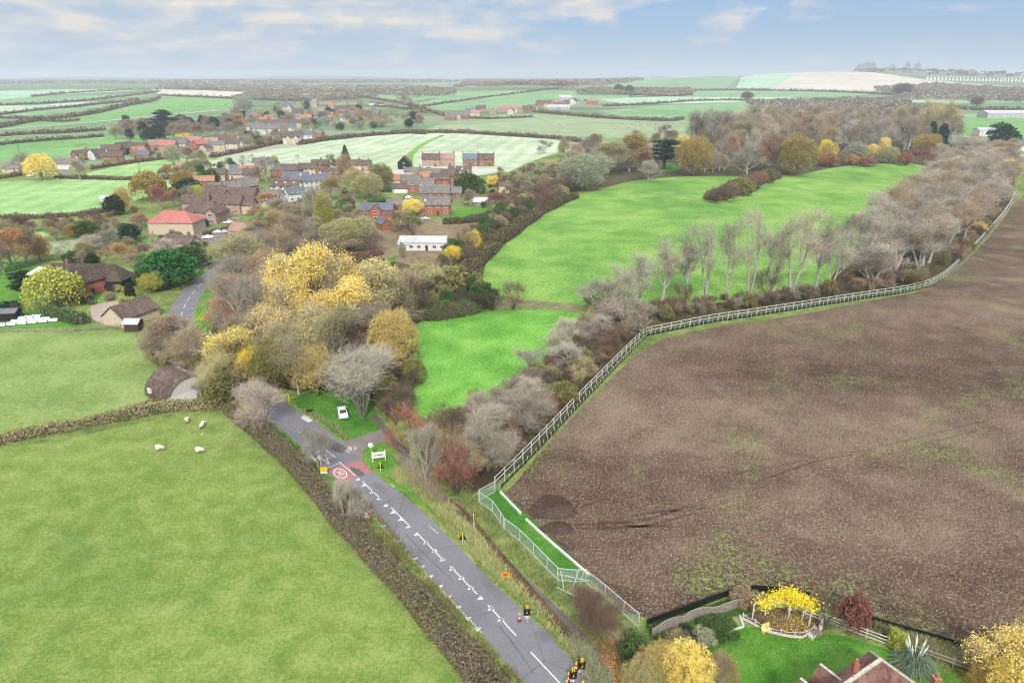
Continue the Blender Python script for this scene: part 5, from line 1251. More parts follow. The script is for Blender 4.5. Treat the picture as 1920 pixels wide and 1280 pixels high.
VF = [(548,271,15,8,5.4,4.2,0,'render_cream','tile_brown','cream double-gabled house above the pale hill',((-.35,5,1.5,5.4,3.2),(.5,5,1.5,5.4,3.2))),
 (573,264,12,8,4.6,3.2,0,'render_white','tile_slate','blue-roofed house behind the cream one',()),
 (500,252,26,8,4.6,3.4,0,'render_white','tile_grey','long grey-roofed row in the upper village, lower one',()),
 (530,249,24,8,4.8,3.4,0,'render_white','tile_slate','long row with blue panels beside the white houses',()),
 (480,246,18,8,4.2,3.2,12,'brick_buff','tile_grey','grey-roofed hall in the upper village',()),
 (545,240,24,8,4.6,3.4,0,'brick_buff','tile_brown','long brown-roofed row, upper one',()),
 (505,240,20,8,4.6,3.2,0,'brick_buff','tile_brown','brown-roofed row right of the pink gable',()),
 (484,226,10,9,5,4.4,80,'brick_pink','tile_pink','pink gable house below the big leafless tree',()),
 (470,224,12,8,4.6,3.2,0,'brick_pink','tile_slate','slate roof beside the pink gable house',()),
 (494,232,10,7,4,3,0,'brick_red','tile_orange','orange-roofed cottage beneath the pink gable house',()),
 (535,207,18,9,5,4,0,'brick_buff','tile_slate','grey-roofed farmhouse in the upper village trees',()),
 (550,210,9,8,5,3.6,70,'render_cream','tile_slate','cream gable next to the grey farmhouse',()),
 (616,206,16,9,5.6,5,0,'brick_buff','tile_orange','orange-roofed hall next to the church tower',()),
 (640,212,18,9,5.6,4,0,'brick_pink','tile_brown','brick terrace below the orange hall, left part',()),
 (655,212,18,9,6,4,0,'brick_pink','tile_brown','brick terrace below the orange hall, right part',()),
 (652,222,14,8,4,3,0,'render_white','tile_slate','low white house under the brick terrace',()),
 (610,184,26,10,5,4,0,'brick_pink','tile_orange','pink farm building on the skyline above the church',()),
 (575,184,30,12,4,4,-4,'grey_sheet','white_paint','large pale farm shed on the skyline above the church',()),
 (700,198,14,8,4,3.4,0,'render_white','tile_slate','white cottage among the fields right of the church',()),
 (712,200,12,8,4,3,0,'brick_buff','tile_brown','brown cottage among the fields right of the church',()),
 (902,210,14,9,4.6,4.6,0,'brick_pink','tile_brown','brown hipped house at the left of the far farm row',()),
 (945,211,20,9,5,4,0,'brick_pink','tile_pink','pink-walled pair in the far farm row',()),
 (965,212,16,9,5,3.6,0,'render_white','tile_orange','white-fronted orange roof in the far farm row',()),
 (850,224,18,9,5,4,0,'brick_buff','tile_grey','stone farmhouse in the far left of the farm row',()),
 (868,224,16,9,5,4,0,'brick_brown','tile_grey','grey-roofed house beside the stone farmhouse',()),
 (885,218,20,9,4,3,6,'brick_buff','tile_pink','low pale barn beside the stone farmhouse',()),
 (1020,199,26,12,5,4,0,'brick_red','tile_brown','brick farm range on the far hillside',()),
 (1048,206,34,14,4,3,0,'grey_sheet','grey_sheet','grey farm shed in front of the far farmyard',()),
 (1060,189,24,12,6,4,0,'grey_sheet','grey_sheet','pale tall barn at the back of the far farmyard',()),
 (1082,197,22,14,6,5,70,'render_white','tile_brown','white gable barn in the far farmyard',()),
 (1110,195,22,10,5,3,0,'brick_red','tile_pink','red-roofed cottage at the right end of the far farmyard',()),
 (1040,198,14,10,5,3,0,'brick_red','tile_red','red brick house in the middle of the far farmyard',()),
 (1862,256,26,12,5,2,0,'render_white','grey_sheet','flat-roofed white building behind the dark evergreen',()),
 (1905,284,22,12,4,4,15,'render_white','tile_slate','slate-roofed bungalow at the right picture edge',()),
 (1895,222,60,24,6,3,0,'grey_sheet','grey_sheet','long pale industrial shed at the right edge',())]
for a in VF: HS(a[0],a[1],a[2]*1.2,a[3]*1.1,a[4]*1.25,a[5]*1.25,*a[6:10], cols=2 if a[2] < 22 else 5, chim=(.8,) if a[2] < 20 else (), wings=a[10])
# small houses packed between the named ones
def rowh(pts, step, lab, grp, sc=1.0, seed=1):
    r = random.Random(seed); ws = ['brick_red', 'brick_brown', 'brick_pink', 'render_white', 'brick_buff', 'render_cream']; rs_ = ['tile_brown', 'tile_brown', 'tile_grey', 'tile_slate', 'tile_orange', 'tile_brown']
    wn = dict(brick_red='red brick', brick_brown='brown brick', brick_pink='pink brick', render_white='white rendered', brick_buff='buff brick', render_cream='cream rendered'); rn = dict(tile_brown='brown', tile_grey='grey', tile_slate='slate', tile_orange='orange')
    for k, p in enumerate(resample(line_px(pts), step)):
        w_, r_ = r.choice(ws), r.choice(rs_); p = gz((p.x+r.uniform(-4, 4), p.y+r.uniform(-5, 5)))
        HS(0, 0, r.uniform(8, 13)*sc, r.uniform(6.5, 8)*sc, r.uniform(3.4, 5)*sc, r.uniform(2.6, 3.6)*sc, r.choice((0, 0, -12, 15, 75, 90)), w_, r_, f'{wn[w_]} house with {rn[r_]} roof {lab}', cols=2, chim=(r.choice((-.8, .8)),), world=p, group=grp, door=False)
rowh([(385,350),(440,330),(500,346)], 22, 'on the back lane of the main village', 'houses on the back lane of the main village', 1, 3)
rowh([(300,362),(350,352),(400,345)], 26, 'left of the low white bungalow', 'houses left of the low white bungalow', 1, 4)
rowh([(400,284),(470,272),(540,262),(600,258)], 26, 'below the upper village rows', 'houses below the upper village rows', 1.1, 5)
rowh([(440,236),(520,228),(600,230),(680,226)], 34, 'in the trees of the upper village', 'houses in the trees of the upper village', 1.2, 6)
rowh([(560,218),(620,222),(690,216),(720,222)], 36, 'around the church', 'houses around the church', 1.3, 7)
rowh([(840,226),(900,214),(960,215),(1010,205),(1090,194),(1120,196)], 40, 'in the far farm row', 'houses in the far farm row', 1.4, 8)
rowh([(740,348),(790,346),(850,352)], 17, 'in the heart of the brick close', 'houses in the heart of the brick close', .9, 9)
rowh([(460,402),(520,398),(560,392)], 18, 'behind the village car park', 'houses behind the village car park', .9, 10)
rowh([(200,302),(260,298),(330,292),(400,284)], 30, 'along the lower edge of the hamlet', 'houses along the lower edge of the hamlet', .9, 11)
# church
cp = P(592, 208); ch = empty('church', cp); tag(ch, 'pale stone village church with square tower among trees', 'church')
t_ = MB(); t_.box((0, 0, 9), (8, 8, 20)); t_.obj('tower', M('stone'), ch)
t_ = MB()
for sx in (-1, 1):
    for sy in (-1, 1): t_.box((sx*3.6, sy*3.6, 19.8), (.9, .9, 1.6))
for k in (-1, 0, 1):
    for s in (-1, 1): t_.box((k*1.8, s*3.8, 19.4), (1, .35, .8)); t_.box((s*3.8, k*1.8, 19.4), (.35, 1, .8))
t_.obj('parapet', M('stone'), ch)
wall_mb(16, 9, 7, 4, False).obj('nave', M('stone'), ch, (12.2, 2, 0)); roof_mb(16, 9, 4, False).obj('roof', M('tile_slate'), ch, (12.4, 2, 7))
for k in range(2): add_window(ch, -1.2+2.4*k, -4.05, 14, 0, 1.0, 2.2, 'stone')

# house at the bottom edge
bz = 6.0
ap = Pz(1652, 1236, bz+1.2); lf = Pz(1560, 1300, bz+1.2)
rootb = empty('house', (ap.x, ap.y, 0)); tag(rootb, 'large house with lichen-edged brown tiled roof at the bottom edge', 'house')
rd = (lf-ap); rd.z = 0; rl = 16; rd.normalize(); nd = Vector((rd.y, -rd.x, 0))
if nd.y > 0: nd = -nd
def lp(u, v, z): q = rd*u+nd*v; return (q.x, q.y, z)
rz_, ez = bz+1.2, bz-3.4
mb = MB(); ev = 3.5
pts = [lp(0, 0, rz_), lp(rl, 0, rz_), lp(-5.0, ev, ez), lp(rl, ev, ez), lp(-5.0, -ev, ez), lp(rl, -ev, ez)]
lowp = [(x, y, z-.2) for x, y, z in pts]
mb.add(pts, [(0, 1, 3, 2), (1, 0, 4, 5), (0, 2, 4)]); mb.add(lowp, [(2, 3, 1, 0), (5, 4, 0, 1), (4, 2, 0)])
mb.add(pts+lowp, [(2, 3, 9, 8), (4, 2, 8, 10), (5, 4, 10, 11), (3, 1, 7, 9), (1, 5, 11, 7)])
bro = mb.obj('roof', M('tile_near'), rootb)
mb = MB(); mb.bar(lp(0, 0, rz_+.08), lp(rl, 0, rz_+.08), .34, .2); mb.bar(lp(0, 0, rz_+.05), lp(-5.0, ev, ez+.05), .3, .16); mb.bar(lp(0, 0, rz_+.05), lp(-5.0, -ev, ez+.05), .3, .16)
mb.obj('ridge_tiles', M('lichen_ridge'), bro)
mb = MB(); mb.add([lp(-4.6, ev-.4, -.3), lp(rl-.3, ev-.4, -.3), lp(rl-.3, -ev+.4, -.3), lp(-4.6, -ev+.4, -.3), lp(-4.6, ev-.4, ez), lp(rl-.3, ev-.4, ez), lp(rl-.3, -ev+.4, ez), lp(-4.6, -ev+.4, ez)], [(0, 1, 5, 4), (1, 2, 6, 5), (2, 3, 7, 6), (3, 0, 4, 7)])
mb.obj('wall', M('brick_red'), rootb)
slp = Vector(lp(1, ev, ez))-Vector(lp(1, 0, rz_))
for u in (1.2, 3.6):
    c0 = Vector(lp(u, 0, rz_))+slp*.55; e1 = Vector(lp(1, 0, 0)); e2 = slp.normalized(); n_ = e1.cross(e2).normalized(); n_ = n_ if n_.z > 0 else -n_
    mb = MB(); q = [c0+n_*.12+e1*a_*.5+e2*b_*.65 for a_, b_ in ((-1, -1), (1, -1), (1, 1), (-1, 1))]; q2_ = [v-n_*.1 for v in q]
    mb.add(q+q2_, [(0, 1, 2, 3), (0, 1, 5, 4), (1, 2, 6, 5), (2, 3, 7, 6), (3, 0, 4, 7)]); mb.obj('skylight', M('silver_panel'), bro)
for u, hh in ((3.6, 4.6), (6.6, 4.4)):
    g = wall_mb(5, 3.4, hh-1.2, 1.6, False); ang = math.atan2(nd.y, nd.x)
    c_ = Vector(lp(u, -1.0, 0)); g.obj('dormer_wall', M('brick_red'), rootb, c_, ang)
    rr_ = roof_mb(5, 3.4, 1.6, False).obj('dormer_roof', M('tile_near'), rootb, c_+Vector((0, 0, hh-1.2)), ang)
    q = MB(); q.bar((-2.8, 0, 1.82), (2.8, 0, 1.82), .25, .14); obj('ridge_tiles', q.mesh('ridge_tiles', M('lichen_ridge')), rr_)
mb = MB(); mb.box((0, 0, 0), (.5, .5, 1.2)); mb.tube([(0, 0, .6), (0, 0, 1.0)], [.15, .13], 8); obj('chimney', mb.mesh('chimney', M('brick_red')), bro, lp(3.5, -.5, rz_+.5))
mb = MB(); mb.box((0, 0, -1), (.7, .7, 3)); mb.tube([(0, 0, .5), (0, 0, .95)], [.2, .16], 8); obj('chimney', mb.mesh('chimney', M('brick_red')), bro, Pz(1755, 1276, 6.2)-Vector((ap.x, ap.y, 0)))

# ------------------------------------------------------------------ arched barn
p0, p1 = P(400-60, 764), P(372, 748)        # front gable foot, left and right as seen
gl = P(316, 764); bk = P(271, 740)-gl; bk.normalize(); ax_ = Vector((bk.y, -bk.x, 0)); W_ = 9.6; gr = gl+ax_*W_
back = P(272, 742)-gl; back.z = 0; dn = Vector((-ax_.y, ax_.x, 0)); L_ = (P(271, 740)-gl).length; Rr = W_/2
nb = empty('arched_barn', (gl+gr)/2, math.atan2(ax_.y, ax_.x)); tag(nb, 'rusty corrugated arched barn with whitewashed front wall by the field hedge', 'barn')
mb = MB(); nseg = 22; HH = 4.7
prof = [(-Rr*math.cos(math.pi*k/nseg), HH*math.sin(math.pi*k/nseg)) for k in range(nseg+1)]
vs_ = []; fs_ = []; ny = 46
for j in range(ny):
    y = L_*j/(ny-1)-.15; r_ = .03*(j % 2)
    vs_ += [(x*(1+r_/Rr), y, z*(1+r_/HH)) for x, z in prof]
for j in range(ny-1):
    for k in range(nseg): a_ = j*(nseg+1)+k; fs_.append((a_, a_+1, a_+nseg+2, a_+nseg+1))
mb.add(vs_, fs_); rf = mb.obj('roof', M('rust_sheet'), nb)
for j, k in ((12, 13), (18, 13), (24, 13), (30, 13), (36, 13)):
    x0, z0 = prof[k]; x1, z1 = prof[k+2]; m2 = MB(); y = L_*j/(ny-1)
    m2.add([(x0*1.02, y, z0*1.02), (x0*1.02, y+.5, z0*1.02), (x1*1.02, y+.5, z1*1.02), (x1*1.02, y, z1*1.02)], [(0, 1, 2, 3)]); m2.obj('roof_light', M('grey_sheet'), rf)
mb = MB(); zs = 1.9
k0 = [p for p in prof if p[1] <= zs]; mid = [p for p in prof if p[1] > zs]
xe = Rr*math.sqrt(1-(zs/HH)**2)
lowp = [(-Rr*.97, 0, -.3)]+[(x*.97, 0, z*.97) for x, z in prof if x < 0 and z <= zs]+[(-xe*.97, 0, zs), (xe*.97, 0, zs)]+[(x*.97, 0, z*.97) for x, z in prof if x > 0 and z <= zs]+[(Rr*.97, 0, -.3)]
mb.add(lowp, [tuple(range(len(lowp)))]); mb.obj('front_wall', M('white_paint'), nb)
mb = MB(); upp = [(-xe*.97, .03, zs)]+[(x*.97, .03, z*.97) for x, z in mid]+[(xe*.97, .03, zs)]
mb.add(upp, [tuple(range(len(upp)))]); mb.obj('gable_boards', M('pale_wood'), nb)
mb = MB(); mb.add([(x, L_-.2, z) for x, z in prof], [tuple(range(len(prof)))]); mb.obj('rear_wall', M('grey_wood'), nb)
mb = MB(); yw = L_*.72; mb.box((-Rr-.02, yw, 1.3), (.4, 1.0, .1)); mb.box((-Rr-.02, yw, 2.1), (.4, 1.0, .1)); mb.box((-Rr-.02, yw-.5, 1.7), (.4, .1, .9)); mb.box((-Rr-.02, yw+.5, 1.7), (.4, .1, .9))
mb.obj('side_window', M('white_paint'), nb)

# ------------------------------------------------------------------ vehicles
def car_body():
    prof = [(-2.1, .32), (-2.14, .62), (-2.05, .85), (-1.25, .96), (-.55, 1.42), (.65, 1.44), (1.45, 1.02), (2.0, .95), (2.12, .75), (2.1, .32)]
    mb = MB(); n = len(prof); vs_ = []
    for x, z in prof:
        t = .72 if z > 1.2 else (.85 if z > .8 else .88)
        vs_ += [(x, -t*(.78 if z > 1.2 else 1), z), (x, t*(.78 if z > 1.2 else 1), z)]
    fs_ = [(2*i, 2*i+1, 2*i+3, 2*i+2)[::-1] for i in range(n-1)]+[tuple(2*i for i in range(n)), tuple(2*i+1 for i in range(n))[::-1]]
    mb.add(vs_, fs_); return mb
CARM = {}
def paint(nm, c):
    m, nt = newmat(nm); finish(nt, c, .25, spec=.5); return m
for nm, c in (('car_white', (.7, .7, .7)), ('car_silver', (.42, .43, .45)), ('car_dark', (.03, .035, .045)), ('car_blue', (.04, .08, .2)), ('car_red', (.3, .02, .02))): paint(nm, c)
gm = MB()
gm.add([(-1.22, -.60, .99), (-1.22, .60, .99), (-.62, .53, 1.40), (-.62, -.53, 1.40)], [(0, 1, 2, 3)])
gm.add([(1.40, -.60, 1.08), (1.40, .60, 1.08), (.72, .53, 1.42), (.72, -.53, 1.42)], [(3, 2, 1, 0)])
for s in (-1, 1):
    gm.add([(-1.05, s*.72, 1.0), (-.05, s*.72, 1.0), (-.05, s*.585, 1.37), (-.55, s*.585, 1.37)], [(0, 1, 2, 3)]); gm.add([(.05, s*.72, 1.0), (1.25, s*.72, 1.04), (.65, s*.585, 1.38), (.05, s*.585, 1.37)], [(0, 1, 2, 3)])
glass_me = gm.mesh('windows', M('glass'))
for v in glass_me.vertices: v.co.z += .03; v.co.y *= 1.04
wmb = MB(); wmb.tube([(0, -.11, 0), (0, .11, 0)], [.32, .32], 16); tyre_me = wmb.mesh('wheel', M('rubber'))
wmb = MB(); wmb.tube([(0, -.12, 0), (0, .12, 0)], [.19, .19], 10); rim_me = wmb.mesh('rim', M('galvanised'))
lmb = MB(); lmb.box((0, 0, 0), (.1, .36, .16)); lamp_me = lmb.mesh('headlight', M('silver_panel'))
BODY = {}
def car(px, py, rz, col, label, group=None, world=None):
    if col not in BODY: BODY[col] = car_body().mesh('body', M(col))
    r_ = empty('parked_car', P(px, py) if world is None else world, R(rz)); tag(r_, label, 'car', group)
    obj('body', BODY[col], r_); obj('windows', glass_me, r_)
    for x in (-1.3, 1.3):
        for s in (-1, 1): w_ = obj('wheel', tyre_me, r_, (x, s*.78, .32)); obj('rim', rim_me, w_)
    for s in (-1, 1): obj('headlight', lamp_me, r_, (-2.1, s*.58, .7))
    return r_
car(643,778,108,'car_white','white saloon car parked alone on the green beside the pale leafless tree')
car(228,590,5,'car_silver','silver car parked on the gravel yard by the brick barn')
G='cars parked in the village car park'
for a in [(408,437,20,'car_white','white car nearest the red-roofed house'),(421,437,25,'car_silver','silver car second from the red-roofed house'),
 (428,419,40,'car_white','white car in front of the pink gabled house'),(437,413,40,'car_silver','silver car behind the white one by the pink gabled house'),
 (390,447,10,'car_white','white car beside the hedge corner of the car park'),(480,378,0,'car_blue','dark blue car under the buff side building'),
 (385,496,60,'car_white','white van-like car by the road end'),(490,425,30,'car_white','white car by the green conifer'),
 (793,320,0,'car_white','white car on the track below the brick pair'),(803,317,0,'car_blue','blue car behind the white one below the brick pair'),
 (765,372,30,'car_white','white car beside the double garage'),(772,378,0,'car_dark','dark car in front of the double garage'),
 (798,412,0,'car_silver','silver car below the yellow maple'),(57,331,0,'car_white','white car near the yellow willow')]:
    car(*a, group=None)

# ------------------------------------------------------------------ fences
PM = {}
def pmesh(key, fn, name, mt):
    if key not in PM: PM[key] = fn().mesh(name, M(mt))
    return PM[key]
def rail_fence(pts, label, step=3.0, h=1.2, rails=(1.1, .65), wood='pale_wood', post=(.12, .12), net=None, rail=(.06, .12), name='fence', cat='fence', world=False, cap=100, over=.12, nudge=0, rail_mat=None):
    w_ = pts if world else line_px(pts)
    c = resample(w_, step)
    if len(c) < 2: c = w_
    org = gz(c[0]); root = empty(name, org); tag(root, label, cat)
    g = [gz(p)-org for p in c]
    def pf(): return MB().box((0, 0, (h+over)/2-.15), (post[0], post[1], h+over+.3))
    me = pmesh(('post', h, post, wood, over), pf, 'post', wood)
    dist = [(gz(p)-Vector((0, 0, 60))).length for p in c]; order = sorted(range(len(g)), key=lambda i: dist[i])
    keep = set(order[:cap]); rest = MB()
    for i, p in enumerate(g):
        d = g[min(i+1, len(g)-1)]-g[max(i-1, 0)]; a_ = math.atan2(d.y, d.x)
        if i in keep: obj('post', me, root, p, a_)
        else: rest.box(p+Vector((0, 0, (h+over)/2)), (post[0], post[1], h+over), a_)
    if rest.v: tag(rest.obj('far_posts', M(wood), root), kind='stuff')
    for z in rails:
        mb = MB()
        for a_, b_ in zip(g, g[1:]): mb.bar(a_+Vector((0, 0, z)), b_+Vector((0, 0, z)), rail[0], rail[1])
        mb.obj('rail', M(rail_mat or wood), root)
    if net:
        mb = MB(); vs_ = []
        for p in g: vs_ += [p+Vector((0, 0, net[1])), p+Vector((0, 0, net[2]))]
        mb.add(vs_, [(2*i, 2*i+2, 2*i+3, 2*i+1) for i in range(len(g)-1)]); mb.obj('netting', M(net[0]), root)
    return root
MAIN = [(928,914),(1000,842),(1070,768),(1140,696),(1208,628),(1330,603),(1490,579),(1620,558),(1700,547),(1755,531),(1800,492),(1850,438),(1885,398),(1905,362)]
mw = smooth(line_px(MAIN[:5]), 0)[:-1]+[P(1208,628)]+smooth(line_px(MAIN[5:]), 1)
rail_fence(mw, 'long pale rail and green mesh fence along the ploughed field', step=3.2, h=1.9, rails=(1.9, 1.1), net=('netting', .35, 1.15), world=True, rail=(.08, .14), post=(.14, .14), name='rail_fence')
# black ground barrier with short stakes on the field side
def barrier(w_, label, h=.55, stake=None, mt='black_plastic', name='silt_barrier', thick=.05, cap=100):
    c = resample(w_, 1.6); org = gz(c[0]); root = empty(name, org); tag(root, label, 'barrier'); g = [gz(p)-org for p in c]
    mb = MB()
    for a_, b_ in zip(g, g[1:]): mb.bar(a_+Vector((0, 0, h/2)), b_+Vector((0, 0, h/2)), thick, h)
    mb.obj('sheet', M(mt), root)
    if stake:
        me = pmesh(('stake', stake), lambda: MB().box((0, 0, stake[0]/2-.1), (.1, .1, stake[0]+.2)), 'stake', stake[1])
        ds = sorted(range(len(g)), key=lambda i: (c[i]-Vector((0, 0, 60))).length); keep = set(ds[:cap]); rest = MB()
        for i, p in enumerate(g):
            if i in keep: obj('stake', me, root, p)
            else: rest.box(p+Vector((0, 0, stake[0]/2)), (.08, .08, stake[0]))
        if rest.v: tag(rest.obj('far_stakes', M(stake[1]), root), kind='stuff')
    return root
def offset(w_, k):
    o_ = []
    for i, p in enumerate(w_):
        d = w_[min(i+1, len(w_)-1)]-w_[max(i-1, 0)]; d.z = 0; d.normalize(); o_.append(p+Vector((d.y, -d.x, 0))*k)
    return o_
barrier(offset(mw, .9), 'black sheet barrier with pale stakes in front of the long rail fence', .5, (.95, 'pale_wood'))
barrier(smooth(line_px([(1212,1173),(1300,1141),(1360,1118),(1402,1107),(1470,1112),(1530,1124)]), 1), 'curved black sheet barrier along the ploughed soil left of the yellow climber', 1.0, None)
barrier(smooth(line_px([(1622,1165),(1700,1188),(1760,1205),(1822,1224)]), 1), 'straight black sheet barrier behind the pampas grass', 1.1, None)
barrier(line_px([(938,924),(962,949),(985,973)]), 'short white sheet edging by the fence corner', .35, None, 'white_paint', 'white_edging', .25)
barrier(line_px([(986,975),(1030,1015),(1080,1058),(1118,1092)]), 'long white sheet edging between the bright grass strip and the field', .35, None, 'white_paint', 'white_edging', .25)
# wire panel fences by the footpath
def panels(px, label, h=2.0, step=3.4, lean=0, top=None):
    w_ = line_px(px); c = resample(w_, step, True); org = gz(c[0]); root = empty('wire_panel_fence', org); tag(root, label, 'fence'); g = [gz(p)-org for p in c]
    pm_ = pmesh(('gpost', h), lambda: MB().box((0, 0, h/2), (.09, .09, h)), 'post', 'galvanised')
    for p in g: obj('post', pm_, root, p)
    mb = MB(); wm_ = MB()
    for a_, b_ in zip(g, g[1:]):
        for z in (.12, h-.05): mb.bar(a_+Vector((0, 0, z)), b_+Vector((0, 0, z)), .07)
        wm_.add([a_+Vector((0, 0, .12)), b_+Vector((0, 0, .12)), b_+Vector((0, 0, h-.05)), a_+Vector((0, 0, h-.05))], [(0, 1, 2, 3)])
    mb.obj('rail', M('galvanised'), root); wm_.obj('wire_mesh', M('wire_mesh'), root); return root
panels([(928,922),(898,938),(899,939.5)], 'wire panels turning the corner at the near end of the long rail fence')
panels([(898,942),(925,960),(944,990)], 'wire panels beside the footpath sign post', step=3.2)
panels([(946,993),(975,1015),(1000,1040),(1020,1062),(1045,1086)], 'wire panel fence between the footpath and the bright grass strip')
panels([(1045,1088),(1070,1092),(1098,1090)], 'short cross run of leaning wire panels above the purplish shrub', step=2.4)
panels([(1098,1092),(1125,1112),(1160,1143),(1197,1175)], 'wire panel fence between the purplish shrub and the ploughed field')
br = MB(); q0 = P(1060, 1110)
for a_, b_ in (((1057,1105,0),(1050,1066,2.2)),((1072,1105,0),(1084,1067,2.4)),((1085,1100,0),(1094,1066,2.2)),((1043,1075,1.6),(1104,1078,1.6)),((1043,1100,.6),(1090,1100,.6))):
    A = P(a_[0], a_[1]+0); A.z += a_[2]*0; B = P(b_[0], b_[1]+30); B.z += b_[2]; br.bar(A-q0, B-q0, .09)
o = br.obj('leaning_scaffold_poles', M('galvanised'), None, q0); tag(o, 'bundle of leaning white poles above the purplish shrub', 'poles')
# farm and garden fences
rail_fence([(0,622),(60,624),(120,624),(180,619),(245,613)], 'grey post and rail fence along the top of the left field', 2.4, 1.1, (1.0, .6), 'grey_wood', name='rail_fence')
rail_fence([(1510,1152),(1560,1172),(1600,1186),(1650,1205),(1672,1213)], 'grey post and rail fence behind the garden lawn, left part', 2.2, 1.2, (1.15, .7, .25), 'pale_wood', name='rail_fence')
rail_fence([(1700,1222),(1760,1242),(1830,1268),(1900,1300)], 'grey post and rail fence behind the garden lawn, right part past the pampas', 2.2, 1.2, (1.15, .7), 'grey_wood', name='rail_fence')
rail_fence([(990,566),(1040,572),(1078,574)], 'thin wire fence between the two meadows', 3, 1.1, (1.0, .5), 'grey_wood', rail=(.03, .03), name='wire_fence')
# woven fence with a wavy top
wv = resample(smooth(line_px([(1222,1195),(1262,1176),(1310,1158),(1360,1150),(1400,1136),(1434,1130)]), 2), .3); org = gz(wv[0])
root = empty('woven_fence', org); tag(root, 'grey woven hazel fence with wavy top at the garden edge', 'fence')
mb = MB(); tp = MB(); n = len(wv)
for i in range(n-1):
    def top(k): return 1.15+.4*abs(math.sin(k*.3/2.0*1.4))
    a_, b_ = wv[i]-org, wv[i+1]-org; rows = 12
    for r_ in range(rows):
        za, zb = top(i)*(r_+.5)/rows, top(i+1)*(r_+.5)/rows; off_ = Vector((0, .05*(1 if (r_+i) % 2 else -1), 0))
        mb.bar(a_+off_+Vector((0, 0, za)), b_-off_+Vector((0, 0, zb)), .05, .09)
    tp.bar(a_+Vector((0, 0, top(i)+.05)), b_+Vector((0, 0, top(i+1)+.05)), .1, .08)
mb.obj('woven_panel', M('grey_wood'), root); tp.obj('top_rail', M('grey_wood'), root)
for i in range(0, n, 6): obj('post', pmesh('wpost', lambda: MB().box((0, 0, .7), (.1, .1, 1.5)), 'post', 'grey_wood'), root, wv[i]-org)
# raised bed with edging boards and rope posts
bedpx = [(1392,1160),(1415,1172),(1440,1185),(1475,1193),(1503,1196),(1515,1190),(1530,1178)]
bw = line_px(bedpx); root = empty('raised_bed', bw[0]); tag(root, 'raised garden bed with board edging and rope on short posts', 'garden bed')
mb = MB()
for a_, b_ in zip(bw, bw[1:]): mb.bar(a_-bw[0]+Vector((0, 0, .15)), b_-bw[0]+Vector((0, 0, .15)), .1, .3)
mb.obj('edging_board', M('pale_wood'), root)
rp = resample(bw, 1.5); rope = MB()
pm_ = pmesh('rpost', lambda: MB().box((0, 0, .45), (.12, .12, .9)), 'post', 'pale_wood')
for p in rp: obj('post', pm_, root, p-bw[0])
for a_, b_ in zip(rp, rp[1:]):
    pp = [(a_.lerp(b_, t/6)-bw[0])+Vector((0, 0, .82-.22*math.sin(math.pi*t/6))) for t in range(7)]
    rope.tube(pp, [.035]*7, 5)
rope.obj('rope', M('pale_wood'), root)
# pergola carrying the yellow climber
pg0 = P(1410, 1160); root = empty('pergola', pg0); tag(root, 'weathered timber pergola over the raised bed, covered by the yellow climber', 'pergola')
pp_ = [P(1410,1160),P(1434,1153),P(1478,1158),P(1504,1160),P(1516,1173),P(1478,1146)]
for p in pp_: obj('post', pmesh('pgpost', lambda: MB().box((0, 0, 1.15), (.14, .14, 2.3)), 'post', 'pale_wood'), root, p-pg0)
mb = MB()
for i, j in ((0, 1), (1, 5), (5, 3), (3, 4), (0, 2), (2, 4), (1, 2), (5, 2)): mb.bar(pp_[i]-pg0+Vector((0, 0, 2.33)), pp_[j]-pg0+Vector((0, 0, 2.33)), .1, .14)
mb.obj('beam', M('pale_wood'), root)
g = np.random.default_rng(5); C = []
path_ = [P(1428,1162),P(1450,1155),P(1470,1152),P(1492,1157),P(1512,1166),P(1475,1158),P(1486,1150)]
for k, p in enumerate(path_):
    n_ = 420; q = g.normal(size=(n_, 3))*np.array([.6, .6, .3])+np.array([p.x, p.y, 2.55+(k % 3)*.25]); C.append(q)
C = np.concatenate(C)-np.array(path_[2]); V_, F_q = leafquads(C, .11, g, .2)
root = empty('climbing_tree', path_[2]); tag(root, 'bright yellow climber spreading over the pergola', 'tree')
obj('crown', npmesh('crown', V_, [F_q], [M('leaves')]), root, color=C_['bright'])
mb = MB(); mb.tube([(0, 0, -.2), (.2, .1, 1.4), (.1, 0, 2.5)], [.12, .09, .05], 7); mb.tube([(.2, .1, 1.4), (1, .2, 2.4)], [.07, .04], 6); mb.tube([(.2, .1, 1.4), (-1, 0, 2.5)], [.07, .04], 6); mb.obj('trunk', M('bark_dark'), root)
# fallen leaves under it
def litter(cpx, rx, ry, n, col, z=.03, s=.07):
    p = P(*cpx); gg = np.random.default_rng(n); q = gg.normal(size=(n, 2))*np.array([rx, ry]); C = np.c_[p.x+q[:, 0], p.y+q[:, 1], np.full(n, z)+gg.random(n)*.05]
    V_, F_ = leafquads(C, s, gg, -3); o = obj('fallen_leaves', npmesh('fallen_leaves', V_, [F_], [M('leaves')]), None, (0, 0, 0), 0, C_[col]); tag(o, kind='stuff')
litter((1470,1168), 1.9, 1.1, 1500, 'gold'); litter((1490,1170), 1.6, 1.0, 900, 'yellow')
litter((1148,1240), 1.1, 3.2, 1200, 'rust'); litter((1152,1225), .8, 3, 900, 'orange'); litter((1160,1262), .7, 2, 700, 'yellow')
litter((1820,1262), 2.6, 2.0, 1200, 'rust'); litter((1830,1272), 2.2, 2.0, 900, 'gold')
litter((1445,1215), 2.2, 1.5, 140, 'gold')
litter((440,700), 3, 3, 1500, 'yellow', s=.12); litter((395,590), 2, 4, 900, 'yellow', s=.12)
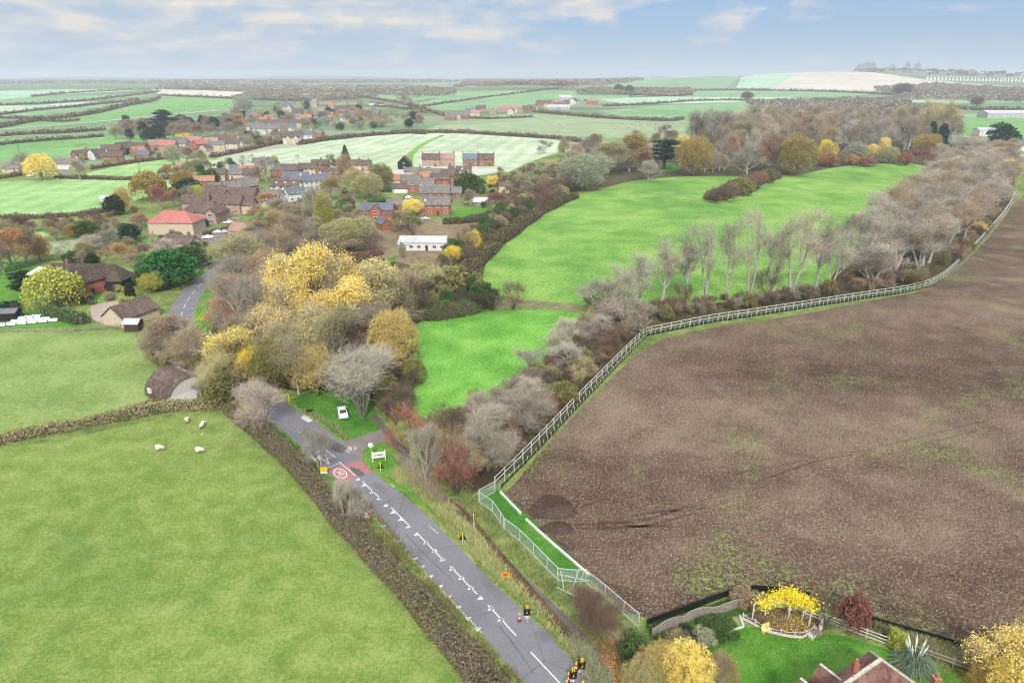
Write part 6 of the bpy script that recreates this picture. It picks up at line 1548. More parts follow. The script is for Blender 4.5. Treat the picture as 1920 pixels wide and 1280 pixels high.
# pampas grass
pp0 = P(1712, 1250); g = np.random.default_rng(9); n_ = 1500
D = g.normal(size=(n_, 3)); D[:, 2] = np.abs(D[:, 2])*1.1+.35; D /= np.linalg.norm(D, axis=1, keepdims=True); ln = g.uniform(1.1, 2.0, n_)[:, None]
A = np.zeros((n_, 3)); B = D*ln*np.array([1, 1, .95]); Cc = B+D*np.array([1, 1, 0])*ln*.55-np.array([0, 0, .45])
V1, F1 = ribbons(A, B, np.full(n_, .07), g); V2_, F2_ = ribbons(B, Cc, np.full(n_, .06), g)
root = empty('pampas_grass', pp0); tag(root, 'grey-green pampas grass clump with white plumes by the garden fence', 'grass clump')
obj('leaf_clump', npmesh('leaf_clump', np.concatenate([V1, V2_]), [F1, F2_+len(V1)], [M('leaves')]), root, color=(.17, .23, .15))
for k in range(7):
    a_ = k*.9+2; t = Vector((math.cos(a_)*.9, math.sin(a_)*.8+.3, 2.6)); mb = MB(); mb.tube([(0, 0, .5), t*.75, t, t*1.28], [.02, .03, .11, .02], 6); mb.obj('plume', M('white_paint'), root)
# garden bits
def simple(name, cat, label, mb, mt, px, py, rz=0): o = mb.obj(name, mt, None, P(px, py), rz); return tag(o, label, cat)
mb = MB().box((0, 0, .4), (1.1, .5, .1)); mb.box((-.45, 0, .2), (.12, .5, .4)).box((.45, 0, .2), (.12, .5, .4)); mb.box((0, .25, .75), (1.1, .08, .6))
simple('garden_bench', 'bench', 'small pale yellow bench at the raised bed edge', mb, M('pale_yellow'), 1436, 1184, .4)
mb = MB().bar((0, 0, .1), (3.2, 1.4, .1), .25, .22).bar((3.2, 1.4, .1), (3.3, 3.2, .1), .25, .22)
simple('garden_edging', 'edging', 'white edging stones on the lawn corner', mb, M('concrete'), 1349, 1192)
mb = MB().tube([(0, 0, 0), (0, 0, .5), (.05, 0, 1.1), (.05, 0, 1.35), (.05, 0, 1.55)], [.22, .25, .16, .12, .02], 10)
simple('garden_statue', 'statue', 'white garden statue beside the rail fence and raised bed', mb, M('white_paint'), 1538, 1178)
mb = MB()
for k in range(9): a_ = k*2.4; mb.tube([(math.cos(a_)*.12*k**.5, math.sin(a_)*.12*k**.5, 0), (math.cos(a_)*.18*k**.5, math.sin(a_)*.18*k**.5, .45)], [.09, .05], 6)
simple('flowering_plant', 'plant', 'small white flowering plant at the raised bed corner', mb, M('white_paint'), 1521, 1194)

# ------------------------------------------------------------------ soil heap and wheel tracks
def heap(px, rx, ry, h, rz, label, n=40):
    p = P(*px); g = np.random.default_rng(int(px[0])); X_, Y_ = np.meshgrid(np.linspace(-1.1, 1.1, n), np.linspace(-1.1, 1.1, n))
    r2 = np.sqrt(X_**2+Y_**2)*(1+.12*np.sin(np.arctan2(Y_, X_)*3+1)); z = h*np.clip(1-r2, 0, 1)**.8*(1+.25*g.normal(size=X_.shape)*np.clip(1-r2, 0, 1))-.05
    V_ = np.c_[(X_*rx).ravel(), (Y_*ry).ravel(), z.ravel()]; i, j = np.meshgrid(np.arange(n-1), np.arange(n-1), indexing='ij'); a_ = (i*n+j).ravel()
    F_ = np.c_[a_, a_+1, a_+n+1, a_+n]; cz = z.ravel()[F_].max(1); F_ = F_[cz > 0]
    o = obj('soil_heap', npmesh('soil_heap', V_, [F_], [M('dug_soil')]), None, p, rz); tag(o, label, 'soil heap')
heap((1036,952), 3.7, 3.4, .6, .3, 'dark low heap of dug soil at the near corner of the ploughed field')
heap((1045,990), 2.8, 1.8, .3, 0, 'smaller dark smear of dug soil just below the main heap')
def track(px, w_, z=.006): 
    c = smooth(line_px(px), 2); l = []; r = []
    for i, p in enumerate(c):
        d = c[min(i+1, len(c)-1)]-c[max(i-1, 0)]; d.normalize(); k = w_*(.5+.5*math.sin(i*1.3+px[0][0])**2)*math.sin(math.pi*(i+.4)/(len(c)))**.4; n_ = Vector((-d.y, d.x, 0))*k/2; l.append(p+n_); r.append(p-n_)
    mb = MB(); vs_ = [(p.x, p.y, float(H(p.x, p.y))+z) for p in l+r]; n = len(l); mb.add(vs_, [(i, i+1, n+i+1, n+i)[::-1] for i in range(n-1)]); o = mb.obj('wheel_track', M('dug_soil')); me = o.data
    for f in me.polygons:
        if f.normal.z < 0: f.flip()
    tag(o, kind='structure')
track([(1060,985),(1130,980),(1200,978),(1290,950)], .8); track([(1080,990),(1150,990),(1220,985),(1300,962)], .7); track([(1180,968),(1230,960),(1270,955)], .9); track([(1170,984),(1220,988),(1250,984)], .9)
track([(1410,905),(1480,882),(1530,862),(1600,852)], .55); track([(1380,888),(1450,875),(1540,855)], .3); track([(1600,848),(1700,826),(1800,800),(1930,768)], .3); track([(1640,862),(1760,825),(1850,802),(1940,780)], .25)
track([(1800,526),(1840,537),(1880,540),(1925,534)], .8)
# clods and stubble lying on the plough
g = np.random.default_rng(77); n_ = 24000
pa = np.array([(p.x, p.y) for p in [P(950,930),P(1210,650),P(1600,575),P(1920,520),P(2000,1290),P(1820,1215),P(1530,1120),P(1400,1105),P(1210,1170)]])
xx = g.uniform(pa[:, 0].min(), pa[:, 0].max(), n_*3); yy = pa[:, 1].min()+(pa[:, 1].max()-pa[:, 1].min())*g.random(n_*3)**1.6; k = inpoly(pa, xx, yy); xx, yy = xx[k][:n_], yy[k][:n_]
cl = np.sin(xx*.12+np.sin(yy*.07)*2)+np.sin(yy*.16+xx*.05); k = cl+g.normal(size=len(xx))*.8 > -.2; xx, yy = xx[k], yy[k]
V_, F_q = leafquads(np.c_[xx, yy, np.full(len(xx), .06)], .085, g, -1); o = obj('stubble', npmesh('stubble', V_, [F_q], [M('leaves')]), None, (0, 0, 0), 0, (.36, .31, .22)); tag(o, kind='stuff')
k = g.random(len(xx)) < .6; V_, F_q = leafquads(np.c_[xx[k]+g.normal(size=k.sum())*2, yy[k]+g.normal(size=k.sum())*2, np.full(k.sum(), .04)], .13, g); o = obj('soil_clods', npmesh('soil_clods', V_, [F_q], [M('dug_soil')])); tag(o, kind='stuff')

# ------------------------------------------------------------------ signs, cones, lights by the road
def sign(px, py, kind, label, rz=0, h=1.2):
    p = P(px, py); root = empty({'round': 'round_road_sign', 'tri': 'road_works_sign', 'yellow': 'temporary_sign', 'orange': 'orange_sign', 'thirty': 'speed_limit_sign'}[kind], p, rz); tag(root, label, 'sign')
    mb = MB()
    if kind in ('round', 'thirty'):
        mb.tube([(0, 0, -.2), (0, 0, 2.6)], [.05, .05], 8); mb.obj('post', M('galvanised'), root)
        d = MB(); d.tube([(0, -.06, 2.7), (0, -.03, 2.7)], [.45, .45], 20); dd_ = d.obj('disc', M('white_paint'), root)
        if kind == 'thirty':
            r_ = MB()
            for k in range(20):
                a_, b_ = 2*math.pi*k/20, 2*math.pi*(k+1)/20
                r_.add([(math.cos(t)*s, -.065, 2.7+math.sin(t)*s) for t, s in ((a_, .36), (b_, .36), (b_, .45), (a_, .45))], [(0, 1, 2, 3)])
            r_.obj('red_ring', M('red_plastic'), dd_)
            r_ = MB()
            for x0, segs in ((-.24, '3'), (.04, '0')):
                for (xa, za, xb, zb) in ([(0, .2, .18, .2), (0, 0, .18, 0), (0, -.2, .18, -.2), (.18, -.2, .18, .2)] if segs == '3' else [(0, .2, .18, .2), (0, -.2, .18, -.2), (.18, -.2, .18, .2), (0, -.2, 0, .2)]):
                    r_.bar((x0+xa, -.066, 2.7+za), (x0+xb, -.066, 2.7+zb), .004, .05) if za == zb else r_.bar((x0+xa, -.07, 2.7+za), (x0+xb, -.07, 2.7+zb), .05, .004)
            r_.obj('numerals', M('black_plastic'), dd_)
    elif kind == 'tri':
        mb.bar((-.3, .3, 0), (0, 0, 1.3), .05).bar((.3, .3, 0), (0, 0, 1.3), .05).bar((0, -.3, 0), (0, 0, 1.2), .05); mb.obj('stand', M('galvanised'), root)
        d = MB(); d.add([(-.5, -.1, .65), (.5, -.1, .65), (0, -.1, 1.5), (-.5, -.06, .65), (.5, -.06, .65), (0, -.06, 1.5)], [(0, 1, 2), (5, 4, 3), (0, 3, 4, 1), (1, 4, 5, 2), (2, 5, 3, 0)]); d1 = d.obj('triangle_plate', M('red_plastic'), root)
        d = MB(); d.add([(-.32, -.105, .76), (.32, -.105, .76), (0, -.105, 1.3)], [(0, 1, 2)]); d.obj('face', M('white_paint'), d1)
        d = MB(); d.box((0, -.12, .4), (.8, .04, .4)); d.obj('lower_plate', M('white_paint'), root)
        d = MB(); d.box((0, -.145, .4), (.5, .01, .06)); d.obj('marking', M('black_plastic'), root)
    elif kind == 'yellow':
        mb.bar((-.35, .35, 0), (0, 0, 1.2), .07).bar((.35, .35, 0), (0, 0, 1.2), .07).bar((0, -.4, 0), (0, 0, 1.3), .07).bar((-.35, .35, .1), (.35, .35, .1), .06); mb.obj('stand', M('galvanised'), root)
        d = MB(); d.add([(-.55, -.06, .45), (.55, -.06, .45), (0, -.06, 1.55), (-.55, -.02, .45), (.55, -.02, .45), (0, -.02, 1.55)], [(0, 1, 2), (5, 4, 3), (0, 3, 4, 1), (1, 4, 5, 2), (2, 5, 3, 0)]); d.obj('triangle_plate', M('black_plastic'), root)
        d = MB(); d.box((0, -.12, 1.05), (.16, .06, 1.3)); d.obj('yellow_brace', M('yellow_plastic'), root)
    else:
        mb.bar((-.45, 0, 0), (-.45, 0, .7), .06).bar((.45, 0, 0), (.45, 0, .7), .06); mb.obj('stand', M('galvanised'), root)
        d = MB(); d.box((0, -.05, .95), (1.15, .05, .75)); d1 = d.obj('panel', M('orange_board'), root)
        d = MB(); d.box((0, -.08, 1.05), (.7, .01, .1)).box((-.05, -.08, .85), (.5, .01, .1)); d.obj('lettering', M('black_plastic'), d1)
    return root
sign(697,860,'round','white round-topped sign on a post beside the village board')
sign(603,884,'thirty','round thirty limit sign on the left verge by the red surface')
sign(714,882,'yellow','yellow-braced black triangular sign just below the village board')
sign(868,1016,'yellow','yellow-braced black triangular sign halfway along the right verge')
sign(948,1088,'orange','orange rectangular sign on the right verge')
sign(688,972,'tri','red triangular road works sign on the left verge')
mb = MB(); mb.box((-.75, 0, .7), (.1, .1, 1.5)).box((.75, 0, .7), (.1, .1, 1.5)); root = empty('temporary_sign', P(608, 890), .1); tag(root, 'yellow-backed white sign at the left road edge by the thirty roundel', 'sign')
mb = MB().box((-.45, 0, .4), (.07, .07, .9)).box((.45, 0, .4), (.07, .07, .9)); mb.obj('leg', M('white_paint'), root); MB().box((0, -.04, 1.1), (1.15, .05, .8)).obj('panel', M('yellow_plastic'), root); MB().box((0, -.075, .5), (1.1, .04, .32)).obj('lower_plate', M('white_paint'), root)
# village board
root = empty('village_board', P(711, 864), .28); tag(root, 'white village name board on two posts beside the driveway', 'sign')
for s in (-1, 1): MB().box((s*1.05, 0, .95), (.14, .14, 2.1)).obj('post', M('white_paint'), root)
MB().box((0, -.02, 1.2), (1.96, .08, 1.1)).obj('board', M('white_paint'), root)
mb = MB(); mb.box((.25, -.07, 1.2), (.95, .01, .16)).box((-.55, -.07, 1.2), (.3, .01, .14)); mb.obj('lettering', M('black_plastic'), root)
# posts and bollards
def post(px, py, h, mt, name, label, w_=.12): mb = MB().tube([(0, 0, -.2), (0, 0, h)], [w_/2, w_/2], 8); mb.tube([(0, 0, h), (0, 0, h+.1)], [w_*.8, w_*.3], 8); o = mb.obj(name, M(mt), None, P(px, py)); tag(o, label, 'post')
post(888,981,1.6,'galvanised','marker_post','white marker post beside the footpath')
post(543,758,2.0,'yellow_plastic','marker_post','tall yellow post on the green beside the road',.18)
mb = MB().box((0, 0, .55), (1.3, .1, .7)).box((-.5, 0, .1), (.08, .4, .4)).box((.5, 0, .1), (.08, .4, .4)); simple('black_barrier_board', 'barrier', 'small black board standing on the green by the road', mb, M('black_plastic'), 581, 775, .2)
def cone(px, py, label):
    root = empty('traffic_cone', P(px, py)); tag(root, label, 'traffic cone')
    MB().box((0, 0, .04), (.42, .42, .08)).obj('base', M('black_plastic'), root)
    MB().tube([(0, 0, .08), (0, 0, .38)], [.17, .12], 12).obj('lower_cone', M('red_plastic'), root)
    MB().tube([(0, 0, .38), (0, 0, .6)], [.12, .08], 12).obj('sleeve', M('white_paint'), root)
    MB().tube([(0, 0, .6), (0, 0, .85)], [.08, .035], 12).obj('tip', M('red_plastic'), root)
    MB().tube([(0, 0, .85), (0, 0, 1.15)], [.11, .11], 12).obj('lamp', M('yellow_plastic'), root)
def tlight(px, py, label, rz=0):
    root = empty('temporary_traffic_light', P(px, py), rz); root.scale = (.85, .85, .85); tag(root, label, 'traffic light')
    MB().bar((-.35, .3, 0), (0, 0, .9), .06).bar((.35, .3, 0), (0, 0, .9), .06).bar((0, -.4, 0), (0, 0, .9), .06).box((0, 0, 1.2), (.07, .07, 1.0)).obj('stand', M('galvanised'), root)
    MB().box((0, 0, 1.35), (.95, .12, 1.15)).obj('backing_board', M('black_plastic'), root)
    h_ = MB().box((0, -.16, 1.4), (.34, .2, 1.0)).obj('signal_head', M('black_plastic'), root)
    for k, mt in ((0, 'red_plastic'), (1, 'yellow_plastic'), (2, 'glass')): MB().tube([(0, -.27, 1.72-.3*k), (0, -.3, 1.72-.3*k)], [.1, .1], 12).obj('lens', M(mt), h_)
    MB().box((-.12, 0, 2.2), (.14, .12, .7)).box((.12, 0, 2.2), (.14, .12, .7)).obj('yellow_topper', M('yellow_plastic'), root)
    MB().box((0, .35, .15), (.6, .3, .25)).obj('sandbag', M('pale_wood'), root)
tlight(988,1161,'temporary traffic light with black backing at the right road edge'); cone(974,1163,'red and white cone with lamp beside the traffic light')
tlight(1090,1262,'temporary traffic light furthest from the road at the bottom edge',.2); tlight(1074,1280,'temporary traffic light nearest the road at the bottom edge',.1)
cone(1080,1256,'red and white cone between the two bottom traffic lights'); cone(1066,1276,'red and white cone left of the bottom traffic lights'); cone(1062,1290,'cone at the very bottom edge of the road'); cone(1092,1292,'bottom right cone below the traffic lights')
# excavation beside the green
mb = MB().box((0, 0, .05), (2.8, 1.0, .12), -.75).box((.2, .3, .2), (.5, .4, .3), -.5).box((-.8, .9, .2), (.4, .3, .3), .3); simple('kerb_slab', 'slab', 'loose kerb slabs at the road edge by the green', mb, M('concrete'), 575, 786)
mb = MB()
for k in range(9): mb.box((.25*k*math.cos(k)*.6, .35*k*.5-.8, .1), (.5, .35, .22), k)
simple('stone_pile', 'stones', 'pale broken stones at the corner of the driveway', mb, M('concrete'), 656, 843)

# ------------------------------------------------------------------ sheep (one skinned body each)
def sheep_mesh():
    me = bpy.data.meshes.new('sheep_body'); V_ = [(-.5, 0, .62), (-.2, 0, .66), (.15, 0, .66), (.42, 0, .62), (.62, 0, .52), (.8, 0, .36), (.95, 0, .24),
        (-.42, .15, .3), (-.42, .16, .0), (-.42, -.15, .3), (-.42, -.16, 0), (.38, .14, .3), (.38, .15, 0), (.38, -.14, .3), (.38, -.15, 0), (-.64, 0, .52), (.8, .12, .46), (.8, -.12, .46)]
    E_ = [(0, 1), (1, 2), (2, 3), (3, 4), (4, 5), (5, 6), (0, 7), (7, 8), (0, 9), (9, 10), (3, 11), (11, 12), (3, 13), (13, 14), (0, 15), (5, 16), (5, 17)]
    me.from_pydata(V_, E_, []); o_ = bpy.data.objects.new('tmp', me); COL.objects.link(o_); o_.modifiers.new('s', 'SKIN'); sv_ = me.skin_vertices[0].data
    rr = [.27, .33, .33, .27, .17, .12, .06, .07, .045, .07, .045, .07, .045, .07, .045, .1, .03, .03]
    for i, r_ in enumerate(rr): sv_[i].radius = (r_, r_)
    sv_[1].use_root = True
    ss = o_.modifiers.new('d', 'SUBSURF'); ss.levels = 2
    dg = bpy.context.evaluated_depsgraph_get(); m2 = bpy.data.meshes.new_from_object(o_.evaluated_get(dg)); bpy.data.objects.remove(o_)
    m2.name = 'sheep'; m2.materials.append(M('wool')); m2.materials.append(M('sheep_face'))
    for p in m2.polygons:
        c = p.center; p.material_index = 1 if (c.x > .72 or c.z < .28) else 0; p.use_smooth = True
    return m2
SHM = sheep_mesh()
def sheep(px, py, rz, label, s=1.1, group='sheep grazing in the pasture'):
    o = obj('sheep', SHM, None, P(px, py), R(rz)); o.scale = (s, s, s); tag(o, label, 'sheep', group)
sheep(300,844,15,'white sheep furthest left in the near pasture, grazing'); sheep(375,848,10,'white sheep at the front right of the near pasture, grazing')
sheep(352,791,100,'white sheep nearest the hedge behind the arched barn'); sheep(380,801,-95,'white sheep just below the hedge, second from the back')
sheep(379,816,-60,'tiny pale lamb below the second sheep',.35)
for k in range(34): sheep(rnd.uniform(190, 445), rnd.uniform(186, 212), rnd.uniform(0, 360), 'distant white sheep scattered over the far green hillside', 2.0, 'sheep on the far left hillside')
for k in range(26): sheep(rnd.uniform(1150, 1245), rnd.uniform(229, 246), rnd.uniform(0, 360), 'distant white sheep in the olive field beyond the trees', 1.7, 'sheep in the far olive field')
for k in range(12): sheep(rnd.uniform(860, 1080), rnd.uniform(216, 240), rnd.uniform(0, 360), 'white sheep spread across the middle of the far olive field', 1.6, 'sheep in the middle of the olive field')

# ------------------------------------------------------------------ solar panels, poles
for r_, (x0, x1, y0, y1, n) in enumerate(((33, 75, 600, 595, 3), (22, 92, 606, 600, 5), (-8, 110, 613, 602, 6))):
    for k in range(n):
        t = (k+.5)/n; p = P(x0+(x1-x0)*t, y0+(y1-y0)*t); root = empty('solar_panel', p, .06); tag(root, 'silvery ground mounted solar panel in the three rows by the clipped hedge', 'solar panel', 'solar panels in the left garden')
        MB().box((0, 0, .5), (2.3, 1.1, .06), 0, 0, R(35)).obj('panel', M('silver_panel'), root); MB().box((-.8, .2, .25), (.08, .08, .6)).box((.8, .2, .25), (.08, .08, .6)).obj('frame', M('galvanised'), root)
def upole(px, py, yt, label):
    p = P(px, py); h = htop(p, yt); root = empty('utility_pole', p); tag(root, label, 'utility pole')
    MB().tube([(0, 0, -.3), (0, 0, h)], [.16, .11], 8).obj('pole', M('dark_wood'), root); MB().box((0, 0, h-.6), (1.8, .12, .14)).obj('crossarm', M('dark_wood'), root)
upole(391,505,452,'wooden utility pole beside the road end at the village'); upole(264,330,305,'wooden utility pole in the pale field before the round willow')
upole(38,294,271,'wooden utility pole at the left of the green field'); upole(117,268,252,'wooden utility pole at the top of the green field')
p = P(868,330); h = htop(p,285); o = MB().tube([(0,0,0),(0,0,h)],[.16,.1],8).obj('flagpole', M('white_paint'), None, p); tag(o,'tall white flagpole in the close','flagpole')
upole(527,395,352,'pale utility pole between the white house and orange tree')

# ------------------------------------------------------------------ village trees and gardens
for a in [(80,338,290,48,'willow','yellow','by the long white hamlet house'),(283,376,322,58,'willow','gold','round, at the edge of the pale left field'),
 (305,392,350,36,'ash','red','beside the golden willow'),(216,403,366,34,'yew','dgreen','in front of the tiny white hut'),(233,400,352,30,'oak','ochre','behind the round evergreen'),
 (345,366,320,40,'oak','gold','behind the dark evergreen hedge'),(352,372,336,46,'yew','dgreen','wide, in front of the golden tree'),(328,388,352,18,'ash','orange','slim, near the village centre'),
 (355,384,345,30,'twiggy','grey','by the yellow garden tree'),(370,382,348,28,'oak','lime','in front of the low white bungalow'),
 (430,318,296,20,'ash','dgreen','left of the tall white house'),(395,345,318,34,'yew','green','behind the low white bungalow'),
 (107,575,505,88,'willow','lime','in the left garden in front of the barn house'),(48,560,508,36,'cedar','dgreen','beside the left garden willow'),
 (290,548,510,40,'oak','lime','beside the road-side evergreens'),(235,492,456,40,'ash','orange','behind the long barn house'),
 (246,562,530,16,'column','dgreen','by the gravel yard'),(205,535,508,34,'ash','orange','against the barn house wing'),
 (320,535,470,90,'yew','bgreen','largest of the roadside evergreens'),(355,500,462,60,'yew','green','second of the roadside evergreens'),(285,540,500,50,'yew','green','third of the roadside evergreens'),
 (25,505,430,60,'ash','orange','leftmost of the row of orange birches'),(50,498,425,50,'ash','tan','second of the row of orange birches'),(75,490,440,40,'oak','orange','last of the row of orange birches'),
 (8,512,448,40,'ash','tan','at the left edge by the orange birches'),(20,580,565,30,'shrub','dgreen','dark, by the black field shelter'),
 (500,392,362,36,'ash','orange','in front of the white village houses'),(488,412,384,34,'ash','orange','below the brick gabled house'),
 (598,440,348,60,'tall','grey','spindly, beside the big yellow-green column'),(612,440,362,34,'oak','lime','columnar, in front of the tall hedge'),(590,430,352,40,'ash','sage','pale, beside the village poplar'),
 (500,432,403,34,'yew','bgreen','beside the car park'),(620,375,330,44,'ash','gold','right of the white terrace'),(690,372,325,50,'oak','khaki','left of the white garages'),(716,355,308,44,'oak','olive','at the foot of the pale hill'),
 (668,362,318,44,'oak','khaki','beside the village lane'),(650,345,290,34,'ash','orange','with reddish leaves by the brown-roofed house'),(648,300,272,14,'cone','green','thin, behind the reddish tree'),
 (622,322,288,26,'bare','haze','ghostly, before the brown roofs'),(500,340,296,50,'bare','grey','in front of the tall white house'),(515,312,292,14,'oak','lime','beside the tall white house'),
 (775,404,374,36,'oak','yellow','between the two red brick houses'),(750,432,395,70,'twiggy','purple','below the slate-roofed brick house'),(775,440,405,40,'twiggy','dark','in the dry scrub field'),
 (880,362,325,50,'yew','green','dark, right of the close'),(925,350,330,26,'shrub','yellow','right of the close'),(883,385,355,26,'ash','tan','with white trunk on the small lawn'),(935,400,360,40,'ash','redtwig','by the hedgerow end'),
 (660,470,410,90,'oak','khaki','big, below the slate-roofed brick house'),(640,480,440,70,'twiggy','tan','under the big khaki tree'),(700,475,430,50,'twiggy','purple','right of the big khaki tree'),
 (560,470,400,70,'ash','tan','above the copse toward the village'),(530,455,395,60,'ash','ochre','behind the copse toward the village'),(550,420,385,40,'ash','rust','among the tan trees above the copse'),(580,470,430,60,'bare','grey','above the copse, near the tall hedge'),
 (450,500,440,60,'ash','khaki','where the road meets the village'),(500,480,430,50,'bare','grey','above the road end'),
 (458,212,180,32,'oak','sage','large, at the edge of the green hillside'),(675,221,206,16,'oak','orange','round, at the right of the brick terrace'),(706,238,226,20,'oak','gold','in the trees below the church'),
 (310,250,207,34,'cedar','dgreen','tall, rising from the dark wood on the left'),(272,262,228,18,'yew','dgreen','rounded, standing left of the tall cedar'),(236,225,216,12,'yew','dgreen','small, by the white track'),
 (45,318,286,40,'bare','grey','beside the pink-roofed cottage'),(150,338,300,20,'ash','khaki','at the lane bend in the hamlet'),(155,282,268,24,'bare','tan','behind the hamlet'),
 (325,310,272,28,'oak','sage','right of the hamlet'),(350,305,275,34,'ash','tan','by the pink-tiled barn'),(375,312,280,26,'ash','khaki','beside the pink-tiled barn'),(346,262,249,26,'oak','yellow','above the hamlet roofs'),
 (755,484,455,12,'shrub','sage','by the white shed'),(205,470,430,40,'bare','grey','behind the barn house'),(175,470,440,60,'bare','pale','white-twigged behind the barn house'),
 (245,450,420,36,'yew','dgreen','clipped, left of the red-roofed house'),(262,428,402,34,'ash','rust','low, left of the red-roofed house'),(165,445,415,40,'yew','green','behind the barn house lawn'),(140,445,420,30,'oak','gold','beside the barn house evergreens'),
 (105,448,412,30,'twiggy','purple','in the left hedgerow'),(40,430,405,30,'twiggy','dark','in the left hedgerow end'),(320,495,445,46,'bare','pale','pinkish, over the roadside evergreens'),(300,478,445,50,'twiggy','grey','behind the roadside evergreens'),
 (1245,268,232,30,'bare','haze','at the edge of the olive field'),(760,200,177,28,'bare','tan','group in the far green field'),(1020,288,262,30,'bare','grey','on the hedge behind the pale hill')]:
    T(*a)
VG = 'village garden trees'
def VS(poly, n, label, hm=(3.5, 7), kinds=None, sp=.55, g=None):
    kinds = kinds or [('ash','khaki',2),('ash','tan',2),('bare','grey',2),('oak','olive',1),('shrub','green',1.2),('twiggy','purple',1.5),('twiggy','tan',1),('yew','dgreen',.6),('ash','gold',.4)]
    scatter(poly, n, kinds, hm, label, g or ('plants '+label), sp=sp, wr=(.75, 1.1), img=True)
VS([(240,400),(330,380),(480,345),(600,335),(680,340),(640,400),(560,400),(480,420),(420,430),(380,425),(280,425)], 60, 'among the village houses', (2.2,4.5))
VS([(520,400),(640,385),(700,420),(640,470),(540,470),(460,500),(420,480),(480,440)], 60, 'between the village and the copse', (5, 9), [('ash','khaki',2),('ash','tan',2),('bare','grey',2),('bare','tan',1),('twiggy','purple',1)])
VS([(700,350),(930,330),(960,350),(940,400),(860,385),(700,345)], 40, 'around the brick close', (1.8, 3.4))
VS([(930,330),(1060,310),(1090,345),(1000,375),(940,395)], 60, 'right of the brick close', (4, 8), [('twiggy','brown',2),('twiggy','purple',2),('ash','khaki',1),('bare','grey',1)])
VS([(100,450),(260,420),(280,450),(270,500),(230,500),(100,495)], 30, 'around the barn house garden', (3, 5))
VS([(-20,430),(100,418),(200,410),(240,420),(200,440),(-20,440)], 34, 'in the hedgerow below the left pale field', (3.5, 6), [('twiggy','purple',2),('twiggy','tan',1),('ash','khaki',1)])
VS([(0,570),(60,575),(60,600),(0,592)], 5, 'beside the black field shelter', (1.5, 3))
VS([(120,555),(200,548),(240,545),(232,560),(120,572)], 10, 'in front of the barn house wing', (1.2, 2.6), [('shrub','lime',1),('twiggy','purple',1),('shrub','khaki',1)])
VS([(280,440),(380,445),(390,470),(370,490),(330,480),(260,470)], 24, 'below the red-roofed house', (2, 4))
VS([(100,300),(270,285),(420,275),(425,284),(270,305),(150,318)], 44, 'in the hamlet gardens', (2.5, 5), [('ash','khaki',2),('twiggy','purple',2),('shrub','lime',.8),('bare','grey',2),('oak','olive',1)])
VS([(280,345),(440,325),(560,312),(560,300),(430,305),(300,330)], 30, 'on the far side of the village', (4, 8), [('ash','khaki',2),('twiggy','purple',2),('shrub','green',1),('bare','grey',2),('ash','orange',.6)])
VS([(460,280),(640,250),(720,240),(700,228),(600,228),(420,258)], 120, 'in the upper village gardens', (6, 10), [('ash','khaki',2),('bare','haze',3),('oak','sage',1),('yew','green',.7),('ash','tan',2),('ash','gold',.4)])
VS([(400,258),(460,218),(560,196),(640,196),(720,206),(800,226),(800,238),(720,245),(620,236),(480,240)], 170, 'in the wooded upper village', (8, 13), [('ash','khaki',2),('bare','haze',3),('oak','sage',1),('yew','dgreen',.8),('ash','tan',2),('ash','rust',.4)])
VS([(200,252),(290,236),(400,238),(440,218),(460,226),(420,256),(330,266),(220,262)], 100, 'in the dark wood on the left', (10, 16), [('bare','haze',3),('ash','tan',1.5),('yew','dgreen',.9),('ash','rust',.5),('bare','grey',2)])
VS([(820,226),(1110,186),(1120,200),(1050,210),(900,218),(850,228)], 30, 'around the far farm row', (5, 8), [('bare','haze',2),('ash','khaki',1),('ash','tan',1)])
# hedges around the village
hedge([(628,412),(650,392),(658,388)], 6, 4.4, 'bgreen', 'tall clipped bright green hedge by the slate-roofed house', flat=.85, lump=.06)
hedge([(84,590),(120,598),(155,606),(172,602)], 3.2, 2.4, 'bgreen', 'thick clipped green hedge behind the solar panels', flat=.85, lump=.05)
hedge([(225,566),(255,566)], 2.2, 1.3, 'lime', 'short clipped lime hedge at the gravel yard', flat=.85, lump=.04)
hedge([(690,362),(760,358)], 2, 2.4, 'bgreen', 'clipped bright green hedge left of the double garage', flat=.85, lump=.06)
hedge([(690,385),(740,380)], 3, 3, 'bgreen', 'bright green garden hedge behind the slate-roofed house', flat=.8, lump=.2)
hedge([(830,420),(880,418),(930,410),(960,400)], 3, 2.6, 'dark', 'dark hedge below the small lawn', flat=.7)
hedge([(640,485),(700,480),(720,475)], 3, 1.6, 'redtwig', 'low reddish hedge in the scrub field', flat=.8)
hedge([(380,440),(440,432)], 2, 1.6, 'purple', 'purplish hedge along the car park', flat=.8)
hedge([(148,566),(180,570)], 1.2, 1.0, 'dgreen', 'low dark hedge before the barn house lawn', flat=.8)
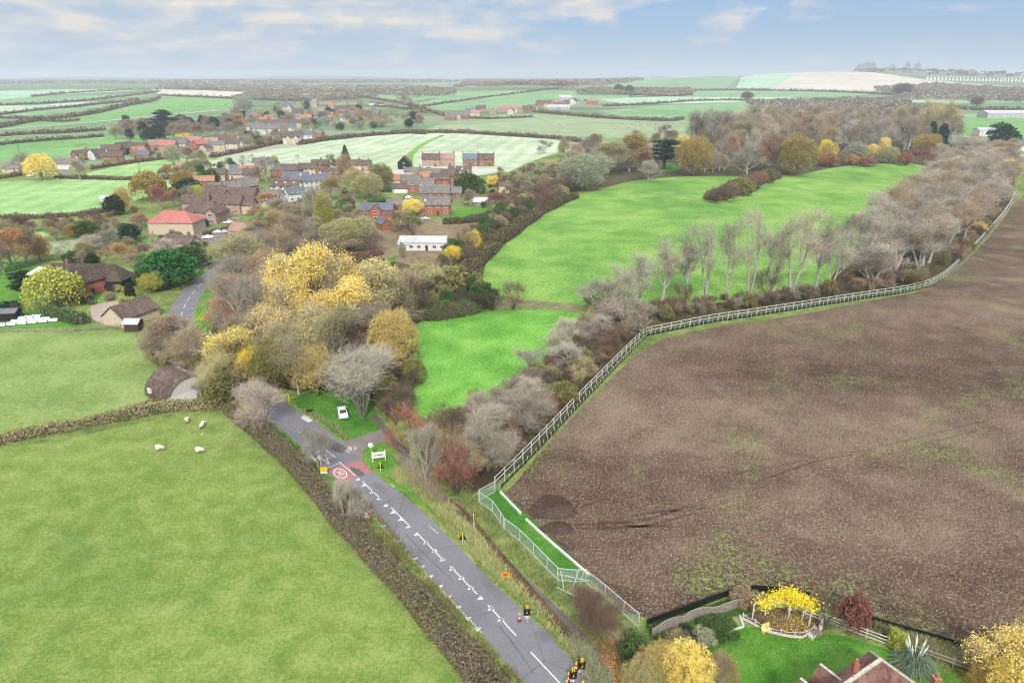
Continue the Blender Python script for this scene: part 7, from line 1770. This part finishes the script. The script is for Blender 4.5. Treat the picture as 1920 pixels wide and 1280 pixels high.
# field hedges
for a in [
 ([(-60,412),(60,410),(130,406),(200,398),(240,385)],3,2.6,'purple','hedge at the bottom of the pale left field'),
 ([(-60,345),(20,332),(60,326)],4,3,'brown','hedge left of the yellow willow'),
 ([(100,334),(160,336),(240,338),(330,336)],3,2.6,'purple','hedge along the lane above the pale left field'),
 ([(170,318),(230,308),(300,300),(330,295)],3,3,'purple','hedge below the hamlet gardens'),
 ([(395,296),(450,286),(500,274),(560,262)],4,4,'purple','hedge between the upper village and the pale hill'),
 ([(560,272),(600,265),(680,256),(760,250),(800,252)],6,5,'haze','bushy hedge along the top of the pale hill, left part'),
 ([(760,250),(850,249),(960,255),(1060,262),(1090,268)],5,4.5,'purple','long dark hedge along the top of the pale hill'),
 ([(-60,250),(0,240),(60,228),(120,222),(200,210),(270,194),(300,184)],7,6,'purple','thick hedge climbing the left hillside'),
 ([(-60,282),(0,272),(60,266),(120,262),(200,256)],5,4,'purple','hedge above the hamlet field'),
 ([(-60,262),(0,256),(60,252),(120,250),(200,244)],6,5,'haze','hedge beneath the white track'),
 ([(-60,225),(0,216),(80,206),(160,200),(260,187)],5,4,'purple','second hedge on the left hillside'),
 ([(0,222),(60,224),(110,230),(150,226)],5,4,'haze','short hedge joining the two hillside hedges'),
 ([(-60,200),(60,196),(160,190),(260,178),(300,172)],5,4,'haze','upper hedge on the left hillside'),
 ([(60,182),(140,174),(280,167),(420,170),(600,180)],5,4,'haze','thin hedge under the far skyline wood'),
 ([(300,180),(400,184),(480,188),(540,190),(600,190)],6,6,'purple','hedge below the cream far field'),
 ([(650,180),(700,186),(760,196),(800,208),(840,220)],5,5,'haze','hedge slanting through the far green fields'),
 ([(760,206),(820,196),(900,184),(980,174),(1050,166)],4,4,'haze','hedge rising to the hilltop wood'),
 ([(840,218),(900,224),(960,222),(1000,220)],4,3.5,'purple','hedge below the far farm row'),
 ([(1000,210),(1080,218),(1160,224),(1260,228),(1280,224)],7,5,'purple','dark hedge from the far farmyard to the right'),
 ([(1130,200),(1220,196),(1320,188),(1500,190),(1700,192)],5,4,'haze','hedge across the far right fields'),
 ([(1080,172),(1160,176),(1260,182),(1300,178)],6,6,'haze','hedge under the big far hill, left part'),
 ([(1280,170),(1400,170),(1560,172),(1700,180),(1900,186)],8,7,'haze','hedge under the big far hill, right part'),
 ([(1600,196),(1700,200),(1800,206),(1960,210)],10,8,'haze','hedge before the pale right road'),
 ([(1460,205),(1600,202),(1700,204)],8,7,'haze','hedge behind the tall grey wood'),
 ([(700,200),(760,204),(800,212)],4,4,'haze','short hedge by the white cottage')]:
    hedge(a[0], a[1]*.8, a[2]*.72, {'haze':'brown','purple':'brown'}.get(a[3], a[3]), a[4], flat=.6, dens=.8, lump=.3)
# far woods that read as one mass
def mass(poly, step, hm, col, name='far_wood', label=None, leaf=None, per=50):
    pl = np.array([tuple(P(*q))[:2] for q in poly]); lo, hi = pl.min(0), pl.max(0); g = np.random.default_rng(len(poly)*7+int(hm*10))
    xs, ys = np.meshgrid(np.arange(lo[0], hi[0], step), np.arange(lo[1], hi[1], step)); xs = xs.ravel()+g.normal(size=xs.size)*step*.3; ys = ys.ravel()+g.normal(size=ys.size)*step*.3
    k = inpoly(pl, xs, ys); xs, ys = xs[k], ys[k]
    if not len(xs): return
    if len(xs) > 2600: s_ = g.choice(len(xs), 2600, False); xs, ys = xs[s_], ys[s_]
    hh = hm*g.uniform(.7, 1.25, len(xs)); zz = H(xs, ys); n = len(xs)
    d = g.normal(size=(n, per, 3)); d /= np.linalg.norm(d, axis=2, keepdims=True); d[:, :, 2] = np.abs(d[:, :, 2])*.9-.1
    rr = step*.62*g.uniform(.8, 1.15, n)
    C = np.stack([xs[:, None]+d[:, :, 0]*rr[:, None], ys[:, None]+d[:, :, 1]*rr[:, None], zz[:, None]+hh[:, None]*(.5+.5*d[:, :, 2])], -1).reshape(-1, 3)
    V_, F_ = leafquads(C, leaf or step*.13, g); me = npmesh(name, V_, [F_], [M('tinted_leaves')])
    pal = [C_[c_] for c_ in (col, col, 'tan', 'haze', 'haze', 'grey')]; tt = np.array([(*pal[q_], 1) for q_ in g.integers(0, len(pal), n)], np.float32)
    at = me.color_attributes.new('tint', 'FLOAT_COLOR', 'POINT'); at.data.foreach_set('color', np.repeat(tt, per*4, 0).ravel())
    o = obj(name, me); tag(o, kind='stuff'); return o
mass([(852,168),(880,164),(960,166),(1050,170),(1076,170),(1070,160),(1000,154),(870,152)], 11, 15, 'purple')
mass([(870,160),(1060,164),(1060,156),(880,152)], 26, 17, 'rust')
mass([(300,166),(480,170),(640,173),(800,170),(800,165),(500,162),(300,161)], 24, 11, 'sage')
mass([(-100,158),(300,156.5),(700,156),(850,155),(850,153.5),(-100,153.5)], 70, 14, 'grey')
mass([(440,185),(560,190),(700,185),(700,178),(480,176)], 16, 10, 'haze')
mass([(1080,178),(1180,180),(1300,176),(1290,168),(1100,170)], 16, 10, 'haze')
mass([(1640,168),(1760,160),(1900,170),(2000,180),(2000,196),(1700,188)], 20, 13, 'haze')
mass([(1430,212),(1560,206),(1700,204),(1780,210),(1780,224),(1500,228)], 14, 13, 'haze')
mass([(1400,196),(1560,190),(1700,190),(1700,200),(1420,204)], 16, 10, 'haze')
mass([(1620,138),(1700,142),(1780,148),(1960,150),(2000,128),(1700,126),(1560,128)], 34, 18, 'purple')
mass([(1220,148),(1400,138),(1520,132),(1420,130),(1240,144)], 30, 14, 'haze')
mass([(1480,134),(1560,130),(1640,134),(1640,130),(1500,129)], 30, 20, 'brown')
mass([(700,178),(780,182),(850,178),(850,168),(720,170)], 26, 9, 'haze')
mass([(1000,160),(1200,152),(1200,148),(1000,152)], 40, 16, 'haze')
for a in [(1628,132,117,26),(1610,132,122,16),(1672,132,121,12),(1700,134,118,12),(1718,134,119,14),(1400,190,172,20),(1160,174,158,16),(1180,178,160,16),(1690,182,156,30),(1830,200,182,22)]:
    T(a[0],a[1],a[2],a[3],'oak','brown' if a[0] in (1690,1830,1400) else 'green','standing out on the far right horizon', 'trees on the far right horizon')
# viaduct under construction and cranes
va, vb = P(1738,152), P(1965,156); root = empty('viaduct', va); tag(root, 'long white viaduct on many piers at the far right', 'viaduct')
n = 34; px_ = mpp(va)
for k in range(n):
    p = P(1738+(1965-1738)*k/(n-1), 151+4*k/(n-1)); p.z = float(H(p.x, p.y)); MB().box((0, 0, 6*px_*.5), (3.6*px_, 6, 7.5*px_)).obj('pier', M('white_paint'), root, p-va)
mb = MB(); 
for k in range(n-1):
    a_, b_ = P(1738+227*k/(n-1), 151+4*k/(n-1)), P(1738+227*(k+1)/(n-1), 151+4*(k+1)/(n-1)); mb.bar(a_-va+Vector((0, 0, 7.6*px_)), b_-va+Vector((0, 0, 7.6*px_)), 12, 1.4*px_)
mb.obj('deck', M('concrete'), root)
for px, lb in ((1876,'slanting white crane jib left of the other on the viaduct'),(1908,'slanting white crane jib nearest the right edge over the viaduct')):
    p = P(px,152); s = mpp(p); root = empty('crane', p); tag(root, lb, 'crane'); MB().bar((0, 0, 0), (13*s, 0, 22*s), .8*s).obj('jib', M('white_paint'), root); MB().box((0, 0, 1.5*s), (4*s, 4*s, 3*s)).obj('cab', M('white_paint'), root)

# ------------------------------------------------------------------ beyond 300 of one kind, the smallest in view become one massed object
from collections import defaultdict
bykind = defaultdict(list)
for t in PLANTS: bykind[t[0]['name']].append(t)
for nm, lst in bykind.items():
    if len(lst) <= 285: continue
    lst.sort(key=lambda t: -t[4]/max(1, t[3].length)); ex = lst[285:]
    VV, TT = [], []; g = np.random.default_rng(3); cache = {}
    for q, kind, o, p, hm, wm, c, rz in ex:
        if q['crown'].name not in cache:
            me = q['crown']; V_ = np.zeros(len(me.vertices)*3, np.float32); me.vertices.foreach_get('co', V_); V_ = V_.reshape(-1, 3)
            f = np.zeros(len(me.loops), np.int32); me.loops.foreach_get('vertex_index', f); f = f.reshape(-1, 4)
            cache[me.name] = V_[f]
        Q = cache[q['crown'].name]; k = g.choice(len(Q), min(len(Q), 1100), False); A_ = Q[k]; ce = A_.mean(1, keepdims=True); A_ = ce+(A_-ce)*np.array(2.0)
        s = np.array([wm/q['w'], wm/q['w'], hm/q['h']]); A_ = A_*s; cs, sn = math.cos(rz), math.sin(rz)
        A_ = np.stack([A_[..., 0]*cs-A_[..., 1]*sn, A_[..., 0]*sn+A_[..., 1]*cs, A_[..., 2]], -1)+np.array(p)
        VV.append(A_.reshape(-1, 3)); TT.append(np.tile(np.array([*c, 1.], np.float32), (len(A_)*4, 1)))
        for ch in list(o.children): bpy.data.objects.remove(ch)
        bpy.data.objects.remove(o)
    V_ = np.concatenate(VV); me = npmesh('massed_'+nm, V_, [np.arange(len(V_)).reshape(-1, 4)], [M('tinted_leaves')])
    at = me.color_attributes.new('tint', 'FLOAT_COLOR', 'POINT'); at.data.foreach_set('color', np.concatenate(TT).ravel())
    tag(obj('massed_'+nm+'s', me), kind='stuff')
# ------------------------------------------------------------------ haze
hb = MB().box((0, 6500, 96), (26000, 14400, 200)); ho = hb.obj('haze', [])
m, nt = newmat('haze_air'); pv = N(nt, 'ShaderNodeVolumePrincipled'); pv.inputs['Color'].default_value = (.84, .92, 1, 1)
pv.inputs['Density'].default_value = .00014; pv.inputs['Anisotropy'].default_value = .1
o_ = N(nt, 'ShaderNodeOutputMaterial'); L(nt, pv.outputs[0], o_.inputs['Volume']); ho.data.materials.append(m)
tag(ho, kind='stuff')
